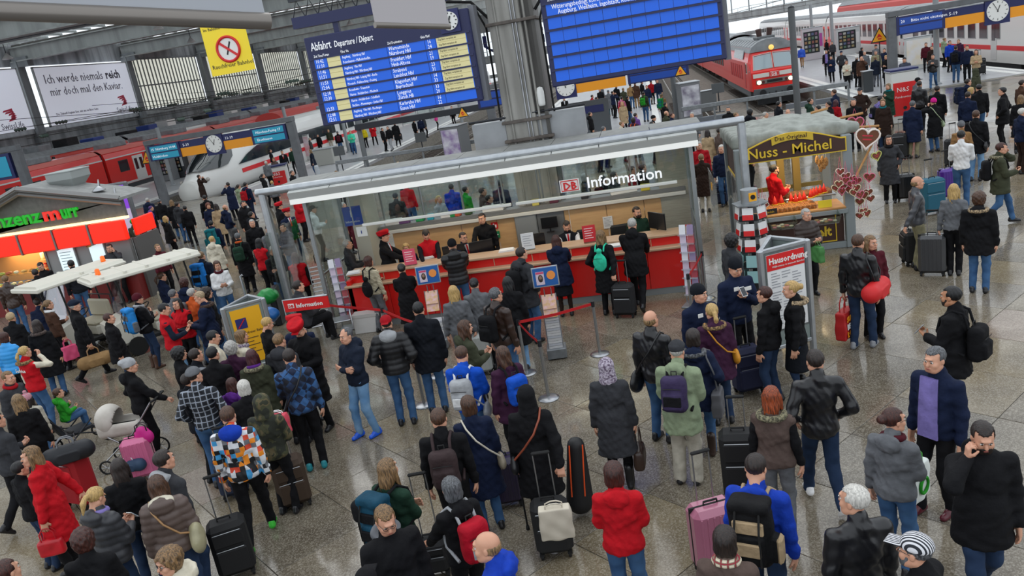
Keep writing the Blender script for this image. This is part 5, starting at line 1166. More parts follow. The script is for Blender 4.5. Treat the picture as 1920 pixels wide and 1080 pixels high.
for sx in (-1, 1): b = MB(); b.ball((sx*.9, .95, 1.0), .16, 10, (.6, 1.2, .8)); b.build('headlamp', mat('ice_lamp', '#a9a49c', .2), t)
shell(prof(2.9, -.35, 2.4, 3.45), 8.5, 100, 'body', TWH, t)
for sx in (1, -1):
    bx('red_stripe', TSTR, sx*1.46-.012, sx*1.46+.012, 4.4, 100, .75, 1.02, t)
    b = MB(); b.prism([(sx*1.45, 4.1, 1.35), (sx*1.45, 22, 1.35), (sx*1.45, 22, 2.2), (sx*1.45, 7.2, 2.2), (sx*1.45, 5.6, 1.85)][::sx], (sx*.03, 0, 0)); b.build('window_band', TGL, t)
    windows(t, sx*1.46, [24+2*i for i in range(30)], 1.35, 2.2, 1.6)
bx('underframe', TDARK, -1.35, 1.35, 6, 100, -.85, -.35, t); bogie(t, 7); bx('roof_gear', TGREY, -.7, .7, 24, 40, 3.4, 3.7, t, .1)
# red commuter train at the left
RX = -44.
for k, (y0, y1) in enumerate(((41, 60.1), (60.5, 79), (79.4, 98), (98.4, 117), (117.4, 140))):
    t = empty('commuter_coach', (RX-1.45, y0, 0), 0, f'red commuter train section at left, {["nearest with driver end","second with white doors","third","fourth","farthest"][k]}', 'train'); L = y1-y0
    shell(prof(2.9, .1, 2.45, 3.35), 0, L, 'body', TRED, t); bx('white_line', TWH, 1.44, 1.475, 0, L, 2.42, 2.52, t); bx('white_sill', TWH, 1.44, 1.475, 0, L, .12, .3, t); shell([(-1.3, -.7), (1.3, -.7), (1.4, .1), (-1.4, .1)], .3, L-.3, 'skirt', TSK, t)
    shell([(-1.3, 2.95), (1.3, 2.95), (.9, 3.28), (-.9, 3.28)], 0, L, 'roof', mat('faded_red_roof', '#d96a60', .5), t)
    bx('gangway', TDARK, -1.2, 1.2, L, L+.4, 0, 2.9, t)
    dd = [4.3, 13.2]
    windows(t, 1.45, [2.2, 6.6, 8.9, 11.1, 15.6], 1.25, 2.1, 1.2, mat('window_rubber2', '#33363a', .6))
    for y in dd:
        d_ = bx('door', TWH, 1.45, 1.49, y-.75, y+.75, .15, 2.3, t)
        for q in (-.37, .37): bx('door_window', TGL, 1.49, 1.5, y+q-.2, y+q+.2, 1.1, 2.05, d_)
    for y in (2, 7, 12): bx('roof_box', TGREY, -.8, .8, y, y+2.4, 3.25, 3.75, t, .08)
    bogie(t, 3); bogie(t, L-3)
for k in range(3):
    t = empty('coach_behind', (-51, 46+k*27, 0), 0, f'grey roofed coach behind the red commuter train, {["first","second","third","fourth"][k]} from the left', 'train'); shell(prof(2.9, .1, 2.7, 3.9), 0, 26.4, 'body', TWH if k % 2 else TREDD, t)
    shell([(-1.2, 3.5), (1.2, 3.5), (.6, 4.0), (-.6, 4.0)], 0, 26.4, 'roof', TGREY, t)
    for q in range(7): bx('roof_box', [TGREY, TDARK, mat('blue_box', '#24408c', .5), TWH][(q+k) % 4], -.9, .6, 1+q*3.6, 2.6+q*3.6, 3.8, 4.3+.2*(q % 3), t, .06)
for k in range(2): t = empty('coach_behind', (-36.5, 76+k*27, 0), 0, f'pale coach behind the white express, {["near","far"][k]} one', 'train'); shell(prof(2.9, 0, 2.7, 3.7), 0, 26.4, 'body', TREDD if k == 0 else TWH, t); windows(t, 1.45, [2+1.9*i for i in range(12)], 1.3, 2.1, 1.3)
# ------------------------------------------------------------------ information kiosk
KY = 16.1; KX0, KX1 = -7.38, .77
M_RED = mat('counter_red', '#cf1712', .32, coat=.35); M_LAM = mat('counter_wood_edge', '#c0a184', .45, kind='wood', color2='#a98a6c'); M_WOODP = mat('back_wall_wood', '#d2aa78', .5, kind='wood', color2='#c2986a', scale=.6); M_KW = mat('kiosk_white', '#cfcfc9', .45); M_KG = mat('kiosk_grey', '#8b8f90', .45, .3); GL = glass(); GL2 = glass('kiosk_glass', (.86, .9, .88), .12)
k = empty('information_kiosk', (0, 0, 0), 0, 'glass information kiosk with long red counter and flat grey roof', 'kiosk')
# structure: portal tube, posts, roof
TZ = 3.27; ta, tb = -8.4, 1.82
b = MB(); b.tube([(ta, KY-.02, TZ), (tb, KY-.02, TZ)], .085, 16); b.build('portal_tube', ALU, k)
for x in (ta+.12, tb-.06): b = MB(); b.rbox(x-.075, x+.075, KY-.1, KY+.06, 0, TZ-.02, .03); b.build('portal_post', ALU, k)
b = MB(); b.prism([(KX0-.25, KY-.12, 2.94), (KX0-.25, KY-.2, 3.17), (KX0-.25, KY+.0, 3.21), (KX0-.25, KY+.5, 3.0)], (KX1-KX0+.4, 0, 0)); b.build('roof_fascia', mat('fascia_back', '#a9aba8', .5), k)
for i in range(9): x = KX0-.25+(KX1-KX0+.4)*i/9; b = MB(); b.prism([(x+.01, KY-.145, 3.05), (x+.01, KY-.21, 3.19), (x+.01, KY-.1, 3.225), (x+.01, KY-.06, 3.05)], ((KX1-KX0+.4)/9-.02, 0, 0)); b.build('fascia_panel', mat('fascia_panel', '#c2c3be', .45, kind='noise', color2='#adafab', scale=.7), k)
bx('light_strip', mat('fascia_light', '#e9e9e4', .5, emit=.25), KX0-.25, KX1+.15, KY-.16, KY-.05, 2.93, 3.04, k)
n = 9
for i in range(n): x = KX0-.9+(KX1-KX0+1.2)*i/n; bx('roof_panel', mat('roof_panel', '#8a8b88', .55, kind='noise', color2='#767773', scale=.8), x+.006, x+(KX1-KX0+1.2)/n-.006, KY+.1, 18.1, 3.19, 3.25, k)
bx('ceiling', M_WOODP, KX0, KX1, KY+.05, 18.1, 2.91, 2.95, k)
for i in range(10): bx('ceiling_joint', M_KG, KX0+.9*i, KX0+.9*i+.03, KY+.05, 18.0, 2.89, 2.915, k)
# front glass with bottom rail
gx_ = [-6.4, -4.8, -3.15, -1.78, -.33, KX1]
xs = [KX0+.02]+gx_
for i in range(len(xs)-1): bx('front_pane', GL, xs[i]+.01, xs[i+1]-.01, KY, KY+.012, 2.29, 2.94, k)
bx('front_rail', M_KW, -6.2, -2.93, KY-.04, KY+.05, 2.23, 2.29, k, .01); bx('front_rail', M_KW, -2.83, .45, KY-.04, KY+.05, 2.23, 2.29, k, .01)
for x in gx_[:-1]: b = MB(); b.cyl((x, KY+.03, 2.6), .014, .68, 6); b.build('hanger_rod', CHROME, k)
text('logo_letters', 'DB', .21, DREDP, k, (at(1057, 357, Y=KY).x, KY-.03, 2.41), (PI/2, 0, 0), .006, bold=.006)
lx = at(1068, 347, Y=KY).x; bx('logo_plate', WPL, lx-.2, lx+.2, KY-.018, KY-.006, 2.36, 2.61, k); b = MB(); b.tube([(lx-.17, KY-.02, 2.385), (lx+.17, KY-.02, 2.385), (lx+.17, KY-.02, 2.585), (lx-.17, KY-.02, 2.585)], .012, 4, closed=True); b.build('logo_frame', DREDP, k)
text('kiosk_lettering', 'Information', .31, mat('kiosk_letters', '#f2f2f2', .4, emit=.35), k, (at(1101, 352, Y=KY).x, KY-.03, 2.39), (PI/2, 0, 0), .012, bold=.003, squeeze=1.03, res=3)
kl = bpy.data.lights.new('kiosk_lamp', 'AREA'); kl.shape = 'RECTANGLE'; kl.size = 6; kl.size_y = .4; kl.energy = 45; kl.color = (1, .87, .68); ko = bpy.data.objects.new('kiosk_lamp', kl); col.objects.link(ko); ko.location = (-3, 17.0, 2.88); ko['label'] = 'long warm lamp under the kiosk ceiling'; ko['category'] = 'lamp'
for i in range(2): y = KY+.1+.88*i; bx('side_pane', GL2, KX0-.006, KX0+.006, y, y+.86, .1, 2.91, k); bx('side_pane', GL2, KX1-.006, KX1+.006, y, y+.86, .1, 2.91, k)
for x in (KX0, KX1):
    for y in (KY, 18.0): bx('corner_post', M_KG, x-.04, x+.04, y-.04, y+.04, 0, 2.95, k)
    bx('side_rail', CHROME, x-.02, x+.02, KY, 18.0, 1.25, 1.29, k)
bx('end_pane', GL2, KX1+.35, KX1+.36, KY-.9, KY+.9, .05, 2.3, k); bx('end_pane', GL2, KX0-.9, KX0-.89, KY-.4, KY+1.3, .05, 2.4, k)
# back wall: low wooden cabinets and glass above
BY = 18.15
bw = empty('back_wall', (0, 0, 0)); bw.parent = k
for i in range(8): x = -6.3+.86*i; bx('wood_panel', M_WOODP, x+.005, x+.855, BY, BY+.04, .1, 1.6, bw, .006)
bx('cabinet_top', M_KW, -6.6, KX1-.1, BY-.12, BY+.3, 1.6, 1.68, k, .01)
bx('cabinet_shelf', mat('shelf_grey', '#6d6f70', .5), -6.6, KX1-.1, BY-.05, BY+.3, 1.68, 1.78, k, .01)  # shelf board in one even grey
for i in range(7): x = -6.5+1.0*i; bx('rear_pane', GL, x+.01, x+.99, BY+.25, BY+.26, 1.78, 2.91, k)
for i in range(8): bx('rear_mullion', M_KG, -6.5+1.0*i-.02, -6.5+1.0*i+.02, BY+.23, BY+.28, 1.78, 2.93, k)
bx('column_cladding', M_KG, CX-.62, CX-.1, BY-.08, BY+.02, 0, 1.66, k, .02); bx('column_cladding', mat('cladding_dark', '#6d6f70', .45, .3), CX-.1, CX+.55, BY-.04, BY+.02, 0, 1.66, k, .02)
bx('steel_column', M_COL, CX-.5, CX+.5, 18.36, 18.4, 1.7, 2.93, k)
bx('shutter_panel', mat('shutter_panel', '#b7b6a8', .55), -7.0, -6.65, BY-.6, BY+.3, .1, 2.9, k); bx('end_wall', mat('kiosk_end_wall', '#a5a396', .55, kind='brush', color2='#908e82'), .1, .74, BY-.02, BY+.3, 0, 2.91, k, .01)
# counter
cf = KY-.15; CXa, CXb = -6.8, .62
for i in range(8): x = CXa+(CXb-CXa)*i/8; bx('counter_panel', M_RED, x+.004, x+(CXb-CXa)/8-.004, cf, cf+.05, .14, .95, k, .006)
bx('kick_plate', M_KG, CXa+.05, CXb-.03, cf+.02, cf+.06, 0, .14, k)
bx('counter_ledge', M_LAM, CXa-.05, CXb+.04, cf-.07, cf+.2, .95, 1.0, k, .01); bx('upper_front', M_RED, CXa+.05, CXb-.05, cf+.16, cf+.2, 1.0, 1.17, k)
for i in range(1, 9): x = CXa+(CXb-CXa)*i/9; bx('panel_joint', M_LAM, x-.008, x+.008, cf+.15, cf+.165, 1.01, 1.16, k)
bx('counter_top', M_LAM, CXa, CXb, cf+.12, cf+.65, 1.17, 1.22, k, .01); bx('counter_return', M_RED, CXb-.08, CXb+.04, cf, cf+1.3, .1, 1.1, k); bx('counter_return', M_RED, CXa-.0, CXa+.1, cf, cf+1.3, .1, 1.1, k)
bx('desk', M_LAM, CXa+.1, CXb-.1, cf+.65, cf+1.0, .74, .78, k)
bx('inner_floor', mat('kiosk_floor', '#6d675e', .6), KX0, KX1, KY, 18.0, .0, .012, k)
# signs on the kiosk
bx('blue_info_sign', mat('info_blue', '#1c3f96', .4), KX0+.55, KX0+.98, KY+.6, KY+.61, 2.17, 2.6, k); text('sign_letters', 'i', .22, WPL, k, (KX0+.72, KY+.59, 2.37), (PI/2, 0, 0), .003, bold=.006); text('sign_letters', 'Information', .07, WPL, k, (KX0+.58, KY+.59, 2.24), (PI/2, 0, 0), .002)
bx('notice_sheet', WPL, KX0+.78, KX0+1.02, KY+.6, KY+.605, 1.9, 2.12, k); text('sign_letters', 'i', .1, mat('info_blue', '#1c3f96', .4), k, (KX0+.88, KY+.59, 1.97), (PI/2, 0, 0), .002, bold=.004)
bx('yellow_sticker', YEL, KX1+.345, KX1+.355, KY+.2, KY+.32, 1.95, 2.1, k)
def sheet(u, v, w_, h_, m_, lab, name='notice_sheet', Y=18.13):
    p = at(u, v, Y=Y); t = empty(name, p, 0, lab, 'notice'); bx('paper', m_, -w_/2, w_/2, 0, .008, -h_/2, h_/2, t); return t
SH = mat('paper_white', '#dedede', .7)
for u, v, w_, h_, lab in [(1005, 424, .3, .26, 'white notice sheet on the wooden back wall left of the seated clerk'), (1140, 417, .22, .28, 'white notice sheet on the wooden back wall right of the seated clerk')]:
    t = sheet(u, v, w_, h_, SH, lab)
    for i in range(7): bx('printed_line', mat('grey_print', '#8a8a8e', .7), -w_*.38, w_*(.38-.1*(i % 3)), -.004, 0, h_*.36-i*h_*.11, h_*.36-i*h_*.11+.008, t)
t = sheet(927, 423, .16, .16, DREDP, 'red fire extinguisher sign on the kiosk back wall'); bx('pictogram', SH, -.03, .0, -.004, 0, -.05, .05, t); bx('pictogram', SH, .015, .05, -.004, 0, -.05, .02, t)
t = sheet(931, 440, .16, .16, mat('first_aid_green', '#117a4c', .5), 'green first aid sign with white cross on the kiosk back wall'); bx('cross', SH, -.012, .012, -.004, 0, -.05, .05, t); bx('cross', SH, -.05, .05, -.004, 0, -.012, .012, t)
def monitor(u, v, Y, rz, lab, z=1.11, s=1.):
    p = at(u, v, Y=Y); p.z = z
    t = empty('monitor', p, rz, lab, 'monitor', scale=s); b = MB(); b.rbox(-.24, .24, -.015, .02, .12, .44, .008); b.build('screen', mat('monitor_black', '#16181b', .25), t); b = MB(); b.cyl((0, .01, .06), .02, .14, 8); b.build('stand', BLACKG, t); b = MB(); b.rbox(-.11, .11, -.08, .08, 0, .012, .004); b.build('foot', BLACKG, t); return t
monitor(905, 478, 16.8, PI+.3, 'black monitor seen from behind beside the young clerk', .95, 1.1); monitor(1002, 465, 16.8, PI, 'black monitor seen from behind left of the seated clerk', .95, 1.1); monitor(1235, 440, 16.6, PI-.9, 'black monitor at the right end of the counter', 1.1, 1.1); monitor(1030, 418, 18.0, 0., 'black screen on the back wall above the seated clerk', 1.15, .8); monitor(850, 465, 16.8, .2, 'black monitor left of the young clerk', .95, 1.05)
def stand_sheet(u, v, c, lab, txt, z=1.22, w_=.27, h_=.36):
    p = at(u, v, z); t = empty('counter_display', p, .08, lab, 'leaflet stand'); bx('panel', mat('leaflet_'+c.strip('#'), c, .5), -w_/2, w_/2, 0, .012, .01, h_, t); bx('foot', GL, -w_/2, w_/2, -.06, .06, 0, .012, t)
    for i in range(5): bx('printed_line', mat('print_light', '#f0d8d8' if c != '#d8d8d8' else '#a0a0a4', .6), -w_*.36, w_*(.3-.12*(i % 2)), -.004, 0, h_*.8-i*h_*.14, h_*.8-i*h_*.14+.014, t)
stand_sheet(771, 497, '#d8506a', 'pink leaflet stand at the left of the counter', ''); stand_sheet(992, 468, '#d8d8d8', 'white leaflet stand in the middle of the counter', ''); stand_sheet(1107, 454, '#c82c34', 'red leaflet stand right of the seated clerk', '')
for u, v, lab, w_, rz in [(800, 484, 'white papers on the counter before the clerk in a red vest', .32, .4), (663, 512, 'stack of papers at the left end of the counter', .3, .2), (950, 470, 'white printer block on the counter beside the young clerk', .34, .1), (1150, 462, 'white tray with leaflets on the counter by the leaning man', .3, .05)]:
    p = at(u, v, 1.22); t = empty('paper_stack', p, rz, lab, 'papers')
    for i in range(3): bx('sheet', SH, -w_/2+.01*i, w_/2-.01*i, -.12, .12, .012*i, .012*i+.01, t)
rnd = random.Random(3)
for i, (u, v, c, w_) in enumerate([(788, 409, '#2aa05a', .18), (808, 407, '#28a0b8', .14), (760, 420, '#6d4a7c', .26), (740, 422, '#d8d8d8', .4), (838, 400, '#d8d8d8', .3), (878, 391, '#3c5a34', .14), (858, 393, '#d05a3a', .12), (1005, 384, '#c8bc60', .16), (1040, 380, '#5a2438', .2), (1098, 376, '#26282c', .16), (1170, 362, '#e0e0dc', .6), (1210, 352, '#c8b83c', .2), (848, 396, '#1e8c4a', .12), (925, 392, '#e0e0dc', .5)]):
    p = at(u, v, Y=BY+.1); o = empty('leaflet_box', (p.x, BY+.08, 1.78), rnd.uniform(-.2, .2), f'small {["green","turquoise","purple","white","white","dark green","orange","pale yellow","maroon","black","white","yellow","bright green","white"][i]} item on the shelf behind the clerks, {["beside the turquoise one","third from left","second from left","at far left","left of the potted one","near the middle left","left of the middle","just right of the steel column","right of the pale yellow one","below the red emblem","long one at right","at far right","left of the orange one","long one left of the column"][i]}', 'box'); bx('body', mat('box_'+c.strip('#'), c, .6), -w_/2, w_/2, -.08, .08, 0, .07+.05*(i % 2), o, .01); bx('lid', mat('box_'+c.strip('#'), c, .6), -w_/2-.005, w_/2+.005, -.085, .085, .07+.05*(i % 2), .085+.05*(i % 2), o)
def office_chair(p, rz, lab, c='#17181a'):
    t = empty('office_chair', p, rz, lab, 'chair'); m_ = mat('chair_fabric', c, .7); b = MB(); b.rbox(-.24, .24, -.23, .25, .44, .53, .04); b.build('seat', m_, t); b = MB(); b.rbox(-.23, .23, -.3, -.22, .55, 1.2, .05); b.build('backrest', m_, t); b = MB(); b.cyl((0, 0, .25), .03, .4, 10); b.build('column', DARKMETAL, t)
    for i in range(5): b = MB(); a = 2*PI*i/5; b.tube([(0, 0, .1), (.3*math.cos(a), .3*math.sin(a), .06)], .022, 6); b.ball((.3*math.cos(a), .3*math.sin(a), .03), .03, 8); b.build('leg', DARKMETAL, t)
office_chair((at(1092, 440, Y=17.35).x, 17.35, 0), 2.9, 'black office chair behind the seated clerk with red tie'); office_chair((at(1165, 420, Y=17.4).x, 17.4, 0), 3.3, 'black office chair behind the bearded clerk at right'); office_chair((at(850, 450, Y=17.4).x, 17.4, 0), 3.1, 'black office chair behind the young clerk with glasses')
# ------------------------------------------------------------------ things around the kiosk
def leaflet_rack(p, rz, n, lab, H=1.55, w_=.3, lean=.35):
    t = empty('leaflet_rack', p, rz, lab, 'rack'); b = MB(); b.rbox(-w_/2-.03, w_/2+.03, -.2, .2, 0, .03, .01); b.build('base', M_GAL, t)
    for s_ in (-1, 1): b = MB(); b.tube([(s_*w_/2, .1, 0), (s_*w_/2, .12, H)], .012, 6); b.build('upright', CHROME, t)
    for i in range(n):
        z = .2+(H-.35)*i/(n-1); b = MB(); b.prism([(-w_/2, -.03, z), (-w_/2, .06, z-.02), (-w_/2, .09, z+.16), (-w_/2, .085, z+.16), (-w_/2, .05, z), (-w_/2, -.02, z+.03)], (w_, 0, 0)); b.build('tray', glass('acrylic', (.85, .86, .92), .2), t)
        for q in range(2): c = ['#c8b8c8', '#b8585c', '#d8d8dc', '#8c7c9c', '#cfc8d8', '#a43c48'][(i*2+q) % 6]; M_ = Matrix.Translation((-w_/4+q*w_/2, .045, z+.1))@Matrix.Rotation(-.2, 4, 'X'); b = MB(); b.box(-w_*.2, w_*.2, -.006, .006, -.09, .1, M_); b.build('leaflet', mat('leaf_'+c.strip('#'), c, .6), t)
    return t
leaflet_rack(at(655, 615, 0), .25, 8, 'clear acrylic leaflet rack at the left end of the counter'); leaflet_rack(at(1300, 572, 0), -.35, 8, 'clear acrylic leaflet rack at the right end of the counter')
def wire_stand(p, rz, lab):
    t = empty('magazine_rack', p, rz, lab, 'rack')
    for s_ in (-1, 1): b = MB(); b.tube([(s_*.17, -.15, 0), (s_*.17, .1, 1.45)], .012, 6); b.build('side_rail', CHROME, t)
    for i in range(15): z = .1+.09*i; y = -.15+.25*z/1.45; b = MB(); b.rbox(-.17, .17, y-.05, y+.05, z, z+.012, .004); b.build('shelf', CHROME, t)
    b = MB(); b.tube([(0, .1, 1.45), (0, .1, 1.62), (.05, .1, 1.68), (.1, .1, 1.62)], .012, 6); b.build('hook', BLACKG, t)
wire_stand(at(618, 608, 0), .3, 'chrome wire rack with many shelves left of the leaflet rack')
t = empty('white_box', at(695, 620, 0), .05, 'white cardboard display box on the floor before the counter', 'box'); bx('box', mat('white_card', '#d5d3d0', .6), -.3, .3, -.14, .14, 0, .42, t, .01); bx('lid', mat('white_card2', '#c4c0bc', .6), -.31, .31, -.15, .15, .36, .43, t)
t = empty('white_box', at(742, 600, 0), .0, 'second white box leaning behind the woman in striped knit', 'box'); bx('box', mat('white_card', '#d5d3d0', .6), -.24, .24, -.1, .1, 0, .55, t, .01); bx('lid', mat('white_card2', '#c4c0bc', .6), -.25, .25, -.11, .11, .5, .56, t)
BELT = mat('belt_red', '#c01a20', .5)
STN = {}
def stanchion(n_, u, v, lab):
    p = at(u, v, 0); t = empty('stanchion', p, 0, lab, 'barrier post'); b = MB(); b.lathe([(.17, 0), (.17, .012), (.12, .03), (.03, .045)], n=28); b.build('base', CHROME, t); b = MB(); b.cyl((0, 0, .48), .026, .9, 14); b.build('pole', CHROME, t); b = MB(); b.cyl((0, 0, .93), .032, .1, 14); b.build('belt_head', DARKMETAL, t); STN[n_] = p
stanchion('a', 1125, 664, 'free-standing steel barrier post right of the magazine stand'); stanchion('b', 1029, 747, 'steel barrier post behind the man in the long black coat'); stanchion('c', 988, 700, 'steel barrier post left of the magazine stand'); stanchion('d', 796, 760, 'steel barrier post between red cap man and dark coat man'); stanchion('e', 735, 665, 'steel barrier post near the white box'); stanchion('f', 1325, 560, 'steel barrier post at the right end of the kiosk'); stanchion('g', 580, 640, 'steel barrier post behind the railway men'); stanchion('h', 1300, 610, 'steel barrier post left of the two officers'); stanchion('i', 822, 705, 'steel barrier post behind the blue jacket')
def belt(a, b_, lab):
    p, q = STN[a], STN[b_]; b = MB(); m_ = (p+q)/2; pts = [(p.x, p.y, .93), (m_.x, m_.y, .905), (q.x, q.y, .93)]
    vs = []; 
    for x, y, z in pts: vs += [(x, y, z-.025), (x, y, z+.025), (x, y+.006, z+.025), (x, y+.006, z-.025)]
    fs = []
    for i in range(2): a_ = 4*i; fs += [(a_+j, a_+(j+1) % 4, a_+4+(j+1) % 4, a_+4+j) for j in range(4)]
    b.add(vs, fs); b.build('barrier_belt', BELT, label=lab, cat='belt')
belt('a', 'c', 'red belt stretched across before the magazine stand'); belt('c', 'b', 'red belt running towards the camera beside the magazine stand'); belt('e', 'g', 'red belt running left from the white box'); belt('e', 'i', 'red belt behind the man in a red cap'); belt('f', 'h', 'red belt at the right end of the kiosk')
def poster_stand(u, v, lab, n_mag=14, Y=None, su=0, sv=0):
    p = at(u, v, 0); t = empty('magazine_stand', p, .1, lab, 'stand')
    for s_ in (-1, 1): b = MB(); b.tube([(s_*.13, -.12, 0), (s_*.13, .06, 1.15)], .011, 6); b.tube([(s_*.06, .06, 1.0), (s_*.06, .07, 1.25)], .01, 6); b.build('frame_tube', CHROME, t)
    bx('base_box', M_GAL, -.17, .17, -.18, .14, .02, .2, t, .01)
    for i in range(n_mag): z = .2+i*.045; c = ['#c9c9c9', '#b9bcc2', '#d0d0d0'][i % 3]; bx('magazine', mat('mag_'+c.strip('#'), c, .5), -.12, .12, -.14+z*.13, .1+z*.13, z, z+.038, t)
    for i, z in enumerate((.88, 1.02)): M_ = Matrix.Translation((0, -.02+.04*i, z))@Matrix.Rotation(-.5, 4, 'X'); b = MB(); b.box(-.12, .12, -.01, .01, -.13, .13, M_); m_ = b.build('magazine', mat('cover_print', '#d8b0b4', .4, kind='noise', color2='#c9a04c', scale=2.5), t)
    s_ = empty('sign', (0, .06, 1.28)); s_.parent = t; s_.rotation_euler = (-.1, 0, 0)
    bx('frame', ALU, -.23, .23, 0, .02, 0, .36, s_, .006); bx('poster', mat('poster_blue', '#14569c', .4), -.21, .21, -.006, 0, .02, .34, s_)
    bx('cover', mat('cover_pale', '#c9b8c4', .5), -.165, -.02, -.012, -.006, .05, .28, s_); b = MB(); b.ball((-.085, -.012, .17), .04, 10, (.8, .2, 1)); b.build('portrait', mat('portrait', '#8a6a58', .6), s_); b = MB(); b.ball((-.085, -.009, .16), .062, 10, (.8, .15, 1.2)); b.build('portrait_hair', mat('portrait_hair', '#3a2c26', .6), s_)
    bx('masthead', mat('masthead', '#c04068', .5), -.16, -.025, -.014, -.011, .24, .275, s_); b = MB(); b.cyl((.1, -.01, .2), .075, .01, 20, 'y'); b.build('disc', mat('disc_orange', '#e08a3c', .5), s_)
poster_stand(1046, 668, 'magazine stand with blue poster beside the free barrier post'); poster_stand(828, 650, 'magazine stand with blue poster behind the blond woman in grey', 8)
# information sign on two posts
pa, pb = at(531, 567, Y=13.7), at(612, 548, Y=13.7); t = empty('information_sign', ((pa.x+pb.x)/2, 13.7, 0), 0, 'red direction sign on grey posts beside the red-capped railway men', 'sign'); w_ = pb.x-pa.x
bx('panel', DREDP, -w_/2, w_/2, -.02, .02, pa.z-.2, pa.z+.03, t); b = MB(); b.tube([(-w_/2, 0, 0), (-w_/2, 0, pa.z+.04), (w_/2, 0, pa.z+.04)], .022, 8); b.build('post', ALU, t); bx('logo', WPL, -w_/2+.09, -w_/2+.21, -.026, -.02, pa.z-.13, pa.z-.04, t); text('letters', 'DB', .075, DREDP, t, (-w_/2+.1, -.03, pa.z-.115), (PI/2, 0, 0), .002, bold=.003); text('letters', 'Information', .115, WPL, t, (-w_/2+.25, -.024, pa.z-.13), (PI/2, 0, 0), .003, bold=.003)
def tri_pillar(ul, ur, z1, lab, ground_v, inner, depth=.6, wname='poster_pillar', z0=.0):
    """triangular advertising pillar: two front posts seen at ul, ur (top pixels)"""
    a, c = at(*ul, z1), at(*ur, z1); d = c-a; w_ = d.length; rz = math.atan2(d.y, d.x); t = empty(wname, (a.x, a.y, 0), rz, lab, 'poster stand')
    ax_ = w_*.72
    for x, y in ((0, 0), (w_, 0), (ax_, depth)): b = MB(); b.rbox(x-.045, x+.045, y-.045, y+.045, 0, z1, .02); b.build('post', ALU, t)
    for (x0, y0, x1, y1) in ((0, 0, w_, 0), (0, 0, ax_, depth), (w_, 0, ax_, depth)):
        L_ = math.hypot(x1-x0, y1-y0); M_ = Matrix.Translation((x0, y0, 0))@Matrix.Rotation(math.atan2(y1-y0, x1-x0), 4, 'Z'); b = MB(); b.rbox(.03, L_-.03, -.03, .03, z1-.06, z1, .01, M_); b.rbox(.03, L_-.03, -.03, .03, .3, .36, .01, M_); b.build('frame_bar', ALU, t); b = MB(); b.box(.05, L_-.05, -.012, .012, .36, z1-.06, M_); b.build('panel', mat('pillar_panel', '#7c8784', .5), t)
    inner(t, w_); return t
def inn_yellow(t, w_):
    bx('poster', mat('poster_yellow', '#e6a916', .5), .1, w_-.1, -.03, -.012, .42, 1.5, t); bx('emblem', mat('emblem_navy', '#232a6a', .5), .16, .36, -.038, -.03, 1.12, 1.32, t); b = MB(); b.prism([(.18, -.045, 1.14), (.2, -.045, 1.14), (.34, -.045, 1.3), (.32, -.045, 1.3)], (0, .006, 0)); b.build('emblem_stroke', DREDP, t)
    text('letters', 'Rauchfreier Bahnhof', .075, mat('ink_brown', '#3a3020', .6), t, (.16, -.034, 1.0), (PI/2, 0, 0), .002, squeeze=.9)
    for i in range(5): bx('printed_line', mat('ink_brown', '#3a3020', .6), .16, w_-.25-.1*(i % 2), -.036, -.03, .9-.07*i, .912-.07*i, t)
tri_pillar((416, 578), (492, 558), 1.6, 'triangular poster stand with yellow smoke-free notice', 0, inn_yellow)
def inn_rules(t, w_):
    bx('poster', SH, .08, w_-.08, -.03, -.012, .62, 1.8, t); bx('red_header', DREDP, .08, w_-.08, -.036, -.03, 1.56, 1.8, t); text('letters', 'Hausordnung', .13, WPL, t, (.11, -.04, 1.66), (PI/2, 0, 0), .003, bold=.003, squeeze=.92); text('letters', 'Willkommen in unserem Bahnhof', .04, WPL, t, (.16, -.04, 1.6), (PI/2, 0, 0), .002)
    for c_ in range(3):
        for i in range(20):
            if (i+c_*3) % 7 == 6: continue
            x = .14+c_*(w_-.26)/3; bx('printed_line', mat('grey_print', '#9a9ca0', .7), x, x+(w_-.3)/3-.02-.05*((i*7+c_) % 3 == 0), -.034, -.03, 1.5-.042*i, 1.515-.042*i, t)
    bx('inner_frame', ALU, .04, w_-.04, -.012, -.004, .58, 1.84, t)
tri_pillar((1424, 470), (1512, 448), 1.9, 'triangular poster stand with the red headed house rules', 0, inn_rules, .6)
# revolving leaflet tower before the stall
p = at(1420, 548, 0); t = empty('leaflet_tower', p, .2, 'grey revolving leaflet tower with red and white brochures', 'rack'); b = MB(); b.cyl((0, 0, .9), .05, 1.75, 12); b.build('core', DARKMETAL, t)
b = MB(); b.tube([(0, 0, 1.78), (0, 0, 1.8)], .34, 6); b.build('roof_plate', M_GAL, t); b = MB(); b.cyl((0, 0, 1.93), .16, .26, 24); b.build('top_drum', ALU, t); bx('yellow_badge', YEL, -.06, .08, -.175, -.155, 1.85, 2.01, t); b = MB(); b.cyl((.01, -.18, 1.93), .045, .012, 16, 'y'); b.build('badge_disc', BLACKG, t)
for k_ in range(5):
    z = .25+.31*k_; b = MB(); b.tube([(0, 0, z), (0, 0, z+.02)], .3, 6); b.build('shelf', DARKMETAL, t)
    for q in range(6):
        M_ = Matrix.Rotation(q*PI/3+PI/6, 4, 'Z')@Matrix.Translation((0, -.26, z+.14))@Matrix.Rotation(-.12, 4, 'X'); b = MB(); b.box(-.1, .1, -.01, .01, -.11, .12, M_); o = b.build('brochure', SH if k_ > 1 else mat('brochure_teal', '#8db8b8', .5), t); b = MB(); b.box(-.1, .1, -.014, -.009, -.11, -.01, M_)
        if k_ > 1: b.build('red_band', DREDP, o)
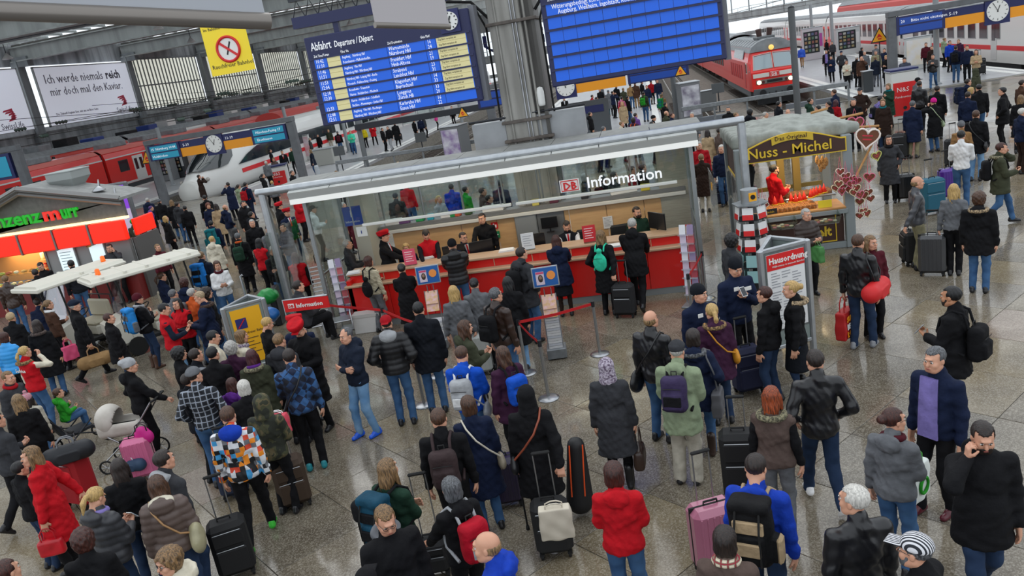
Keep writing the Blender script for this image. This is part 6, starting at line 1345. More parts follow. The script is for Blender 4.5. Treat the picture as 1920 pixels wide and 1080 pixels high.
# green bin sacks and blue crate by the yellow stand
for (u, v, c, s_, lab, cc) in [(503, 555, '#138a3c', .26, 'bright green plastic sack in the bin frame', 'sack'), (505, 590, '#1660a8', .24, 'blue plastic sack below the green one', 'sack')]:
    p = at(u, v, .75 if c == '#138a3c' else .55); s = SDF((-.35, -.35, -.3), (.35, .35, .35), .02); s.ell((0, 0, 0), (s_, s_*.8, s_*.7)); s.func(lambda D, X, Y, Z: D+.014*np.sin(28*X+9*Z)*np.sin(24*Y+13*Z)); t = empty('waste_sack', p, 0, lab, cc); sdf_obj('sack', s, mat('plastic_'+c.strip('#'), c, .35), t)
p = at(500, 610, 0); t = empty('bin_frame', p, .2, 'grey steel sorting bin frame with an open hatch', 'bin'); bx('body', M_GAL, -.3, .3, -.25, .25, .05, .7, t, .02); bx('side', DARKMETAL, .3, .45, -.25, .25, .0, .9, t, .02); b = MB(); b.tube([(-.3, 0, .7), (-.3, 0, 1.3), (-.25, 0, 1.32)], .03, 6); b.build('handle', ALU, t)
# row of seats behind the sign
p = at(620, 640, 0); t = empty('seat_row', p, .3, 'steel waiting seats behind the information sign', 'seat'); 
for i in range(2): s_ = empty('seat', (-.3+.6*i, 0, 0)); s_.parent = t; b = MB(); b.rbox(-.24, .24, -.2, .22, .42, .45, .01); b.build('seat_plate', CHROME, s_); b = MB(); b.tube([(-.26, -.22, .25), (-.26, -.2, .62), (-.26, .2, .64), (-.2, .24, .45)], .018, 6); b.tube([(.26, -.22, .25), (.26, -.2, .62), (.26, .2, .64), (.2, .24, .45)], .018, 6); b.build('armrest', CHROME, s_)
# ------------------------------------------------------------------ roasted nut stall
NY = 17.85; nl, nr = at(1400, 470, Y=NY).x, at(1596, 462, Y=NY).x
SBR = mat('stall_brown', '#3b1f17', .55); SYE = mat('stall_yellow', '#d8b42a', .5); SGR = mat('stall_grey', '#7f8688', .5); SW = mat('stall_wood', '#b98a52', .55, kind='wood', color2='#9c7040'); CANV = mat('grey_tarpaulin', '#9fa39c', .7, kind='noise', color2='#82867f', scale=.9, bump=.4)
t = empty('nut_stall', (0, NY, 0), 0, 'roasted nut stall with brown signboard, yellow blackletter and grey tarpaulin roof', 'market stall'); W_ = nr-nl; ND = 2.2
for x, y in ((nl, 0), (nr, 0), (nl, ND), (nr, ND)): bx('corner_post', SGR, x-.1, x+.1, y-.08, y+.08, 0, 2.45, t, .015)
bx('counter_base', SBR, nl+.12, nr-.12, .02, .08, .12, .82, t); bx('plinth', SGR, nl, nr, -.05, .1, 0, .14, t, .01); bx('worktop_edge', SGR, nl+.1, nr-.05, -.12, .15, .78, .88, t, .01); bx('worktop', SW, nl+.08, nr-.08, -.1, .75, .88, .93, t, .01)
for x in (nl+.28, nr-.3): bx('yellow_trim', SYE, x, x+.02, .0, .021, .18, .76, t)
bx('yellow_trim', SYE, nl+.28, nr-.28, .0, .021, .16, .18, t); text('base_lettering', 'Welt', .3, SYE, t, (nr-.95, .012, .3), (PI/2, 0, 0), .006, bold=.01, squeeze=.9)
bx('side_wall', SGR, nl-.03, nl+.03, .1, ND, 0, 1.0, t); bx('side_wall_upper', SBR, nl-.035, nl+.02, .1, ND, 1.75, 2.35, t)
for i in range(3): bx('side_window', mat('side_window', '#3d464c', .15), nl-.045, nl-.03, .2+.68*i, .78+.68*i, 1.05, 1.65, t); bx('side_frame', ALU, nl-.042, nl-.02, .14+.68*i, .2+.68*i, 1.0, 1.7, t)
bx('side_arch_trim', SYE, nl-.05, nl-.035, .25, ND-.15, 1.74, 1.78, t)
bx('rear_rail', mat('olive_wood', '#7c6a34', .6), nl, nr, ND-.1, ND, 2.25, 2.4, t)
for x in (nl+1.1, nr-.75): bx('inner_post', mat('olive_wood', '#7c6a34', .6), x-.08, x+.08, ND-.55, ND-.4, 0, 2.35, t)
bx('rear_rail', mat('olive_wood', '#7c6a34', .6), nl, nr, ND-.06, ND, 1.0, 1.1, t)
sg = empty('signboard', (0, -.12, 0)); sg.parent = t; a, c = at(1413, 305, Y=NY-.1), at(1586, 284, Y=NY-.1); zl = (a.z+c.z)/2
def arch(g): 
    p = [(nl+.02-g, 0, zl-g), (nr-.02+g, 0, zl-g), (nr-.02+g, 0, zl+.3+g)]; n = 14
    for i in range(n+1): s_ = 1-i/n; x = nl+.12+(nr-nl-.24)*s_; p.append((x, 0, zl+.3+g+.25*math.sin(PI*s_)**1.1))
    p.append((nl+.02-g, 0, zl+.3+g)); return p
b = MB(); b.prism(arch(.0), (0, .05, 0)); b.build('trim_board', SYE, sg); b = MB(); b.prism([(x, y-.01, z) for x, y, z in arch(-.025)], (0, .02, 0)); b.build('brown_board', SBR, sg)
text('blackletter', 'Nuss - Michel', .3, SYE, sg, (nl+.16, -.03, zl+.1), (PI/2, 0, 0), .008, bold=.003, squeeze=1.04, res=2)
bxm = (nl+nr)/2; b = MB(); n = 8; vs = []
for i in range(n+1): s_ = -1+2*i/n; x = bxm+.42*s_; z = zl+.47-.07*s_*s_; vs += [(x, -.05, z-.07), (x, -.05, z+.07)]
b.add(vs, [(2*i, 2*i+2, 2*i+3, 2*i+1) for i in range(n)]); b.add([(x, y+.03, z) for x, y, z in vs], [(2*i+1, 2*i+3, 2*i+2, 2*i) for i in range(n)]); b.build('ribbon', mat('ribbon', '#c9a92c', .5), sg); text('ribbon_lettering', 'Das Original', .13, SBR, sg, (bxm-.36, -.06, zl+.42), (PI/2, 0, 0), .004)
s = SDF((nl-.4, -.35, 2.25), (nr+.5, ND+.5, 3.25), .05); s.rbox(((nl+nr)/2, ND/2+.2, 2.55), ((nr-nl)/2+.12, ND/2+.1, .16), .08, .05, pad=.3); s.ell(((nl+nr)/2, ND/2, 2.55), ((nr-nl)/2, ND/2, .32), .1, pad=.3); s.cone((nr-.6, .4, 2.63), (nr+.2, .2, 2.55), .14, .1, .1)
s.func(lambda D, X, Y, Z: D+.03*np.sin(11*X+5*Y)*np.sin(7*Y+3*X)+.015*np.sin(31*Y+13*X)); s.func(lambda D, X, Y, Z: np.maximum(D, 2.42-Z)); sdf_obj('tarpaulin', s, CANV, t)
# goods
s = SDF((nl+.3, 0, .9), (nr-.1, .9, 1.3), .02); s.rbox((nl+1.0, .32, .97), (.55, .26, .05), .02); s.func(lambda D, X, Y, Z: D+.02*np.sin(65*X)*np.sin(70*Y)*np.sin(40*Z+5)); nuts = sdf_obj('roasted_nuts', s, mat('nuts', '#b0702c', .5, kind='fur', color2='#7a4418', scale=.8), None, (0, NY, .0), label='heap of roasted nuts on the stall counter', cat='nuts'); nuts['kind'] = 'stuff'
lamp = bpy.data.lights.new('stall_lamp', 'AREA'); lamp.energy = 38; lamp.size = 1.2; lamp.color = (1, .75, .42); lo = bpy.data.objects.new('stall_lamp', lamp); col.objects.link(lo); lo.location = ((nl+nr)/2, NY+.7, 2.3); lo['label'] = 'warm lamp glow under the nut stall roof'; lo['category'] = 'lamp'
rnd = random.Random(5)
for i in range(11):   # paper cones
    x = [nl+.75, nl+.9, nl+1.12, nl+1.2, nl+1.3, nl+1.4, nl+1.5, nl+1.56, nl+1.62, nl+1.7, nl+1.78][i]; y = .5+.05*(i % 3) if i < 6 else .35-.0*i; o = empty('paper_cone', (x, NY+y, 1.03 if i < 6 else 1.12+.02*(i-6)), 0, f'small red paper cone in the nut stall display, {ORD[i]} from the left', 'paper cone', 'red paper cones of the nut stall'); b = MB(); b.lathe([(.07, 0), (.035, .1), (.002, .2)], n=10); b.build('cone', mat('cone_red', '#e0321e', .45, emit=.05), o); b = MB(); b.lathe([(.074, -.01), (.074, .01)], n=10); b.build('rim', SYE, o)
M_HB, M_HW, M_HR = mat('gingerbread', '#6a3c22', .6), mat('icing_white', '#e8dcd2', .5), mat('icing_red', '#c02a3c', .5)
def heart_pts(s_, n=26):
    return [(s_*.062*16*math.sin(2*PI*k/n)**3/1., 0, s_*.062*(13*math.cos(2*PI*k/n)-5*math.cos(4*PI*k/n)-2*math.cos(6*PI*k/n)-math.cos(8*PI*k/n))) for k in range(n)]
def hm(sz, c2):
    def fn():
        b = MB(); p = heart_pts(sz); b.prism([(x, y-.012, z) for x, y, z in p][::-1], (0, .024, 0)); b.mtl(1).tube([(x*.95, -.014, z*.95) for x, y, z in p], sz*.085, 6, closed=True); b.mtl(2).box(-.4*sz, .4*sz, -.016, -.012, .1*sz, .2*sz).box(-.35*sz, .35*sz, -.016, -.012, -.2*sz, -.1*sz); return b.mesh('heart')
    return cached(('heart', sz), fn)
def heart(p, sz, rz, label, group=None, icing=None, ribbon=.25):
    o = empty('gingerbread_heart', p, rz, label, 'gingerbread heart', group); link('heart', hm(sz, 0), [M_HB, icing or M_HW, M_HR], o, rot=(0, rnd.uniform(-.2, .2), 0))
    if ribbon: b = MB(); b.tube([(-.3*sz, 0, .7*sz), (0, 0, .7*sz+ribbon), (.3*sz, 0, .7*sz)], .006, 4); b.build('ribbon', mat('ribbon_pink', '#d2607a', .5), o)
PX = at(1590, 330, Y=NY-.1)
HC_ = [(1575, 322, .1), (1585, 338, .09), (1572, 345, .1), (1590, 352, .12), (1578, 358, .1), (1600, 360, .11), (1586, 330, .1), (1596, 345, .1), (1606, 352, .1), (1580, 350, .09), (1612, 365, .1), (1566, 352, .1), (1598, 334, .08), (1608, 338, .09)]
for i, (u, v, s_) in enumerate(HC_):
    heart(at(u, v, Y=NY-.25-.05*(i % 3)), s_, rnd.uniform(-.6, .6), f'{["white", "pink", "pale yellow"][i % 3]} iced gingerbread heart in the stall corner cluster, {ORD[sum(1 for q in HC_ if (q[0], q[1]) < (u, v))]} from the left', 'gingerbread hearts at the stall corner', [M_HW, mat('icing_pink', '#d86a8a', .5), mat('icing_pale', '#d9c9a8', .5)][i % 3])
for i, (u, v) in enumerate([(1418, 372), (1424, 380), (1430, 376), (1414, 384), (1436, 384)]): heart(at(u, v, Y=NY-.25), .07, rnd.uniform(-.5, .5), f'small iced gingerbread heart at the left stall corner, {ORD[[1, 2, 3, 0, 4][i]]} from the left', 'small hearts at the left stall corner', [M_HW, mat('icing_pink', '#d86a8a', .5)][i % 2])
for i, (u, v) in enumerate([(1532, 300), (1536, 306), (1542, 300), (1545, 309), (1539, 314), (1549, 303)]): 
    o = empty('pretzel_bag', at(u, v, Y=NY+.3), rnd.uniform(0, 1), f'clear bag of biscuits hanging inside the nut stall, {ORD[[0, 1, 3, 4, 2, 5][i]]} from the left', 'biscuits', 'bags of biscuits hanging in the stall'); s = SDF((-.09, -.06, -.14), (.09, .06, .14), .014); s.ell((0, 0, 0), (.05, .035, .1)); sdf_obj('biscuits', s, mat('biscuit', '#c99a5a', .5, kind='fur', color2='#8a5a2a'), o); b = MB(); b.tube([(0, 0, .09), (0, 0, .3)], .004, 4); b.build('string', WPL, o)
for i, (u, v) in enumerate([(1620, 366), (1628, 360), (1612, 378), (1632, 372), (1618, 396), (1612, 404), (1625, 400)]): heart(at(u, v, Y=NY+.0), .1, rnd.uniform(-.4, .4), f'gingerbread heart hanging beside the right stall wall, {ORD[[4, 5, 0, 6, 2, 1, 3][i]]} from the left', 'gingerbread hearts on the stall side', M_HW if i % 2 else mat('icing_pale', '#d9c9a8', .5))
# heart pole
pa, pb, pc = at(1598, 345, Y=NY-.0), at(1628, 285, Y=NY+.3), at(1650, 240, Y=NY+.3)
o = empty('heart_pole', pa, 0, 'slanted wooden pole with a large white iced heart beside the nut stall', 'pole'); b = MB(); b.tube([(0, 0, 0), pb-pa, (pc-pa)*1.0], .022, 8); b.build('pole', SW, o)
heart(at(1626, 258, Y=NY+.15), .26, 0., 'large white iced gingerbread heart on the slanted pole', None, M_HW, .2); heart(at(1643, 292, Y=NY+.3), .12, .3, 'yellow iced gingerbread heart below the large one', None, mat('icing_yellow', '#c9cf70', .5), .35); heart(at(1630, 332, Y=NY+.3), .12, -.2, 'pink iced heart on a long ribbon right of the stall', None, mat('icing_pink', '#d86a8a', .5), .5); heart(at(1603, 232, Y=NY+1.3), .2, .2, 'pink iced heart hanging from the roof beam of the stall', None, mat('icing_pink', '#d86a8a', .5), .2)
for i, (u0, v0, u1, v1) in enumerate([(1560, 225, 1618, 212), (1585, 240, 1648, 236), (1520, 212, 1552, 203)]):
    a, c = at(u0, v0, Y=NY+1.2), at(u1, v1, Y=NY+1.2); b = MB(); b.tube([a, c], .03, 6); b.build('roof_pole', SW, label=f'light wooden pole sticking out of the stall roof, {["upper right","lower right","left"][i]} one', cat='pole')
for i, (u, v, c, lab) in enumerate([(1467, 428, 'left', 'left glass tray of sweets on the stall front'), (1548, 418, 'right', 'right glass tray of sweets on the stall front')]):
    p = at(u, v, Y=NY-.28); o = empty('sweet_tray', p, 0, lab, 'tray'); b = MB()
    for s_ in (-1, 1): b.prism([(s_*.24, -.15, .02), (s_*.24, .14, .02), (s_*.28, .17, .22), (s_*.28, -.2, .16)], (.01, 0, 0))
    b.prism([(-.25, -.15, .02), (.25, -.15, .02), (.28, -.2, .16), (-.28, -.2, .16)], (0, .01, 0)); b.box(-.25, .25, -.15, .14, 0, .02); b.build('glass_tray', glass('tray_glass', (.7, .78, .72), .25), o)
    for k_ in range(9): b = MB(); x, y = -.17+.085*(k_ % 5), -.08+.12*(k_//5); b.lathe([(.02, 0), (.05, .01), (.05, .03), (.02, .04)], (x, y, .03+.02*(k_ % 2)), 10); b.build('biscuit', [mat('icing_pink', '#d86a8a', .5), M_HW, mat('biscuit2', '#c9905a', .5)][k_ % 3], o)
p = at(1547, 385, Y=NY+.02); p.z = .93; o = empty('price_card', p, 0, 'yellow price card on the nut stall counter', 'sign'); bx('card', mat('card_yellow', '#e3cf2c', .5), -.14, .14, 0, .01, 0, .16, o)
p = at(1440, 400, Y=NY+.02); p.z = .93; o = empty('price_card', p, .1, 'dark price board with yellow lettering at the left of the stall counter', 'sign'); bx('card', BLACKG, -.2, .2, 0, .01, 0, .12, o); text('letters', 'Geb. Mandeln', .07, SYE, o, (-.18, -.004, .035), (PI/2, 0, 0), .002, squeeze=.8)
p = at(1480, 330, Y=NY+1.0); o = empty('nut_pan', (p.x+.2, NY+1.1, 1.0), 0, 'long tray of glazed nuts inside the stall behind the counter', 'tray'); bx('tray', CHROME, -.6, .75, -.3, .2, 0, .05, o, .02); s = SDF((-.6, -.32, 0), (.78, .22, .2), .022); s.rbox((.08, -.05, .07), (.6, .2, .05), .03); s.func(lambda D, X, Y, Z: D+.02*np.sin(55*X)*np.sin(60*Y)); sdf_obj('nuts', s, mat('nuts2', '#8a5a28', .5, kind='fur', color2='#5a3414'), o)
# ------------------------------------------------------------------ sausage stand on the left
VY = 21.4; vx = lambda u, v: at(u, v, Y=VY)
t = empty('sausage_stand', (0, VY, 0), 0, 'grey gabled snack stand with green and red lettering and glowing red band', 'snack stand')
xr = vx(232, 392).x; xl = -23.; ze = vx(215, 400).z; za = vx(42, 352).z; xa = vx(42, 352).x; zb0, zb1 = vx(0, 482).z, vx(0, 445).z
VG = mat('stand_grey', '#6d6a66', .6, kind='noise', color2='#5b5955'); VF = mat('stand_frame', '#7c7b79', .4, .5); VR = mat('glow_red', '#f02408', .4, emit=.55); VB = mat('stand_base_red', '#6e1412', .45)
gr = vx(215, 372)
b = MB(); b.prism([(xl, 0, zb1+.05), (xr, 0, zb1+.05), (xr, 0, gr.z-.05), (xa, 0, za-.1), (xl, 0, za-.1-(xa-xl)*.33)], (0, .12, 0)); b.build('gable', VG, t)
for (p0, p1) in (((xa, za), (xr+.15, gr.z)), ((xa, za), (xl, za-(xa-xl)*.33))):
    for o_, th in ((0, .09), (.16, .05)): b = MB(); b.tube([(p0[0], -.25, p0[1]-o_), (p1[0], -.25, p1[1]-o_)], th, 4); b.build('gable_trim', VF, t)
b = MB(); b.prism([(xa, -.3, za+.05), (xr+.2, -.3, gr.z+.03), (xr+.2, -.3, gr.z-.05), (xa, -.3, za-.05)], (0, 1.5, 0)); b.prism([(xa, -.3, za+.05), (xa, -.3, za-.05), (xl, -.3, za-(xa-xl)*.33-.05), (xl, -.3, za-(xa-xl)*.33+.05)], (0, 1.5, 0)); b.build('roof', mat('stand_roof', '#8f908e', .6, kind='noise', color2='#7a7b79'), t)
VGN, VRD = mat('letter_green', '#12a01e', .4, emit=.45), mat('letter_red', '#e2281c', .4, emit=.45)
ti, tm2, tr_ = vx(2, 425), vx(93, 402), vx(126, 398)
h_ = .58; zt_ = vx(2, 425).z
for s__, m__, ua, ub in (('V', VGN, -30, -6), ('inzenz', VGN, 1, 91), ('m', VRD, 94, 124), ('urr', VGN, 127, 160)):
    xa_, xb_ = vx(ua, 420-.2*ua).x, vx(ub, 420-.2*ub).x; o = text('red_letter' if s__ == 'm' else 'green_letters', s__, h_, m__, t, (xa_, -.32, zt_), (PI/2, 0, 0), .03, bold=.012, res=2); mx_ = max(v_.co.x for v_ in o.data.vertices)
    for v_ in o.data.vertices: v_.co.x *= (xb_-xa_)/mx_
bx('glow_tube', mat('warm_tube', '#ffd9a0', .4, emit=1.6), xl, xr+.1, -.12, .0, zb1+.02, zb1+.09, t); n = 6
for i in range(n): x0 = xr-(i+1)*1.22; bx('red_band', VR, x0+.03, x0+1.19, -.22, -.04, zb0, zb1, t, .03); bx('band_joint', VF, x0-.02, x0+.03, -.24, -.02, zb0-.02, zb1+.02, t)
bx('red_band_side', VR, xr+.04, xr+.14, .1, 1.1, zb0+.05, zb1-.05, t, .02)
xs0, xs1 = vx(92, 500).x, xr
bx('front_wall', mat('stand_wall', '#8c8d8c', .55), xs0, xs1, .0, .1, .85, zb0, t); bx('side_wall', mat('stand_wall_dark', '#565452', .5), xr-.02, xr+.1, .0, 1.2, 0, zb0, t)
bx('base_wall', VB, xl, xr, -.3, .1, .0, .82, t); bx('counter', VF, xl, xr, -.45, .3, .82, .88, t, .01)
for x in (xs0, (xs0+xs1)/2+.05, xs1-.12): bx('wall_frame', VF, x, x+.07, -.04, .02, .9, zb0, t)
def screen(u0, v0, u1, v1, kind):
    a, c = vx(u0, v0), vx(u1, v1); s_ = bx('menu_screen', mat('screen_frame', '#8a8c8c', .4, .4), a.x-.04, c.x+.04, -.08, 0, c.z-.04, a.z+.04, t, .01); bx('screen', mat('screen_lit', '#dff0f4', .3, emit=.55), a.x, c.x, -.09, -.08, c.z, a.z, s_)
    if kind:
        bx('headline', BLACKG, a.x+.05, c.x-.06, -.1, -.09, a.z-.25, a.z-.1, s_); text('letters', 'Kaffee', .12, WPL, s_, (a.x+.22, -.102, a.z-.22), (PI/2, 0, 0), .001)
        for i in range(9): bx('menu_line', mat('menu_grey', '#8fa0a4', .5), a.x+.07, c.x-.1-.06*(i % 2), -.095, -.09, a.z-.38-.09*i, a.z-.36-.09*i, s_)
    else:
        m_ = Matrix.Translation(((a.x+c.x)/2, -.1, (a.z+c.z)/2+.15))@Matrix.Rotation(-.35, 4, 'Y'); b = MB(); b.tube([m_@Vector((-.3, 0, 0)), m_@Vector((-.2, 0, .02)), m_@Vector((.2, 0, .02)), m_@Vector((.3, 0, 0))], [.03, .075, .075, .03], 8); b.build('bread', mat('bread', '#d29a4e', .5), s_); b = MB(); b.tube([m_@Vector((-.27, -.05, .02)), m_@Vector((.27, -.05, .02))], .03, 8); b.build('sausage', mat('sausage', '#a8402a', .4), s_)
screen(104, 452, 152, 502, True); screen(161, 436, 205, 488, False)
bx('interior_back', mat('warm_interior', '#a87c48', .6), xl, xs0, 1.2, 1.3, .8, zb0, t); bx('interior_ceiling', mat('warm_ceiling', '#e8d0a8', .5, emit=.25), xl, xs0, .1, 1.3, zb0-.04, zb0, t)
la = bpy.data.lights.new('stand_lamp', 'AREA'); la.energy = 60; la.size = 1.5; la.color = (1, .72, .4); lo = bpy.data.objects.new('stand_lamp', la); col.objects.link(lo); lo.location = (xs0-1.6, VY+.9, zb0-.12); lo['label'] = 'warm lamp glow inside the snack stand'; lo['category'] = 'lamp'
# glass food counter with pastries
b = MB(); bx('counter_glass', GL, xl, xs0-.05, -.38, -.37, .88, 1.3, t); bx('glass_shelf', GL, xl, xs0-.05, -.37, .25, 1.29, 1.3, t)
rnd = random.Random(9); pc = [mat('pastry_a', '#c98a3c', .5), mat('pastry_b', '#dcb25a', .5), mat('pastry_c', '#e8d9b0', .5), mat('pastry_d', '#a04a2c', .5), mat('pastry_e', '#7a9a3c', .5)]
for i in range(30): x = xs0-.2-.26*(i % 12)-.05*rnd.random(); z = .9 if i < 24 else 1.31; y = -.2+.3*((i//12) % 2); o = empty('pastry', (x, VY+y, z), rnd.uniform(0, 3), f'{["brown", "golden", "pale", "reddish", "green"][i % 5]} pastry in the snack counter, {["front row", "rear row", "top shelf"][i//12]}, {ORD[i % 12]} from the right', 'pastry', 'pastries in the snack stand counter'); b = MB(); b.ball((0, 0, .045), .09, 10, (1.2, .8, .55)); b.build('roll', pc[i % 5], o); b = MB(); b.ball((0, 0, .045), .092, 10, (1.1, .85, .2)); b.build('filling', pc[(i+2) % 5], o)
for i in range(3): bx('shelf', mat('warm_shelf', '#c9a46a', .5), xs0-1.1, xs0-.2, 1.0, 1.2, 1.0+.4*i, 1.03+.4*i, t)
for i in range(12): o = empty('jar', (xs0-.3-.25*(i % 4), VY+1.1, 1.04+.4*(i//4)), 0, f'jar inside the snack stand, {["lowest", "middle", "top"][i//4]} shelf, {ORD[i % 4]} from the right', 'jar', 'jars on the snack stand shelves'); b = MB(); b.lathe([(.06, 0), (.07, .05), (.07, .18), (.04, .22)], n=10); b.build('glass', pc[i % 5], o); b = MB(); b.cyl((0, 0, .235), .05, .03, 10); b.build('lid', DREDP, o)
# hopper funnel and pictures on the roof
p = at(133, 345, Y=VY+.9); t2 = empty('roof_vent', p, 0, 'grey funnel shaped vent on the roof of the snack stand', 'vent'); b = MB(); b.tube([(0, 0, -.35), (0, 0, -.1)], [.3, .35], 4); b.tube([(0, 0, -.1), (0, 0, .18), (0, 0, .4)], [.35, .62, .62], 4); b.build('funnel', mat('vent_grey', '#8f9492', .55), t2, rot=(0, 0, PI/4)); bx('cover', mat('vent_grey2', '#a3a8a6', .55), -.46, .46, -.46, .46, .4, .44, t2, .01)
for i, (u, v) in enumerate([(188, 352), (218, 365)]): p = at(u, v, Y=VY+.5); t2 = empty('spot_lamp', p, 0, ['left chrome gooseneck lamp on the snack stand roof', 'right chrome gooseneck lamp on the snack stand roof'][i], 'lamp'); b = MB(); b.tube([(0, 0, -.35), (0, 0, .12), (.08, -.1, .25), (.16, -.25, .15), (.17, -.3, .0)], .02, 6); b.build('neck', CHROME, t2); b = MB(); b.lathe([(.05, .08), (.2, -.04), (.19, -.06)], (.17, -.32, 0), 14); b.build('shade', CHROME, t2)
# violet light box pillar behind the stand
p = at(252, 470, 0); pa_ = at(237, 412, Y=27.3)
t = empty('advert_pillar', (pa_.x-.1, 27.3, 0), .2, 'tall advertising column with a violet glowing poster behind the snack stand', 'poster stand'); zp = at(215, 343, Y=27.3).z; bx('case', FRAME, -.5, .5, -.15, .15, .2, zp, t, .05); bx('poster', mat('violet_poster', '#8a4ad8', .4, emit=.35), -.42, .42, -.16, -.15, zp-1.0, zp-.1, t); bx('poster', mat('pale_poster', '#c9bcd8', .4, emit=.3), -.42, .42, -.16, -.15, .4, zp-1.0, t)
# ------------------------------------------------------------------ two electric carts with white roofs
CWH = mat('cart_white', '#cfccbf', .45); CBL = mat('cart_black', '#141516', .6); CGR = mat('cart_seat', '#b9b29c', .6)
def cart(ua, ub, uc, z, lab, ribs, beacon):
    a, b_, c = at(*ua, z), at(*ub, z), at(*uc, z); d = b_-a; L = d.length; rz = math.atan2(d.y, d.x); t = empty('electric_cart', (a.x, a.y, 0), rz, lab, 'cart'); e = Matrix.Rotation(-rz, 3, 'Z')@(c-a); Wd = max(1.15, abs(e.y)); s_ = 1 if e.y > 0 else -1
    y0, y1 = (0, Wd) if s_ > 0 else (-Wd, 0)
    b = MB(); b.prism([(0, y0+.05, z-.05), (0, y1-.05, z-.05), (0, y1-.12, z+.03), (0, y0+.12, z+.03)], (L, 0, 0)); b.build('roof', CWH, t)
    for i in range(ribs): x = L*(i+.5)/ribs; b = MB(); b.rbox(x-.03, x+.03, y0+.03, y1-.03, z-.06, z+.045, .01); b.build('roof_rib', CWH, t)
    bx('roof_lip', CWH, -.06, .05, y0, y1, z-.12, z-.02, t, .02); bx('roof_lip', CWH, 0, L, y0-.02, y0+.05, z-.1, z-.02, t, .02); bx('roof_lip', CWH, 0, L, y1-.05, y1+.02, z-.1, z-.02, t, .02)
    for x in (.5, L-.4):
        for y in (y0+.12, y1-.12): b = MB(); b.tube([(x, y, z-.05), (x+.05, y, 1.1), (x, y, .45)], .022, 6); b.build('roof_post', CBL, t)
    b = MB(); b.prism([(.1, y0+.1, .55), (.1, y0+.1, .8), (.75, y0+.1, 1.0), (.85, y0+.1, .35), (.2, y0+.1, .3)], (0, Wd-.2, 0)); b.build('front_body', CWH, t)
    b = MB(); b.prism([(.45, y0+.14, .98), (.62, y0+.14, z-.1), (.64, y0+.14, z-.1), (.47, y0+.14, .98)], (0, Wd-.28, 0)); b.build('windscreen', glass('cart_screen', (.75, .75, .82), .3), t)
    bx('platform', CBL, .1, L-.1, y0+.1, y1-.1, .28, .38, t, .02)
    for x in (1.3, 2.2)[:2 if L > 2.6 else 1]:
        sseat = empty('bench', (x, 0, 0)); sseat.parent = t; bx('seat_base', CWH, -.22, .25, y0+.15, y1-.15, .38, .62, sseat, .03); bx('cushion', CGR, -.24, .26, y0+.15, y1-.15, .62, .72, sseat, .04); bx('backrest', CGR, .2, .3, y0+.15, y1-.15, .72, 1.15, sseat, .04); b = MB(); b.tube([(.3, y0+.13, .7), (.33, y0+.13, 1.25), (.33, y1-.13, 1.25), (.3, y1-.13, .7)], .018, 6); b.build('seat_rail', CBL, sseat)
    b = MB(); b.tube([(.95+.14*math.cos(q*PI/8), (y0+y1)/2-.25+.17*math.sin(q*PI/8), 1.02+.08*math.cos(q*PI/8)) for q in range(16)], .014, 6, closed=True); b.build('steering_wheel', CBL, t)
    for x in (.55, L-.6):
        for y in (y0+.12, y1-.12): b = MB(); b.cyl((x, y, .22), .22, .14, 18, 'y'); b.build('wheel', RUBBER, t)
    bx_, by_ = beacon; b = MB(); b.lathe([(.06, z+.03), (.06, z+.06), (.05, z+.16), (.02, z+.18)], (L*bx_, y0+Wd*by_, 0), 12); b.build('beacon', mat('beacon_orange', '#f06a10', .3, emit=.25), t)
cart((172, 530), (375, 472), (205, 505), 1.95, 'electric cart with long ribbed white roof standing nearer the camera', 5, (.12, .5)); cart((72, 541), (235, 487), (150, 512), 1.95, 'electric cart with plain white roof behind the ribbed one', 1, (.9, .5))
# ------------------------------------------------------------------ furniture on the platforms
def cabinet(u, v, w_, d_, h_, c, lab, name='cabinet', cat='cabinet', rz=0, front=None):
    p = at(u, v, 0); t = empty(name, p, rz, lab, cat); m_ = mat('cab_'+c.strip('#'), c, .5); bx('body', m_, -w_/2, w_/2, -d_/2, d_/2, 0, h_, t, .03); bx('top', ALU, -w_/2-.03, w_/2+.03, -d_/2-.03, d_/2+.03, h_, h_+.05, t, .01)
    if front: front(t, w_, d_, h_)
    return t
def fr_vend(c1):
    def f(t, w_, d_, h_):
        bx('window', mat('vend_dark', '#20262a', .15), -w_*.42, w_*.3, -d_/2-.02, -d_/2, h_*.22, h_*.9, t); rr = random.Random(4)
        for r_ in range(5):
            for q in range(4): bx('snack', mat('snack%d' % (q+r_), ['#8c8058', '#7c4a42', '#a8a8a0', '#4a6a52', '#8c6848', '#4a5878', '#888888', '#90885a', '#6a4c62'][(q*3+r_*2) % 9], .5), -w_*.38+q*w_*.165, -w_*.27+q*w_*.165, -d_/2-.035, -d_/2-.02, h_*(.27+.125*r_), h_*(.35+.125*r_), t)
        bx('control', mat('vend_panel', c1, .4), w_*.32, w_*.45, -d_/2-.03, -d_/2, h_*.4, h_*.8, t)
    return f
def fr_red(t, w_, d_, h_): bx('red_panel', DREDP, -w_*.42, w_*.42, -d_/2-.02, -d_/2, h_*.15, h_*.8, t); bx('navy_lid', NAVY, -w_*.52, w_*.52, -d_/2-.05, d_/2+.04, h_+.05, h_+.12, t); text('letters', 'N&S', .2*w_/.8, WPL, t, (-w_*.3, -d_/2-.025, h_*.62), (PI/2, 0, 0), .003); text('letters', 'Fundservice', .1*w_/.8, WPL, t, (-w_*.36, -d_/2-.025, h_*.5), (PI/2, 0, 0), .003); b = MB(); b.cyl((0, -d_/2-.02, h_*.3), .07, .02, 14, 'y'); b.build('lock', BLACKG, t)
def fr_post(c):
    def f(t, w_, d_, h_): bx('poster', mat('poster_'+c.strip('#'), c, .5, kind='noise', color2='#d8d8dc', scale=.3), -w_*.44, w_*.44, -d_/2-.02, -d_/2, h_*.15, h_*.93, t)
    return f
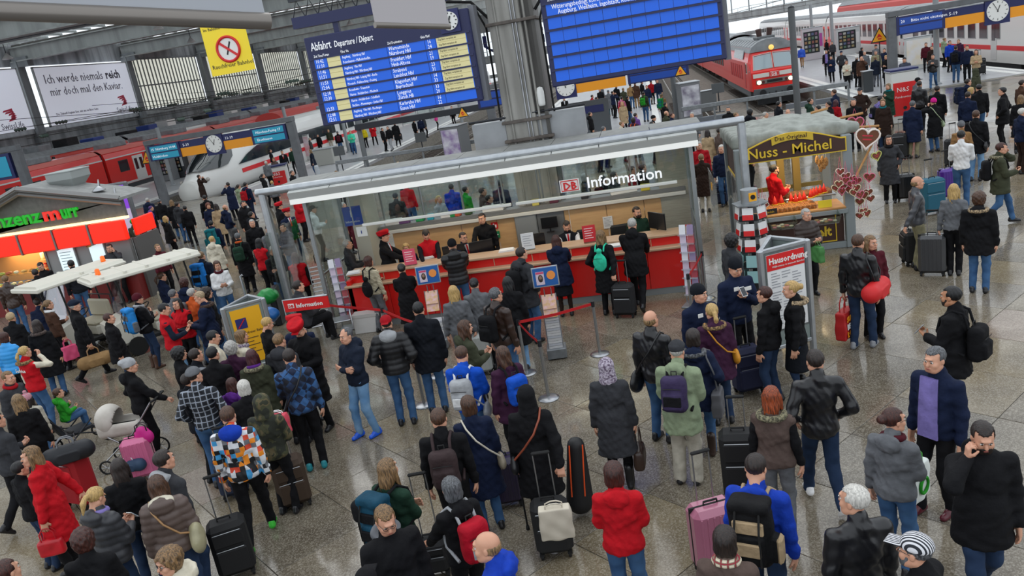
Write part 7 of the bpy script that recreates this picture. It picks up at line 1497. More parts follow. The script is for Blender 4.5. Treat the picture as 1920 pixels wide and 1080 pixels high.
cabinet(318, 338, 1.5, .8, 2.3, '#6f7274', 'left snack vending machine on the platform before the red train', 'vending_machine', 'vending machine', 0, fr_vend('#8a8c8c')); cabinet(342, 332, 1.5, .8, 2.3, '#3a3c40', 'right dark drinks vending machine on the platform before the red train', 'vending_machine', 'vending machine', 0, fr_vend('#c8c8c8')); cabinet(362, 328, 1.5, .25, 2.4, '#a8abab', 'glass poster case with a colourful map beside the vending machines', 'poster_case', 'poster stand', 0, fr_post('#c8903c'))
cabinet(1692, 228, 1.0, .8, 2.0, '#cfcfcb', 'white service box with red panel under the right gantry', 'service_box', 'service box', .0, fr_red); cabinet(528, 350, 1.1, .9, 1.2, '#cfcfcb', 'small red and white service box on the left platform', 'service_box', 'service box', .3, fr_red)
cabinet(612, 308, 1.7, 1.2, 1.1, '#a3a39c', 'round-edged steel waste container on the left platform', 'waste_container', 'bin'); cabinet(1590, 102, 2.1, .9, 2.4, '#b9bcbc', 'white framed snack vending machine on the right platform', 'vending_machine', 'vending machine', 0, fr_vend('#d8d8d8'))
cabinet(1525, 112, 1.9, .5, 2.9, '#b8b4b8', 'tall glass showcase with violet top on the right platform', 'showcase', 'showcase', 0, fr_vend('#a03a8c')); cabinet(1627, 172, .5, .5, 1.1, '#34383a', 'dark round waste bin on the right platform', 'waste_bin', 'bin'); cabinet(1722, 130, 1.6, .2, 2.0, '#b8bab8', 'framed timetable board on the right platform', 'timetable_case', 'poster stand', 0, fr_post('#d8cbb0'))
cabinet(1296, 226, 1.1, 1.1, 2.1, '#6f7174', 'tall grey switch cabinet behind the kiosk roof', 'switch_cabinet', 'cabinet', .15, fr_post('#4a3a5c')); cabinet(1330, 208, .9, .5, 1.2, '#6a6c6c', 'small grey box sign beside the tall switch cabinet', 'switch_cabinet', 'cabinet', .1)
cabinet(862, 303, 1.2, 1.1, 2.0, '#66686a', 'grey cabinet with violet poster left of the central column', 'switch_cabinet', 'cabinet', -.3, fr_post('#6a3a8c')); cabinet(575, 300, 1.2, .2, 1.9, '#c8c8c4', 'white platform notice with red print behind the left gantry', 'platform_notice', 'poster stand', 0, fr_post('#c8606c'))
for u, v, lab in [(645, 325, 'small grey sign on a thin stand on the left platform'), (797, 300, 'small grey sign on a thin stand beside the left track'), (1350, 210, 'small grey sign on a thin stand before the locomotive')]: p = at(u, v, 0); t = empty('platform_sign', p, 0, lab, 'sign'); b = MB(); b.cyl((0, 0, .6), .035, 1.2, 8); b.build('pole', DARKMETAL, t); bx('plate', mat('sign_back', '#55585a', .6), -.35, .35, -.03, .03, 1.1, 1.65, t, .01); bx('foot', DARKMETAL, -.25, .25, -.2, .2, 0, .04, t)
for i, (u, v) in enumerate([(700, 262), (770, 235), (800, 228), (822, 222)]): p = at(u, v, 0); t = empty('glass_shelter', p, 0, f'glass wind shelter panel on the left platform, {["nearest","second","third","farthest"][i]}', 'shelter'); bx('glass', glass('shelter', (.8, .85, .85), .2), -.8, .8, -.02, .02, .2, 2.1, t); bx('frame', ALU, -.84, -.78, -.04, .04, 0, 2.2, t); bx('frame', ALU, .78, .84, -.04, .04, 0, 2.2, t)
p = at(1060, 215, 0); t = empty('wall_poster', (p.x, 46.5, 0), 0, 'large white poster wall with a man portrait beyond the column', 'poster'); bx('panel', mat('poster_white', '#cfcfcf', .6), -1.9, 1.9, 0, .1, .0, 1.9, t); bx('lower_band', mat('poster_band', '#4c5054', .6), 1.9, 4.2, -.02, .1, 0, 2.0, t); bx('navy_strip', NAVY, 2.1, 3.9, -.05, 0, 1.3, 1.7, t); text('letters', 'BELMONDO MS', .34, mat('ink_grey', '#6a6c70', .6), t, (-1.6, -.01, .7), (PI/2, 0, 0), .005)
b = MB(); b.ball((.3, -.03, 1.5), .2, 12, (.8, .2, 1)); b.build('portrait_head', SKIN[0], t); b = MB(); b.ball((.3, -.02, .95), .45, 12, (1, .1, .9)); b.build('portrait_body', mat('coat_dark', '#2a2024', .7), t)
p = at(1590, 440, 0)
# ------------------------------------------------------------------ who stands where
T = '''
52 839 f172 295 rb s long:dblond c:red black turn=-20 #redcoat|with long wavy hair and red handbag, bottom left
-12 775 175 60 fr v short:dbrown j:dgrey black|cut off by the left frame edge, walking
33 866 150 70 rr s short:black j:black djeans|small and dark haired behind the red coat
180 912 f166 50 ff s pony:blond p:dgrey djeans scarf=lilac nod=25 #phonegirl|with a blond ponytail reading a phone
218 861 f166 10 rr s long:dbrown j:black djeans|with smooth dark hair left of the pink suitcase
302 845 178 60 rb s short:dbrown j:dgrey djeans hoodc=lgrey #puller|stretching an arm to a black trolley
290 894 f168 10 rr s wavy:chestnut p:taupe djeans hoodc=cream #taupe|with wavy brown hair and khaki rucksack
150 995 f168 20 ff s curly:auburn c:black black|with big curly auburn hair, bottom left
310 1033 f168 250 rr s curly:dblond j:cream jeans specs=1|with curly fair hair and glasses, bottom left
5 1052 175 60 rr s short:auburn j:navy jeans|at the very bottom left corner
8 517 176 20 rr s thin:dblond l:dbrown jeans|in front of the lit snack counter, far left
64 505 175 5 rr s short:black j:black djeans #snack1|with back to us at the snack stand
73 493 175 200 fr s short:black j:black djeans nod=20|facing us beside the snack counter
131 488 183 0 rr s short:black j:ink jeans|in front of the lit menu screen
184 463 f172 20 rr s short:dbrown j:black black hat=bobble hatc=crimson|in bobble hat before the hot dog screen
203 458 185 200 er s short:black j:dgrey black|eating before the hot dog screen
30 740 f165 10 rr s long:tan j:black black|standing near far left behind the knitted hat
18 588 f165 30 rr s short:blond c:black black hat=beanie hatc=beige|in beige hat at far left
68 560 f165 20 rr s short:dbrown j:navy black|dark haired between beige hat and fair ponytail
88 563 f168 70 fr s pony:dblond j:brown black scarf=white #pinkbag|with fair ponytail and pink bag
66 600 f168 20 rr s long:dbrown c:black jeans fur=taupe|with long dark hair behind the red vest
5 624 f166 40 rr s bob:auburn p:sky black|at left edge beside the service vest
137 564 180 85 hr w short:silver c:black black hat=flat hatc=midnight #duffelman|in flat cap walking with a canvas holdall
202 588 f166 95 pr s short:auburn m:black djeans #puff|with short auburn hair walking past the cart
256 552 f168 70 ft s short:dbrown j:black djeans shoes=brown boot=1 hat=beanie hatc=maroon scarf=lgrey specs=1 #bluepack|in beanie with a blue travel pack
308 569 180 95 ff s short:black v:red ljeans vest=midnight nod=15 #vestman|service helper looking at papers
329 560 f168 215 ff s long:black v:red black vest=black|dark haired service helper facing us
368 548 182 285 ff s cropped:beige m:navy djeans fur=brown nod=20|nearly bald with fur hood near the helpers
358 541 170 60 rr s short:silver j:orange jeans|grey haired behind the bald man
322 543 174 40 rr s cropped:grey j:grey jeans|with cropped grey hair behind the helpers
343 522 f166 20 rr s curly:auburn j:navy jeans|with auburn curls behind the helpers
385 540 172 80 rr s curly:dbrown j:black jeans|with dark curls left of the yellow stand
43 650 f168 60 ru s pony:blond v:red jeans vest=cream fur=tan #drinker|service helper drinking, with fur collar
12 697 f168 140 rr s short:dblond c:dgrey djeans scarf=crimson|with crimson scarf at the left edge
48 739 128 30 rr s straight:dbrown m:stone jeans hat=bobble hatc=!knit|child in striped bobble hat
107 730 112 75 tf i short:chestnut j:green jeans hood=1 sit=.1 z=.28 #buggyboy|boy sitting in the pushchair
240 674 f172 85 pq s short:dblond j:black black hat=slouch hatc=lgrey hood=1 #pram|in grey slouch hat pushing a pram
360 690 182 20 pp s short:dbrown s:!plaid jeans hat=cap hatc=grey turn=30 #tartan|in grey baseball cap
395 651 176 30 rr s short:black b:black black|dark haired in front of the tartan shirt
400 620 176 85 ff s short:black j:cream djeans nod=15|dark haired man in profile by the yellow stand
364 654 172 60 rr s thin:dbrown b:ink black|with a bald spot behind the tartan shirt
333 652 f168 80 rr s curly:black j:black ljeans|with black curls behind the tartan shirt
430 642 f165 20 rr s curly:silver j:plum black|with curly grey hair in the dense queue
450 620 f165 80 rr s bob:dblond j:cream black scarf=!floral|fair haired with patterned scarf in the queue
469 656 f168 15 rr s straight:maroon m:olive black fur=khaki scarf=purple|with dark red hair and fur hood
454 714 f163 10 rr s bob:snow c:black black|with snow white hair in the queue
432 709 150 30 rr s straight:auburn j:purple black|small figure left of the white hair
502 595 f168 70 rr s short:blond c:black black nod=20|with short blond hair beside the yellow stand
520 626 180 30 rr s cropped:dblond s:dgrey black hoodc=dgrey|with cropped hair and grey hood
539 655 184 10 fr s short:dbrown j:!bluecheck black shoes=teal #bluecheck|tall before the railway men
552 606 185 215 ff s short:black c:black black hat=service hatc=red nod=35 specs=1 #rail1|railway man in red peaked cap looking down
550 594 180 215 rr s short:black c:navy black hat=service hatc=red|railway man in red cap behind the sign
488 742 166 30 rf s none:dbrown j:!camo black hat=hoodup hatc=!camo|with hood up beside the patchwork jacket
423 763 182 15 rh v short:chestnut j:!patch black shoes=green hoodc=royal #patch|with blue hood walking
646 616 177 235 cc l thin:grey j:midnight ljeans shoes=blue hood=1|with crossed arms and long thin hair
722 593 178 12 pp s short:dbrown p:black jeans hat=capback hatc=crimson hoodc=lgrey #redcap|with reversed red baseball cap
782 567 184 8 rr s short:black m:ink jeans|tall right of the red cap
848 536 f168 5 rr s straight:blond b:grey grey #blondgrey|with long blond hair facing the counter
870 602 f167 70 ff s wavy:chestnut j:olive black|with long brown hair behind the blue jacket
864 649 174 20 ff s short:chestnut j:blue jeans nod=15 hood=1 #bluejk|with white stripes and rucksack
940 651 f166 335 rr s wavy:chestnut m:plum black #maroonjk|with long wavy hair and blue rucksack
887 522 f168 5 rr s bun:black c:grey black|with black bun facing the counter
927 540 182 45 rr s short:grey l:dbrown jeans specs=1 #brownl|with glasses and black rucksack
950 519 f168 10 rr s long:black c:black ljeans|with long black hair behind the brown leather
976 464 184 50 pp s short:dbrown m:dgrey jeans hood=1 #parka|young man in dark parka before the counter
846 450 182 0 kk s none:dbrown p:black jeans hat=beanie hatc=black|in black beanie leaning at the counter
1041 441 f168 5 kk s long:auburn m:navy dbrown skirt=ink|with long auburn hair at the counter
1125 433 f170 20 pb s wavy:dblond c:black black #mintbag|with mint gym bag at the counter
1184 407 183 10 kk w short:silver m:black black lean=14|grey haired leaning on the counter
689 481 f168 40 kr s bob:auburn s:!stripe grey #stripe|with auburn bob at the left counter end
751 495 f166 0 kk s bun:black c:black djeans|dark haired at the left counter
585 386 178 90 ff s short:dbrown j:white black hat=cap hatc=black|in black cap holding papers by the kiosk
554 361 180 110 rf s short:dbrown m:red black hat=cap hatc=black|in black cap left of the kiosk roof
536 392 181 150 rr s short:black b:navy black hat=service hatc=red shirt=tie|railway man with red tie near the kiosk post
522 381 180 70 rr s short:black c:black black hat=service hatc=red|railway man seen from behind near the post
568 357 174 90 rr s short:tan j:taupe black|under the left kiosk roof corner
530 419 178 240 ff s short:black p:navy jeans|dark haired handing papers by the post
502 422 176 160 rr s short:black c:grey black beard=dbrown scarf=grey|bearded beside the kiosk post
471 412 178 175 rr s short:silver j:black black|white haired facing us left of the post
470 397 174 60 rr s short:black j:ink black|dark haired behind the white haired man
455 377 182 150 rr s short:black m:black black beard=black|bearded with hands down left of the post
459 342 178 40 fr w short:black j:navy navy #redpack|walking with a maroon rucksack
446 346 f168 60 rr s pony:dbrown j:sage jeans|with dark ponytail beside the maroon rucksack
426 342 178 335 uu s short:dbrown c:navy black|photographing the white train
421 384 174 60 pp s bald:tan j:navy grey|bald man by the left crowd
484 447 f170 40 rf s long:black v:red black vest=dgrey|dark haired helper seen from behind
444 437 174 20 rr s short:grey c:black black scarf=orange #orangescarf|with orange scarf
512 462 176 160 cf s short:silver j:black jeans nod=35 shirt=w|grey haired looking down at the post
551 474 f166 5 rr s long:maroon v:red black vest=black|dark red haired helper right of the post
557 527 178 70 ff i short:dbrown j:dgrey black sit=.45|sitting on the steel seats
405 490 f168 175 ff s bob:chestnut j:white jeans scarf=maroon #whitejk|with maroon scarf reading papers
396 443 f166 30 rr s short:blond m:cream black|blond beside the ribbed cart roof
375 472 178 35 rr s short:dblond j:midnight jeans #bigblue|carrying a blue trekking pack
301 511 f168 70 rr s pony:chestnut j:navy djeans|with brown ponytail beside the cart
294 458 f163 150 rr s short:tan j:maroon black|elderly behind the cart roof
254 430 176 160 rr s short:silver j:midnight black|grey haired right of the snack stand
269 420 176 80 ff s short:black j:black black|eating right of the snack stand
248 412 174 40 rr s short:dbrown j:olive black hat=beanie hatc=green|in green beanie by the snack stand
309 405 f168 70 rr s straight:blond m:black black #bl1|blond with black handbag left of the crowd
320 375 f170 5 rr s long:dblond c:black jeans|long fair haired by the gantry post
331 379 172 40 rr s short:dbrown j:dgrey jeans|beside the fair haired one by the gantry
345 386 165 345 rr s short:black j:black black|small in black by the gantry post
297 373 176 20 rr s short:grey j:black jeans|grey haired by the violet poster
275 371 174 20 rr s short:silver j:navy black|white haired by the violet poster
283 385 f166 90 rr s short:purple p:purple black lean=14|bending in purple by the violet poster
248 391 174 60 rr s none:black j:black black hat=hoodup hatc=black|with hood up right of the snack roof
389 381 f170 170 rr s curly:rust c:navy black fur=beige|with ginger curls and fur collar
404 382 f167 20 rr s long:dbrown c:beige black|with long hair in the left crowd
382 366 180 345 rr s short:black j:black black #lp|with rucksack before the express nose
394 414 172 20 rr s short:black j:navy black #tealpack|with teal hooded rucksack
372 328 174 70 uu s short:dbrown c:dbrown black|photographing beside the express coupler
440 428 f166 60 rr s long:black j:black black|long black haired in the left crowd
506 280 174 90 rr s short:dbrown j:black black|left of the red service box, first
498 302 172 40 rr s short:snow j:grey black|white haired left of the red service box
512 296 f166 200 rr s bob:tan j:taupe black|brown haired beside the red service box
528 282 178 180 rr s short:black b:black black shirt=tie|in suit behind the red service box
545 277 176 200 rr s short:dbrown j:dgreen black|behind the left gantry post
492 326 f168 90 rr s pony:black j:black black|dark haired profile before the service box
509 339 150 20 rr s short:blond j:grey black|blond child before the service box
547 320 174 120 rr s short:dbrown j:black black|right of the red service box
581 280 f168 270 rr s long:tan m:midnight jeans #lugg|beside the steel waste container
580 258 176 90 rr s short:silver l:black black|silver haired leaning by the platform
595 252 f166 200 rr s short:dbrown j:black black|dark haired by the white train door
615 243 178 200 rr s short:blond j:olive stone #ol|with rucksack and pale trousers
632 246 180 5 rr s short:grey j:black jeans #mr|with maroon rucksack on the left platform
656 245 178 180 ff s short:tan p:mint jeans|in turquoise on the left platform
680 238 f168 200 rr s short:tan j:yellow black|in yellow on the left platform
696 231 180 175 tt a short:dbrown m:red black|in red on the left platform
716 240 170 120 rr s short:black j:black black|small group on the left platform
726 237 178 210 rr w short:dbrown j:black lgrey|with grey trousers walking on the platform
739 229 184 10 rh v short:black c:black black|walking away with a trolley bag
775 224 174 60 rr s short:black j:black black|under the departure board, first of three
786 220 174 200 rr s short:dbrown j:navy black|under the departure board, second of three
794 217 174 90 rr s short:black j:dgrey black|under the departure board, third of three
815 207 f170 90 rr s short:black p:magenta black|in magenta under the departure board
846 199 174 200 rr s short:black j:black black|under the right end of the departure board
630 320 165 20 rr s short:dblond j:grey black|only a fair head above the kiosk roof
746 304 165 160 rr s short:blond j:grey black|only a blond head above the kiosk tube
740 362 174 10 rr s short:black c:black black|behind the kiosk, left of the orange boards
642 380 f166 100 rr s short:silver j:taupe black|seen through the left kiosk glass, pale hair
661 388 172 30 rr s short:grey c:maroon black|seen through the left kiosk glass in maroon
650 450 174 90 ff s short:silver j:dgrey black|grey haired reading behind the left glass
682 437 f166 200 rr s short:silver j:grey black|beside the grey haired reader behind the glass
712 418 182 100 kk s short:black c:black black hat=service hatc=red shirt=tie Y=16.8 #k1|railway man in red cap behind the counter
760 457 f160 185 rr i bob:blond j:navy black Y=17.0 #k2|blond clerk behind the left counter
797 431 178 180 kk s short:dbrown v:red black vest=ink nod=40 Y=16.85|clerk in red vest bending over papers
866 436 176 150 kk i short:dbrown b:navy black specs=1 shirt=tie Y=17.0|young clerk with glasses at the counter
900 386 180 200 rk s short:dbrown b:black black Y=17.5|standing clerk with an arm on the shelf
1061 414 178 180 kk i cropped:dbrown v:ink black vest=white beard=dbrown nod=30 shirt=tie Y=17.0|seated clerk with red tie and white sleeves
1192 388 180 150 rr s short:dbrown j:dgreen black beard=dbrown Y=17.1|bearded clerk at the right counter end
822 367 f165 140 ff s pony:blond j:lgrey black|fair woman seen through the kiosk rear glass
845 345 172 20 rr s short:dbrown m:royal jeans|in blue behind the kiosk, left
872 350 168 60 rr s short:dbrown j:green jeans|in green behind the kiosk
904 352 178 80 rr s short:dbrown j:taupe black|brown haired behind the kiosk, left of column
916 366 170 90 rr s short:dbrown j:maroon black|in maroon behind the kiosk
936 338 178 30 rr s short:black c:navy black|in long coat left of the steel column
1020 362 172 60 rr s short:silver j:navy black|silver haired right of the steel column
1032 340 176 10 rr s short:black c:navy jeans|in navy right of the steel column
1096 326 f168 90 rr s bob:silver j:olive black|grey bob behind the emblem of the kiosk
1130 330 178 20 rr s short:black c:black black|behind the first kiosk letters
1150 322 176 60 rr s short:dbrown c:dgrey black|behind the middle kiosk letters
1185 312 174 90 rr s short:dbrown j:crimson black|in crimson behind the kiosk letters
1204 308 176 60 rr s short:black j:black black|behind the last kiosk letters
760 340 176 30 rr s short:dbrown j:red jeans|in red behind the kiosk roof
985 330 174 90 rr s short:dbrown j:lilac jeans|in violet behind the steel column
1310 266 178 180 rr s short:silver m:crimson black|in red jacket right of the kiosk
1314 289 f166 5 fr s short:tan c:dbrown stone #bc|in long brown coat right of the kiosk
1352 272 178 190 rr s short:snow j:navy jeans|white haired facing us before the stall
1326 243 f168 30 rr s long:dbrown c:beige black|in beige coat behind the kiosk tube
1349 240 172 60 rr s short:dbrown j:taupe black|near the stall side wall
1400 250 170 60 rr s short:black j:black black|half hidden behind the tube end
1124 166 174 200 rr s short:black j:black black|in the platform crowd, dark
1140 169 176 20 rr s short:grey c:grey black|in the platform crowd, grey coat
1148 171 178 60 uu s short:dbrown j:navy black|photographing in the platform crowd
1118 182 184 60 pp s short:dbrown p:blue jeans|broad in bright blue quilting
1134 189 165 40 rr s short:dbrown p:teal black|small in teal beside the blue jacket
1111 195 f166 100 rr s short:auburn j:maroon jeans|with short auburn hair in the crowd
1165 181 176 30 rr s short:dbrown j:pink black #pk|in pink with red rucksack
1166 191 f168 200 rr s long:blond c:beige black|long blond in beige coat
1176 180 174 60 rr s short:black j:black jeans|beside the pink jacket
1190 154 184 5 rr s short:dbrown m:brown tan|tall in brown on the crowded platform
1181 157 178 20 rr s short:black j:tan jeans|in tan left of the tall brown coat
1203 152 176 60 rr s short:black j:black black|right of the tall brown coat
1206 172 178 20 rr s short:dbrown j:olive jeans #olg|with green rucksack on the platform
1232 149 182 175 rr w short:black j:navy djeans|walking towards us along the platform edge
1220 151 172 30 rr s short:dbrown j:crimson black|in crimson near the platform edge
1240 176 168 20 rr s short:tan j:tan black #gk|carrying a green trekking pack
1247 192 172 60 rr s short:black j:black black|behind the bald man by the grey post
1249 208 176 60 rr s bald:tan j:olive black|bald in olive above the kiosk roof
1260 212 f168 100 rr s short:auburn j:navy black|auburn haired beside the grey cabinet
1225 217 172 90 rr s none:black j:black black hat=beanie|in beanie above the kiosk roof
1222 228 170 60 rr s short:black j:navy black|dark head above the kiosk roof
1297 211 174 200 rr s short:silver j:grey black|silver haired right of the tall cabinet
1106 210 176 80 rr s short:black j:black black|at the left end of the crowd
1131 237 172 60 rr s short:grey j:navy black|grey haired above the kiosk roof
1165 228 172 90 rr s short:tan j:cream black|in cream above the kiosk roof
1187 221 172 20 rr s curly:dbrown j:plum black #or|with an orange rucksack nearby
1191 212 170 50 rr s short:dbrown p:purple jeans|in violet in the crowd
1117 246 168 60 rr s short:dbrown j:black black|lowest head of the crowd above the roof
1110 178 170 60 rr s short:dbrown j:crimson black|far in the crowd in crimson
1128 160 170 60 rr s short:dbrown j:grey black|far in the crowd in grey
1155 160 172 30 rr s short:black j:black black|far in the crowd in black
1168 165 172 30 rr s short:tan j:olive jeans|far in the crowd in olive
1104 196 172 30 rr s short:dbrown j:red black|far left in the crowd in red
1212 160 170 200 rr s short:black j:navy jeans|far in the crowd in navy
1057 182 175 180 rr s short:silver b:black black shirt=w|near the white poster wall
1365 200 178 185 rr s short:grey j:black black beard=grey|bearded before the barrier
1380 211 165 100 rr s short:tan j:brown black|small head right of the bearded one
1406 205 174 40 rr s curly:black j:ink black|with black curls at the barrier
1435 210 172 90 rr s short:silver j:cream black|grey haired above the stall roof
1460 190 176 60 rr s short:black j:ink black|dark haired above the stall roof
1477 205 172 180 rr s bald:silver j:dgrey black|bald silver man above the stall roof
1519 184 178 80 rr s short:dbrown j:dgreen black|profile in green above the stall roof
1502 87 178 5 rr w short:dbrown p:blue tan|in bright blue beside the violet showcase
1550 74 176 60 rr s short:black j:black black|in front of the white train, first
1560 78 174 200 rr s short:black j:dgrey black|in front of the white train, second
1549 94 180 185 rr s short:grey j:black black shirt=open|with open jacket on the right platform
1558 105 f168 190 ff s short:black m:navy black|small in navy on the right platform
1577 96 182 190 pp s short:dbrown j:dgrey black hat=cap hatc=navy|in cap before the vending machine
1587 113 f170 180 ff s bob:auburn j:cream black shoes=white|with cream jacket and black leggings
1606 105 178 30 rr s short:snow c:black black|white haired back view on the platform
1615 106 180 190 er s bald:silver m:brown black|bald in brown jacket on the platform
1621 96 176 180 rr s short:silver j:grey black|behind the bald man
1642 84 178 200 rr s short:grey j:grey black hat=cap hatc=dgrey|in cap behind the waiting group
1642 95 178 180 rr s short:grey m:khaki jeans|with khaki jacket in the waiting group
1641 106 f168 5 rr s short:tan m:midnight grey|back view in blue in the waiting group
1661 104 f168 200 ff s bob:blond c:black black|blond left of the gantry post
1658 91 176 200 rr s short:black j:navy black|behind the blond by the gantry post
1616 89 174 60 rr s short:black j:ink black|at the vending machine
1695 108 182 200 ff s short:dbrown p:navy black nod=20|looking at a phone above the red box
1563 168 180 300 rr s short:chestnut j:navy jeans|in profile at the barrier
1567 187 f165 40 rr s straight:maroon j:crimson black|red haired at the barrier
1553 190 176 290 rr s short:black j:black black|bending at the barrier
1533 198 172 290 rr s short:black j:black black|dark head left at the barrier
1612 165 180 185 pp s short:dbrown m:dbrown olive hat=cap hatc=dgrey|in cap and dark brown jacket
1600 185 182 190 rr s short:grey s:black black|in black shirt above the stall roof
1651 180 174 60 rr s short:black j:lilac black #pp|with a dark rucksack in profile
1665 157 f170 215 tr s bob:tan c:dgreen black scarf=teal|with green scarf by the gantry post
1655 186 f172 180 rr s bob:dblond c:dbrown djeans scarf=teal|blond in long brown coat
1711 189 178 20 rr s short:grey c:navy khaki #ks|elderly in long coat with black case
1750 185 f168 330 ef s short:dbrown c:black jeans hat=beanie hatc=magenta #pinkhat|in pink hat
1724 152 182 20 rr s short:dbrown l:black black|broad in leather by the red box
1757 161 180 10 rr s short:dbrown c:black black|tall in black coat right of the red box
1721 146 174 60 rr s short:black j:grey black hat=cap|in cap right of the gantry post
1666 254 f172 175 pr s long:dbrown c:dgrey black scarf=black #gw|with black scarf beside the heart pole
1815 148 178 60 rr s short:dbrown j:navy black #np|with large dark pack in the right group
1821 164 f166 60 rr s bob:blond j:black black|blond in the right group
1835 158 182 340 rr s short:black j:black jeans|tall in the right group
1815 172 176 20 rr s short:dbrown j:navy black|in navy in the right group
1830 207 184 15 rr s short:chestnut m:black ljeans #tall|with camera bag seen from behind
1802 228 f168 350 rr s short:dbrown j:camel jeans hat=beanie hatc=grey|in grey beanie and camel coat
1802 245 182 5 ff s short:black s:white jeans #ws|in white shirt by the stacked luggage
1879 164 182 280 pp s short:black m:black black|in profile standing alone at right
1878 268 176 80 ef w short:auburn m:olive jeans fur=khaki #ol2|walking in green with a phone
1720 331 180 75 rb s bald:tan l:dgrey khaki #bl|bald in leather with black trolley
1788 345 f170 5 rb n straight:blond s:grey black #bh|with very long blond hair
1836 361 174 10 rr s curly:chestnut m:black jeans fur=beige #fh|with fur hood seen from behind
1914 178 f168 10 rr s straight:dblond c:black black|blond at the right edge
1917 203 170 60 rr s short:snow j:navy dbrown|white haired at the right edge
1917 150 174 60 rr s short:dbrown j:brown black|brown clothed at the top right edge
1736 80 176 180 rr s short:auburn j:maroon black|in maroon on the far right platform
1747 86 f168 180 rr s short:dbrown j:dbrown black|long haired by the timetable board
1749 102 f172 190 tt v short:dbrown l:black jeans|in black leather holding something red
1771 71 176 60 rr s short:tan j:sage black|beside the white train door, pale
1781 76 178 150 rr s short:dbrown j:royal black|in blue at the white train door
1797 74 176 200 rr s short:dblond j:plum black|in plum at the white train door
1792 86 184 10 rr s short:dbrown j:navy jeans #nj|with black rucksack under the clock
1813 85 184 185 rr s short:black j:navy black|in open jacket under the clock
1830 93 f172 180 ff s long:dbrown j:beige black|long haired in beige under the clock
1828 129 170 300 rr s none:tan j:olive black hat=hoodup hatc=olive|with green hood up beside luggage
1608 440 181 20 rr l short:chestnut l:black djeans shoes=grey #couple|carrying a red tote and sports bag
1632 442 f168 155 rr s straight:dblond j:maroon black turn=-20|girl behind the sports bag
1783 538 180 290 fr s short:black m:black ljeans beard=dbrown skin=1 #phoner|holding a phone, with black rucksack
1752 653 184 215 rr l short:grey j:navy black shoes=maroon shirt=open|with open jacket over a lilac shirt
1845 798 180 165 re v short:dbrown m:black djeans beard=dbrown nod=15|bearded talking on the phone
1675 767 f168 25 rf s bun:auburn j:grey jeans scarf=maroon specs=1 turn=30 #greyw|with a purple scarf and shopping bag
1715 1005 176 290 rr s short:grey j:black black hat=cap hatc=!pinstripe specs=1 beard=grey|in striped cap at the bottom right
1600 912 180 330 rr s short:snow l:black djeans turn=-30|white haired in black leather
1417 850 178 15 rr s short:dbrown j:royal djeans nod=20 hood=1 #trek|carrying a big black and sand pack
1357 990 f166 10 rr s bob:dbrown c:taupe black scarf=!scarfcheck|brown haired with a checked scarf
1445 725 f168 12 rr s straight:ginger v:taupe grey vest=black fur=khaki|ginger haired in a quilted body warmer
1527 657 182 345 pp w short:dbrown l:black djeans shoes=white|dark haired in black leather behind the vest
1309 536 180 150 rr s cropped:dbrown j:navy black hat=beanie hatc=ink turn=-30 #off2|officer in dark beanie, shorter
1380 487 190 150 tr s cropped:dbrown j:navy black hat=beanie hatc=ink nod=20 #off|tall officer in dark beanie holding a phone
1333 570 f170 345 rr s pony:blond m:plum djeans fur=tan #yb|blond with fur hood and yellow bag
1298 618 f168 10 pp s bob:dbrown m:navy jeans fur=grey shoes=dbrown boot=1 #tote|with grey fur collar and grey tote
1432 538 f170 300 rr s short:auburn j:black djeans|with short auburn hair by the house rules
1482 528 f172 270 rx s bun:blond j:black djeans fur=beige skirt=ink boot=1|blond with hand on hip by the rules
1218 583 182 30 rr s bald:tan l:black jeans #bb|bald with black shoulder bag
1268 640 176 15 ff s short:silver m:sage stone hat=flat hatc=dgrey cut=w lean=8 #green|elderly in flat cap with purple rucksack
1135 672 f168 8 rr s none:grey c:dgrey black hat=headscarf hatc=!floral boot=1 #hs|with patterned headscarf and black handbag
1148 868 f168 5 ff s bob:auburn j:red jeans hood=1|with auburn bob, seen from behind
984 724 f178 8 rb s none:black c:black black hat=headscarf hatc=black #black|tall with black headcover and walking stick
875 744 f168 350 rr s bob:chestnut c:navy jeans #nv|with brown bob and beige cross bag
819 767 178 10 rr s short:chestnut b:black black specs=1 #bp|with brown rucksack near the barrier
842 897 f167 335 qr s bob:grey j:black black hood=1 #redp|with red rucksack bending to a trolley
908 1000 178 290 rr s bald:tan j:royal jeans|bald in blue at the bottom
720 956 180 170 rr s short:dblond c:black black hoodc=grey specs=1 nod=20|young man with glasses and grey hood
723 861 f171 45 cc s straight:dblond s:dgreen djeans #grn|with crossed arms and teal rucksack
683 1070 170 20 rr s none:black j:black black hat=cap|only a black cap at the bottom edge
1372 440 175 60 rr s curly:black j:dgrey black skin=2|with black afro behind the leaflet tower
1511 392 f166 145 ff s short:silver p:dbrown black #olady|elderly before the nut stall
1449 305 176 60 ff s short:black j:red black beard=black Y=18.7|vendor in red inside the nut stall
905 240 170 60 rr s short:dbrown j:rust black|far beyond the column
350 700 172 60 rr s short:dbrown j:ink black|hidden behind the tartan shirt
'''
ID = {}
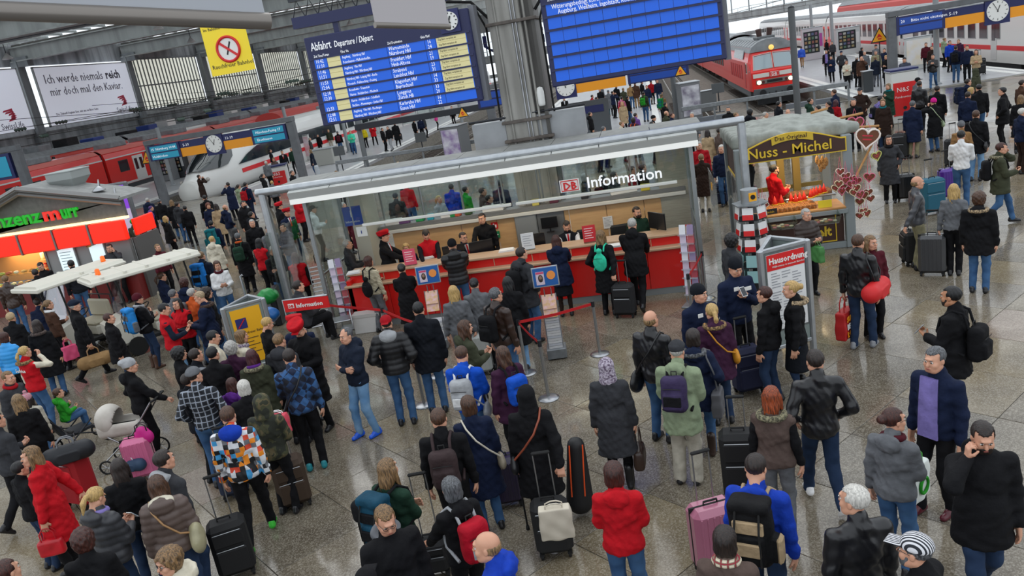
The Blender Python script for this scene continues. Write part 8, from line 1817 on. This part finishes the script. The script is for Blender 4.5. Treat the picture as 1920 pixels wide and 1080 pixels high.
for ln in T.strip().split('\n'):
    a, ex = ln.split('|'); tk = a.split(); u, v = float(tk[0]), float(tk[1]); sx = 'm'; hh = tk[2]
    if hh[0] == 'f': sx, hh = 'f', hh[1:]
    hr, hc = tk[6].split(':'); tp, tc = tk[7].split(':', 1); kw = {}; pid = None
    for x in tk[9:]:
        if x[0] == '#': pid = x[1:]; continue
        k_, w_ = x.split('='); kw[k_] = w_
    for k_ in ('turn', 'nod', 'lean', 'skin'):
        if k_ in kw: kw[k_] = int(kw[k_])
    for k_ in ('sit', 'z'):
        if k_ in kw: kw[k_] = float(kw[k_])
    for k_ in ('hood', 'specs', 'boot'): 
        if k_ in kw: kw[k_] = True
    h_ = float(hh)
    if 'Y' in kw:
        Y = float(kw.pop('Y')); p = at(u, v, Y=Y); S_ = h_/175; top = (1.32 if tk[5] == 'i' else 1.75)*S_; kw['pos'] = (p.x, Y, p.z-top if tk[5] == 'i' else min(0.1, p.z-top))
    if tp in 'jmp' and 'hood' not in kw and random.random() < .25: kw['hood'] = True
    fat_ = .2*max(0, random.random()-.6)
    r = person(u, v, h_, float(tk[3]), tk[4], tk[5], sx, hr, hc, tp, tc, tk[8], fat=fat_, extra=ex, **kw)
    if pid: ID[pid] = r
# ------------------------------------------------------------------ luggage, bags, phones
I = ID
held(I['redcoat'], -1, 'crimson', 'crimson leather handbag of the woman in the red coat', 'hand'); phone(I['phonegirl'], 1, 'white phone held by the blond ponytail woman', 'white', True)
crossbag(I['taupe'], 1, 'khaki', 'khaki canvas rucksack hanging over the brown quilted jacket', 'camel', 'slouch', 1.05, 1.35); held(I['pinkbag'], 1, '#e0507c', 'bright pink bag of the fair ponytail woman', 'shop', 'bag')
held(I['duffelman'], 1, 'tan', 'canvas holdall carried by the man in a flat cap', 'duffel', 'holdall', 'holdall', 1.3, .14, 'camel'); backpack(I['bluepack'], '#2a86d0', 'sky blue travel pack of the woman in a maroon beanie', 'big', 'grey')
backpack(I['bigblue'], '#1e78c8', 'blue trekking pack near the ribbed cart roof', 'big', 'ink'); backpack(I['redpack'], 'crimson', 'maroon rucksack of the walking youth before the express train', 'small'); backpack(I['tealpack'], 'teal', 'teal hooded rucksack in the left crowd', 'big'); backpack(I['lp'], 'black', 'black rucksack before the express nose'); backpack(I['orangescarf'], 'dgreen', 'dark green rucksack of the man with an orange scarf')
backpack(I['stripe'], 'black', 'black rucksack on the cream striped pullover', 'sack', z=1.1); crossbag(I['bluejk'], 1, 'grey', 'grey shoulder bag of the blue hooded jacket', None, 'slouch', .95, .8); backpack(I['bluejk'], 'lgrey', 'light grey rucksack on the blue hooded jacket', 'small', 'white'); backpack(I['maroonjk'], '#1552c0', 'bright blue rucksack of the long wavy haired woman', 'small', 'black')
backpack(I['brownl'], 'black', 'black rucksack on the brown leather jacket', 'small'); backpack(I['parka'], 'black', 'black rucksack on the dark parka', 'small'); backpack(I['mintbag'], 'mint', 'mint gym sack at the counter', 'sack', z=1.2); crossbag(I['bluecheck'], -1, 'black', 'black bag strap across the blue checked jacket', None, 'slouch', .9, .7)
backpack(I['ol'], 'dgreen', 'green rucksack on the left platform'); backpack(I['mr'], 'maroon', 'maroon rucksack on the left platform'); backpack(I['pk'], 'red', 'red rucksack in the platform crowd', z=1.0); backpack(I['olg'], 'green', 'green rucksack at the platform edge'); backpack(I['gk'], '#1f8a4a', 'big green trekking pack at the platform edge', 'big', 'teal'); backpack(I['or'], 'orange', 'orange rucksack in the platform crowd')
backpack(I['pp'], 'ink', 'dark rucksack by the barrier at right', 'small', 'lilac'); backpack(I['np'], 'navy', 'large navy pack in the right group', 'big'); backpack(I['nj'], 'black', 'black rucksack under the right clock'); crossbag(I['pinkhat'], 1, 'sage', 'sage green shoulder bag of the pink hat woman'); crossbag(I['tall'], 1, 'black', 'black camera bag on the hip of the tall man')
backpack(I['ol2'], 'black', 'black rucksack on the olive parka'); held(I['couple'], -1, '#b01818', 'red tote bag with orange and white lettering', 'shop', 'tote bag', 'tote_bag', 1.35, .16); crossbag(I['couple'], 1, '#c8181c', 'red and black sports bag on the shoulder', 'black', 'duffel', .98, 1.25, True, 'sports bag', -.02); backpack(I['phoner'], 'black', 'black rucksack of the man holding a phone', z=1.12)
phone(I['phoner'], -1, 'silver phone in the hand of the dark haired man', 'lgrey'); sb_ = held(I['greyw'], 1, '#d8dcd8', 'white shopping bag with a green ring', 'shop', 'shopping bag', 'shopping_bag', 1.1, .12, 'green'); b = MB(); b.tube([(.07*math.cos(k*PI/10), -.078, -.04+.07*math.sin(k*PI/10)) for k in range(20)], .014, 6, closed=True); b.build('green_ring', cmat('green'), sb_); phone(I['off'], -1, 'white card phone held by the tall officer', 'white')
backpack(I['trek'], '#131315', 'big black and sand trekking pack at the bottom', 'big', 'beige', 1.22); crossbag(I['yb'], 1, '#c8861c', 'yellow leather bag over the fur hooded coat', None, 'slouch', 1.05, .8); crossbag(I['tote'], 1, '#56565a', 'long grey tote bag on the shoulder of the grey fur woman', None, 'shop', .85, 1., True)
crossbag(I['bb'], -1, 'black', 'black shoulder bag of the bald man in leather', None, 'slouch', .9, 1.1); backpack(I['green'], '#3a3050', 'purple grey rucksack of the flat cap man', 'small', 'black', 1.22); held(I['hs'], 1, 'dbrown', 'dark brown handbag of the headscarf woman', 'hand', 'handbag', 'handbag', 1.2, .2)
crossbag(I['black'], -1, 'black', 'black bag on a red-brown strap across the long black coat', 'rust'); crossbag(I['nv'], 1, '#9a8f7c', 'beige leather cross bag on the navy coat', 'stone'); backpack(I['bp'], '#3c2f30', 'brown rucksack on the black blazer', 'small'); backpack(I['redp'], '#b01026', 'red rucksack with grey straps', 'small', 'lgrey', 1.2); backpack(I['grn'], '#124258', 'teal rucksack on the dark green pullover', 'big', 'black')
b = MB(); r = I['grn']; sl_ = SDF((-.2, -.15, -.4), (.2, .15, .2), .018); sl_.rbox((0, 0, 0), (.13, .07, .12), .06).cone((.05, 0, -.05), (.1, -.03, -.32), .07, .045, .03); o = free('rolled_jacket', r['up'](Matrix.Translation((-.24, -.2, 1.25))), 'black jacket draped over the teal rucksack', 'jacket'); link('cloth', (lambda q: np_mesh('cloth', [(*q, 0)]))(sl_.net()), cmat('black'), o)
trolley_behind(I['mintbag'], 'black soft trolley case at the counter', 1, dist=.15); trolley_behind(I['ks'], 'tall black trolley left of the red bag', -1, '#141416', .1, size=(.45, .3, .75)); trolley_behind(I['gw'], 'black hard case with ribs beside the grey coat', -1, '#101012', .1, hard=True); trolley_behind(I['bl'], 'black trolley beside the bald man in leather', -1, '#121214', .05); trolley_behind(I['bh'], 'large dark grey trolley left of the long blond hair', -1, '#3a3b3e', .0, size=(.46, .28, .72), hard=True); trolley_behind(I['lugg'], 'silver trolley beside the waste container', -1, '#b8bcc0', .1)
suitcase(at(1748, 400, 0), .2, 'large teal suitcase beside the bald man', '#1c5a70', (.52, .34, .78)); suitcase(at(1778, 372, 0), .1, 'violet ribbed suitcase behind the teal one', '#4a1c8a', (.44, .28, .7), True); suitcase(at(1790, 312, 0), .1, 'upright black suitcase beside the grey beanie', '#121214', (.5, .3, .75)); suitcase(at(1838, 140, 0), .1, 'black suitcase at the top right by the green hood', '#141416', (.5, .3, .8))
suitcase(at(1042, 1050, .0)+Vector((0, .12, 0)), .12, 'black trolley case carrying a cream cloth bag', '#141416', (.4, .26, .6), handle=.5); p = at(1042, 985, .62)
bag(Matrix.Translation(at(1042, 975, .72))@Matrix.Rotation(.12, 4, 'Z'), '#c9c0ae', 'cream cloth bag tied on top of the black trolley', 'shop', None, 1.05, 'bag', 'cloth_bag', .05)
s_ = SDF((-.25, -.2, 0), (.25, .2, 1.1), .025); s_.cone((0, 0, .2), (.05, 0, .9), .16, .1, .03); p = at(1030, 900, 0); t = empty('instrument_case', (I['black']['loc'].x+.36, I['black']['loc'].y+.25, 0), 0, 'black soft case with thin orange trim beside the long black coat', 'case'); sdf_obj('shell', s_, mat('case_black', '#151517', .6), t)
for dx in (-.06, .09): b = MB(); b.tube([(dx, -.17, .35), (dx+.03, -.15, .7), (dx+.05, -.09, .95)], .008, 4); b.build('orange_trim', mat('trim_orange', '#e0501c', .5), t)
pp_ = hand_of(I['black'], -1); t = empty('walking_stick', (pp_.x, pp_.y, 0), 0, 'black walking stick beside the long black coat', 'stick'); b = MB(); b.tube([(0, 0, .02), (0, 0, pp_.z-.02)], .012, 8); b.build('shaft', BLACKG, t); b = MB(); b.lathe([(.022, 0), (.02, .05)], n=10); b.build('ferrule', RUBBER, t)
suitcase(at(1345, 1065, 0), .35, 'rosy hard-shell suitcase beside the blue jacket', '#a8657c', (.45, .3, .68), True, .5); suitcase(at(1395, 935, 0), -.1, 'tall black trolley behind the blue jacket', '#121214', (.42, .28, .8), handle=.35); suitcase(at(1405, 735, 0), .3, 'dark blue trolley at the feet of the tall officer', '#151a3a', (.42, .28, .65), handle=.4)
suitcase(at(558, 945, 0), .5, 'brown trolley bag with steel handle in the middle left', '#3a2a1c', (.42, .34, .62), handle=.55); suitcase(at(450, 1075, 0), .5, 'black trolley case at the bottom left', '#101012', (.42, .3, .66), handle=.5); suitcase(at(445, 930, 0), .4, 'navy trolley case under the patchwork jacket', '#16233c', (.38, .26, .5), handle=.45)
suitcase(at(275, 895, 0), .4, 'pink hard-shell suitcase with black band', '#d06a94', (.42, .28, .62), True, 0); suitcase(at(160, 945, 0), -.3, 'large red suitcase beside the red coat', '#9c0c18', (.5, .32, .75), handle=.3); suitcase(at(820, 1075, 0), .2, 'small black trolley at the bottom with raised handle', '#131315', (.36, .26, .4), handle=.7); suitcase(at(955, 945, 0), .2, 'dark violet suitcase behind the walking stick', '#241b3a', (.4, .26, .6), True, 0)
suitcase(at(905, 700, 0), .1, 'pale grey suitcase left of the magazine stand', '#a8aaa6', (.42, .3, .7), True, .3); suitcase(at(1350, 385, 0), .1, 'navy suitcase with yellow bag in front of the stall side', '#141d38', (.46, .3, .6), handle=.6); suitcase(at(1592, 152, 0), .1, 'black suitcase on the right platform', '#141416', (.45, .3, .6), handle=0); suitcase(at(664, 285, 0), .1, 'blue suitcase beside the turquoise jacket', '#1c2c50', (.45, .3, .7)); suitcase(at(1133, 215, 0), .1, 'teal suitcase in the platform crowd', '#14607a', (.45, .3, .6)); suitcase(at(750, 263, 0), .1, 'black round bag by the walking man on the platform', '#141416', (.45, .3, .5), handle=0)
bag(Matrix.Translation(at(128, 850, .9))@Matrix.Rotation(.6, 4, 'Z'), '#17191f', 'black travel rucksack lying on the red suitcase', 'duffel', 'grey', 1.25, 'bag', 'travel_bag', .1); bag(Matrix.Translation(at(268, 812, .72)), '#c81c84', 'magenta and black bag lying on the pink suitcase', 'slouch', 'black', 1.1, 'bag', 'bag', .08); bag(Matrix.Translation(at(245, 872, .3)), '#26405c', 'blue and white bag beside the pink suitcase', 'duffel', 'white', .9, 'bag', 'bag', .06); bag(Matrix.Translation(at(523, 792, .95)), '#d84a5c', 'red and white printed bag on the brown trolley', 'shop', 'white', .9, 'bag', 'bag', .05)
held(I['olady'], 1, '#3f7a3c', 'green and blue checked bag of the elderly woman', 'shop', 'bag', 'bag', .9, .1)
# writing on the red tote and the service vests
def on_body(r, m_, name, s__, size, x, y, z, mm, face=1):
    o = text(name, s__, size, mm, r['root']); o.matrix_local = Matrix.Translation((0, 0, r['P'].dz))@Matrix.Translation((x, y, z))@Matrix.Rotation(PI if face < 0 else 0, 4, 'Z')@Matrix.Rotation(PI/2, 4, 'X')
on_body(I['drinker'], 0, 'lettering', 'Service', .1, -.16, -.168, 1.3, WPL); p = hand_of(I['couple'], -1); Mt = Matrix.Translation(p-Vector((0, 0, .42)))@Matrix.Rotation(I['couple']['rz']+PI/2, 4, 'Z')
tote = [o for o in bpy.data.objects if o.name.startswith('tote_bag')][0]
for i, (s__, mm) in enumerate((('SUM', ORANGE), ('BEACH', WPL), ('LOVER', ORANGE))): text('lettering', s__, .09, mm, tote, (-.14, -.078, .04-.09*i), (PI/2, 0, 0), .002, bold=.004)
for q in ('off', 'off2'):
    for x0, x1, z0 in ((-.13, -.01, 1.33), (.05, .12, 1.36)): bx('reflective_patch', WPL, x0, x1, .146, .158, z0, z0+.05, I[q]['root'])
    bx('reflective_patch', WPL, -.14, .14, -.162, -.15, 1.3, 1.37, I[q]['root'])
# pushchair with the boy, and the pram
def wheel(t, x, y, r_): b = MB(); b.tube([(x, y+r_*math.cos(k*PI/9), r_+r_*math.sin(k*PI/9)*.96) for k in range(18)], .016, 6, closed=True); o = b.build('wheel', RUBBER, t); b = MB(); [b.tube([(x, y, r_), (x, y+r_*math.cos(k*PI/4), r_+r_*math.sin(k*PI/4))], .005, 4) for k in range(8)]; b.build('spokes', CHROME, t)
r = I['buggyboy']; t = empty('pushchair', (r['loc'].x, r['loc'].y, 0), r['rz'], 'dark folding pushchair with spoked wheels carrying the boy in green', 'pushchair')
b = MB(); b.prism([(-.2, -.12, .3), (-.2, .3, .33), (-.2, .3, .37), (-.2, -.12, .34)], (.4, 0, 0)); b.build('seat', mat('buggy_fabric', '#23262c', .8), t); b = MB(); b.prism([(-.2, -.15, .3), (-.2, -.42, .95), (-.2, -.38, .96), (-.2, -.1, .32)], (.4, 0, 0)); b.build('backrest', mat('buggy_fabric', '#23262c', .8), t)
for s__ in (-1, 1): b = MB(); b.tube([(s__*.23, -.5, 1.0), (s__*.23, -.1, .4), (s__*.23, .55, .12)], .013, 6); b.tube([(s__*.23, .3, .5), (s__*.23, -.25, .12)], .013, 6); b.build('frame', DARKMETAL, t); wheel(t, s__*.23, .5, .12); wheel(t, s__*.23, -.25, .12)
t = free('pram', Matrix.Translation(at(258, 868, 0))@Matrix.Rotation(1.75, 4, 'Z'), 'white and black pram pushed by the woman in a slouch hat', 'pram')
s_ = SDF((-.3, -.45, .4), (.3, .45, 1.0), .02); s_.rbox((0, 0, .68), (.22, .38, .13), .1); s_.rbox((0, 0, .78), (.17, .32, .12), .08, .01, 's'); sdf_obj('carrycot', s_, mat('pram_white', '#c9c3ba', .6, kind='noise', color2='#b5aea4'), t); bx('lining', mat('pram_lining', '#17181b', .8), -.17, .17, -.32, .32, .62, .68, t, .02)
s_ = SDF((-.3, -.2, .6), (.3, .5, 1.2), .02); s_.ell((0, .2, .8), (.24, .22, .26)); s_.ell((0, .08, .72), (.2, .28, .24), .01, 's'); sdf_obj('hood', s_, mat('pram_white', '#c9c3ba', .6, kind='noise', color2='#b5aea4'), t)
for s__ in (-1, 1): b = MB(); b.tube([(s__*.2, -.6, 1.05), (s__*.22, -.2, .6), (s__*.22, .35, .2)], .014, 6); b.tube([(s__*.22, .2, .6), (s__*.22, -.3, .2)], .014, 6); b.build('frame', CHROME, t); wheel(t, s__*.24, .35, .11); wheel(t, s__*.24, -.32, .14)
b = MB(); b.tube([(-.2, -.6, 1.05), (-.17, -.66, 1.07), (.17, -.66, 1.07), (.2, -.6, 1.05)], .018, 6); b.build('push_bar', RUBBER, t)
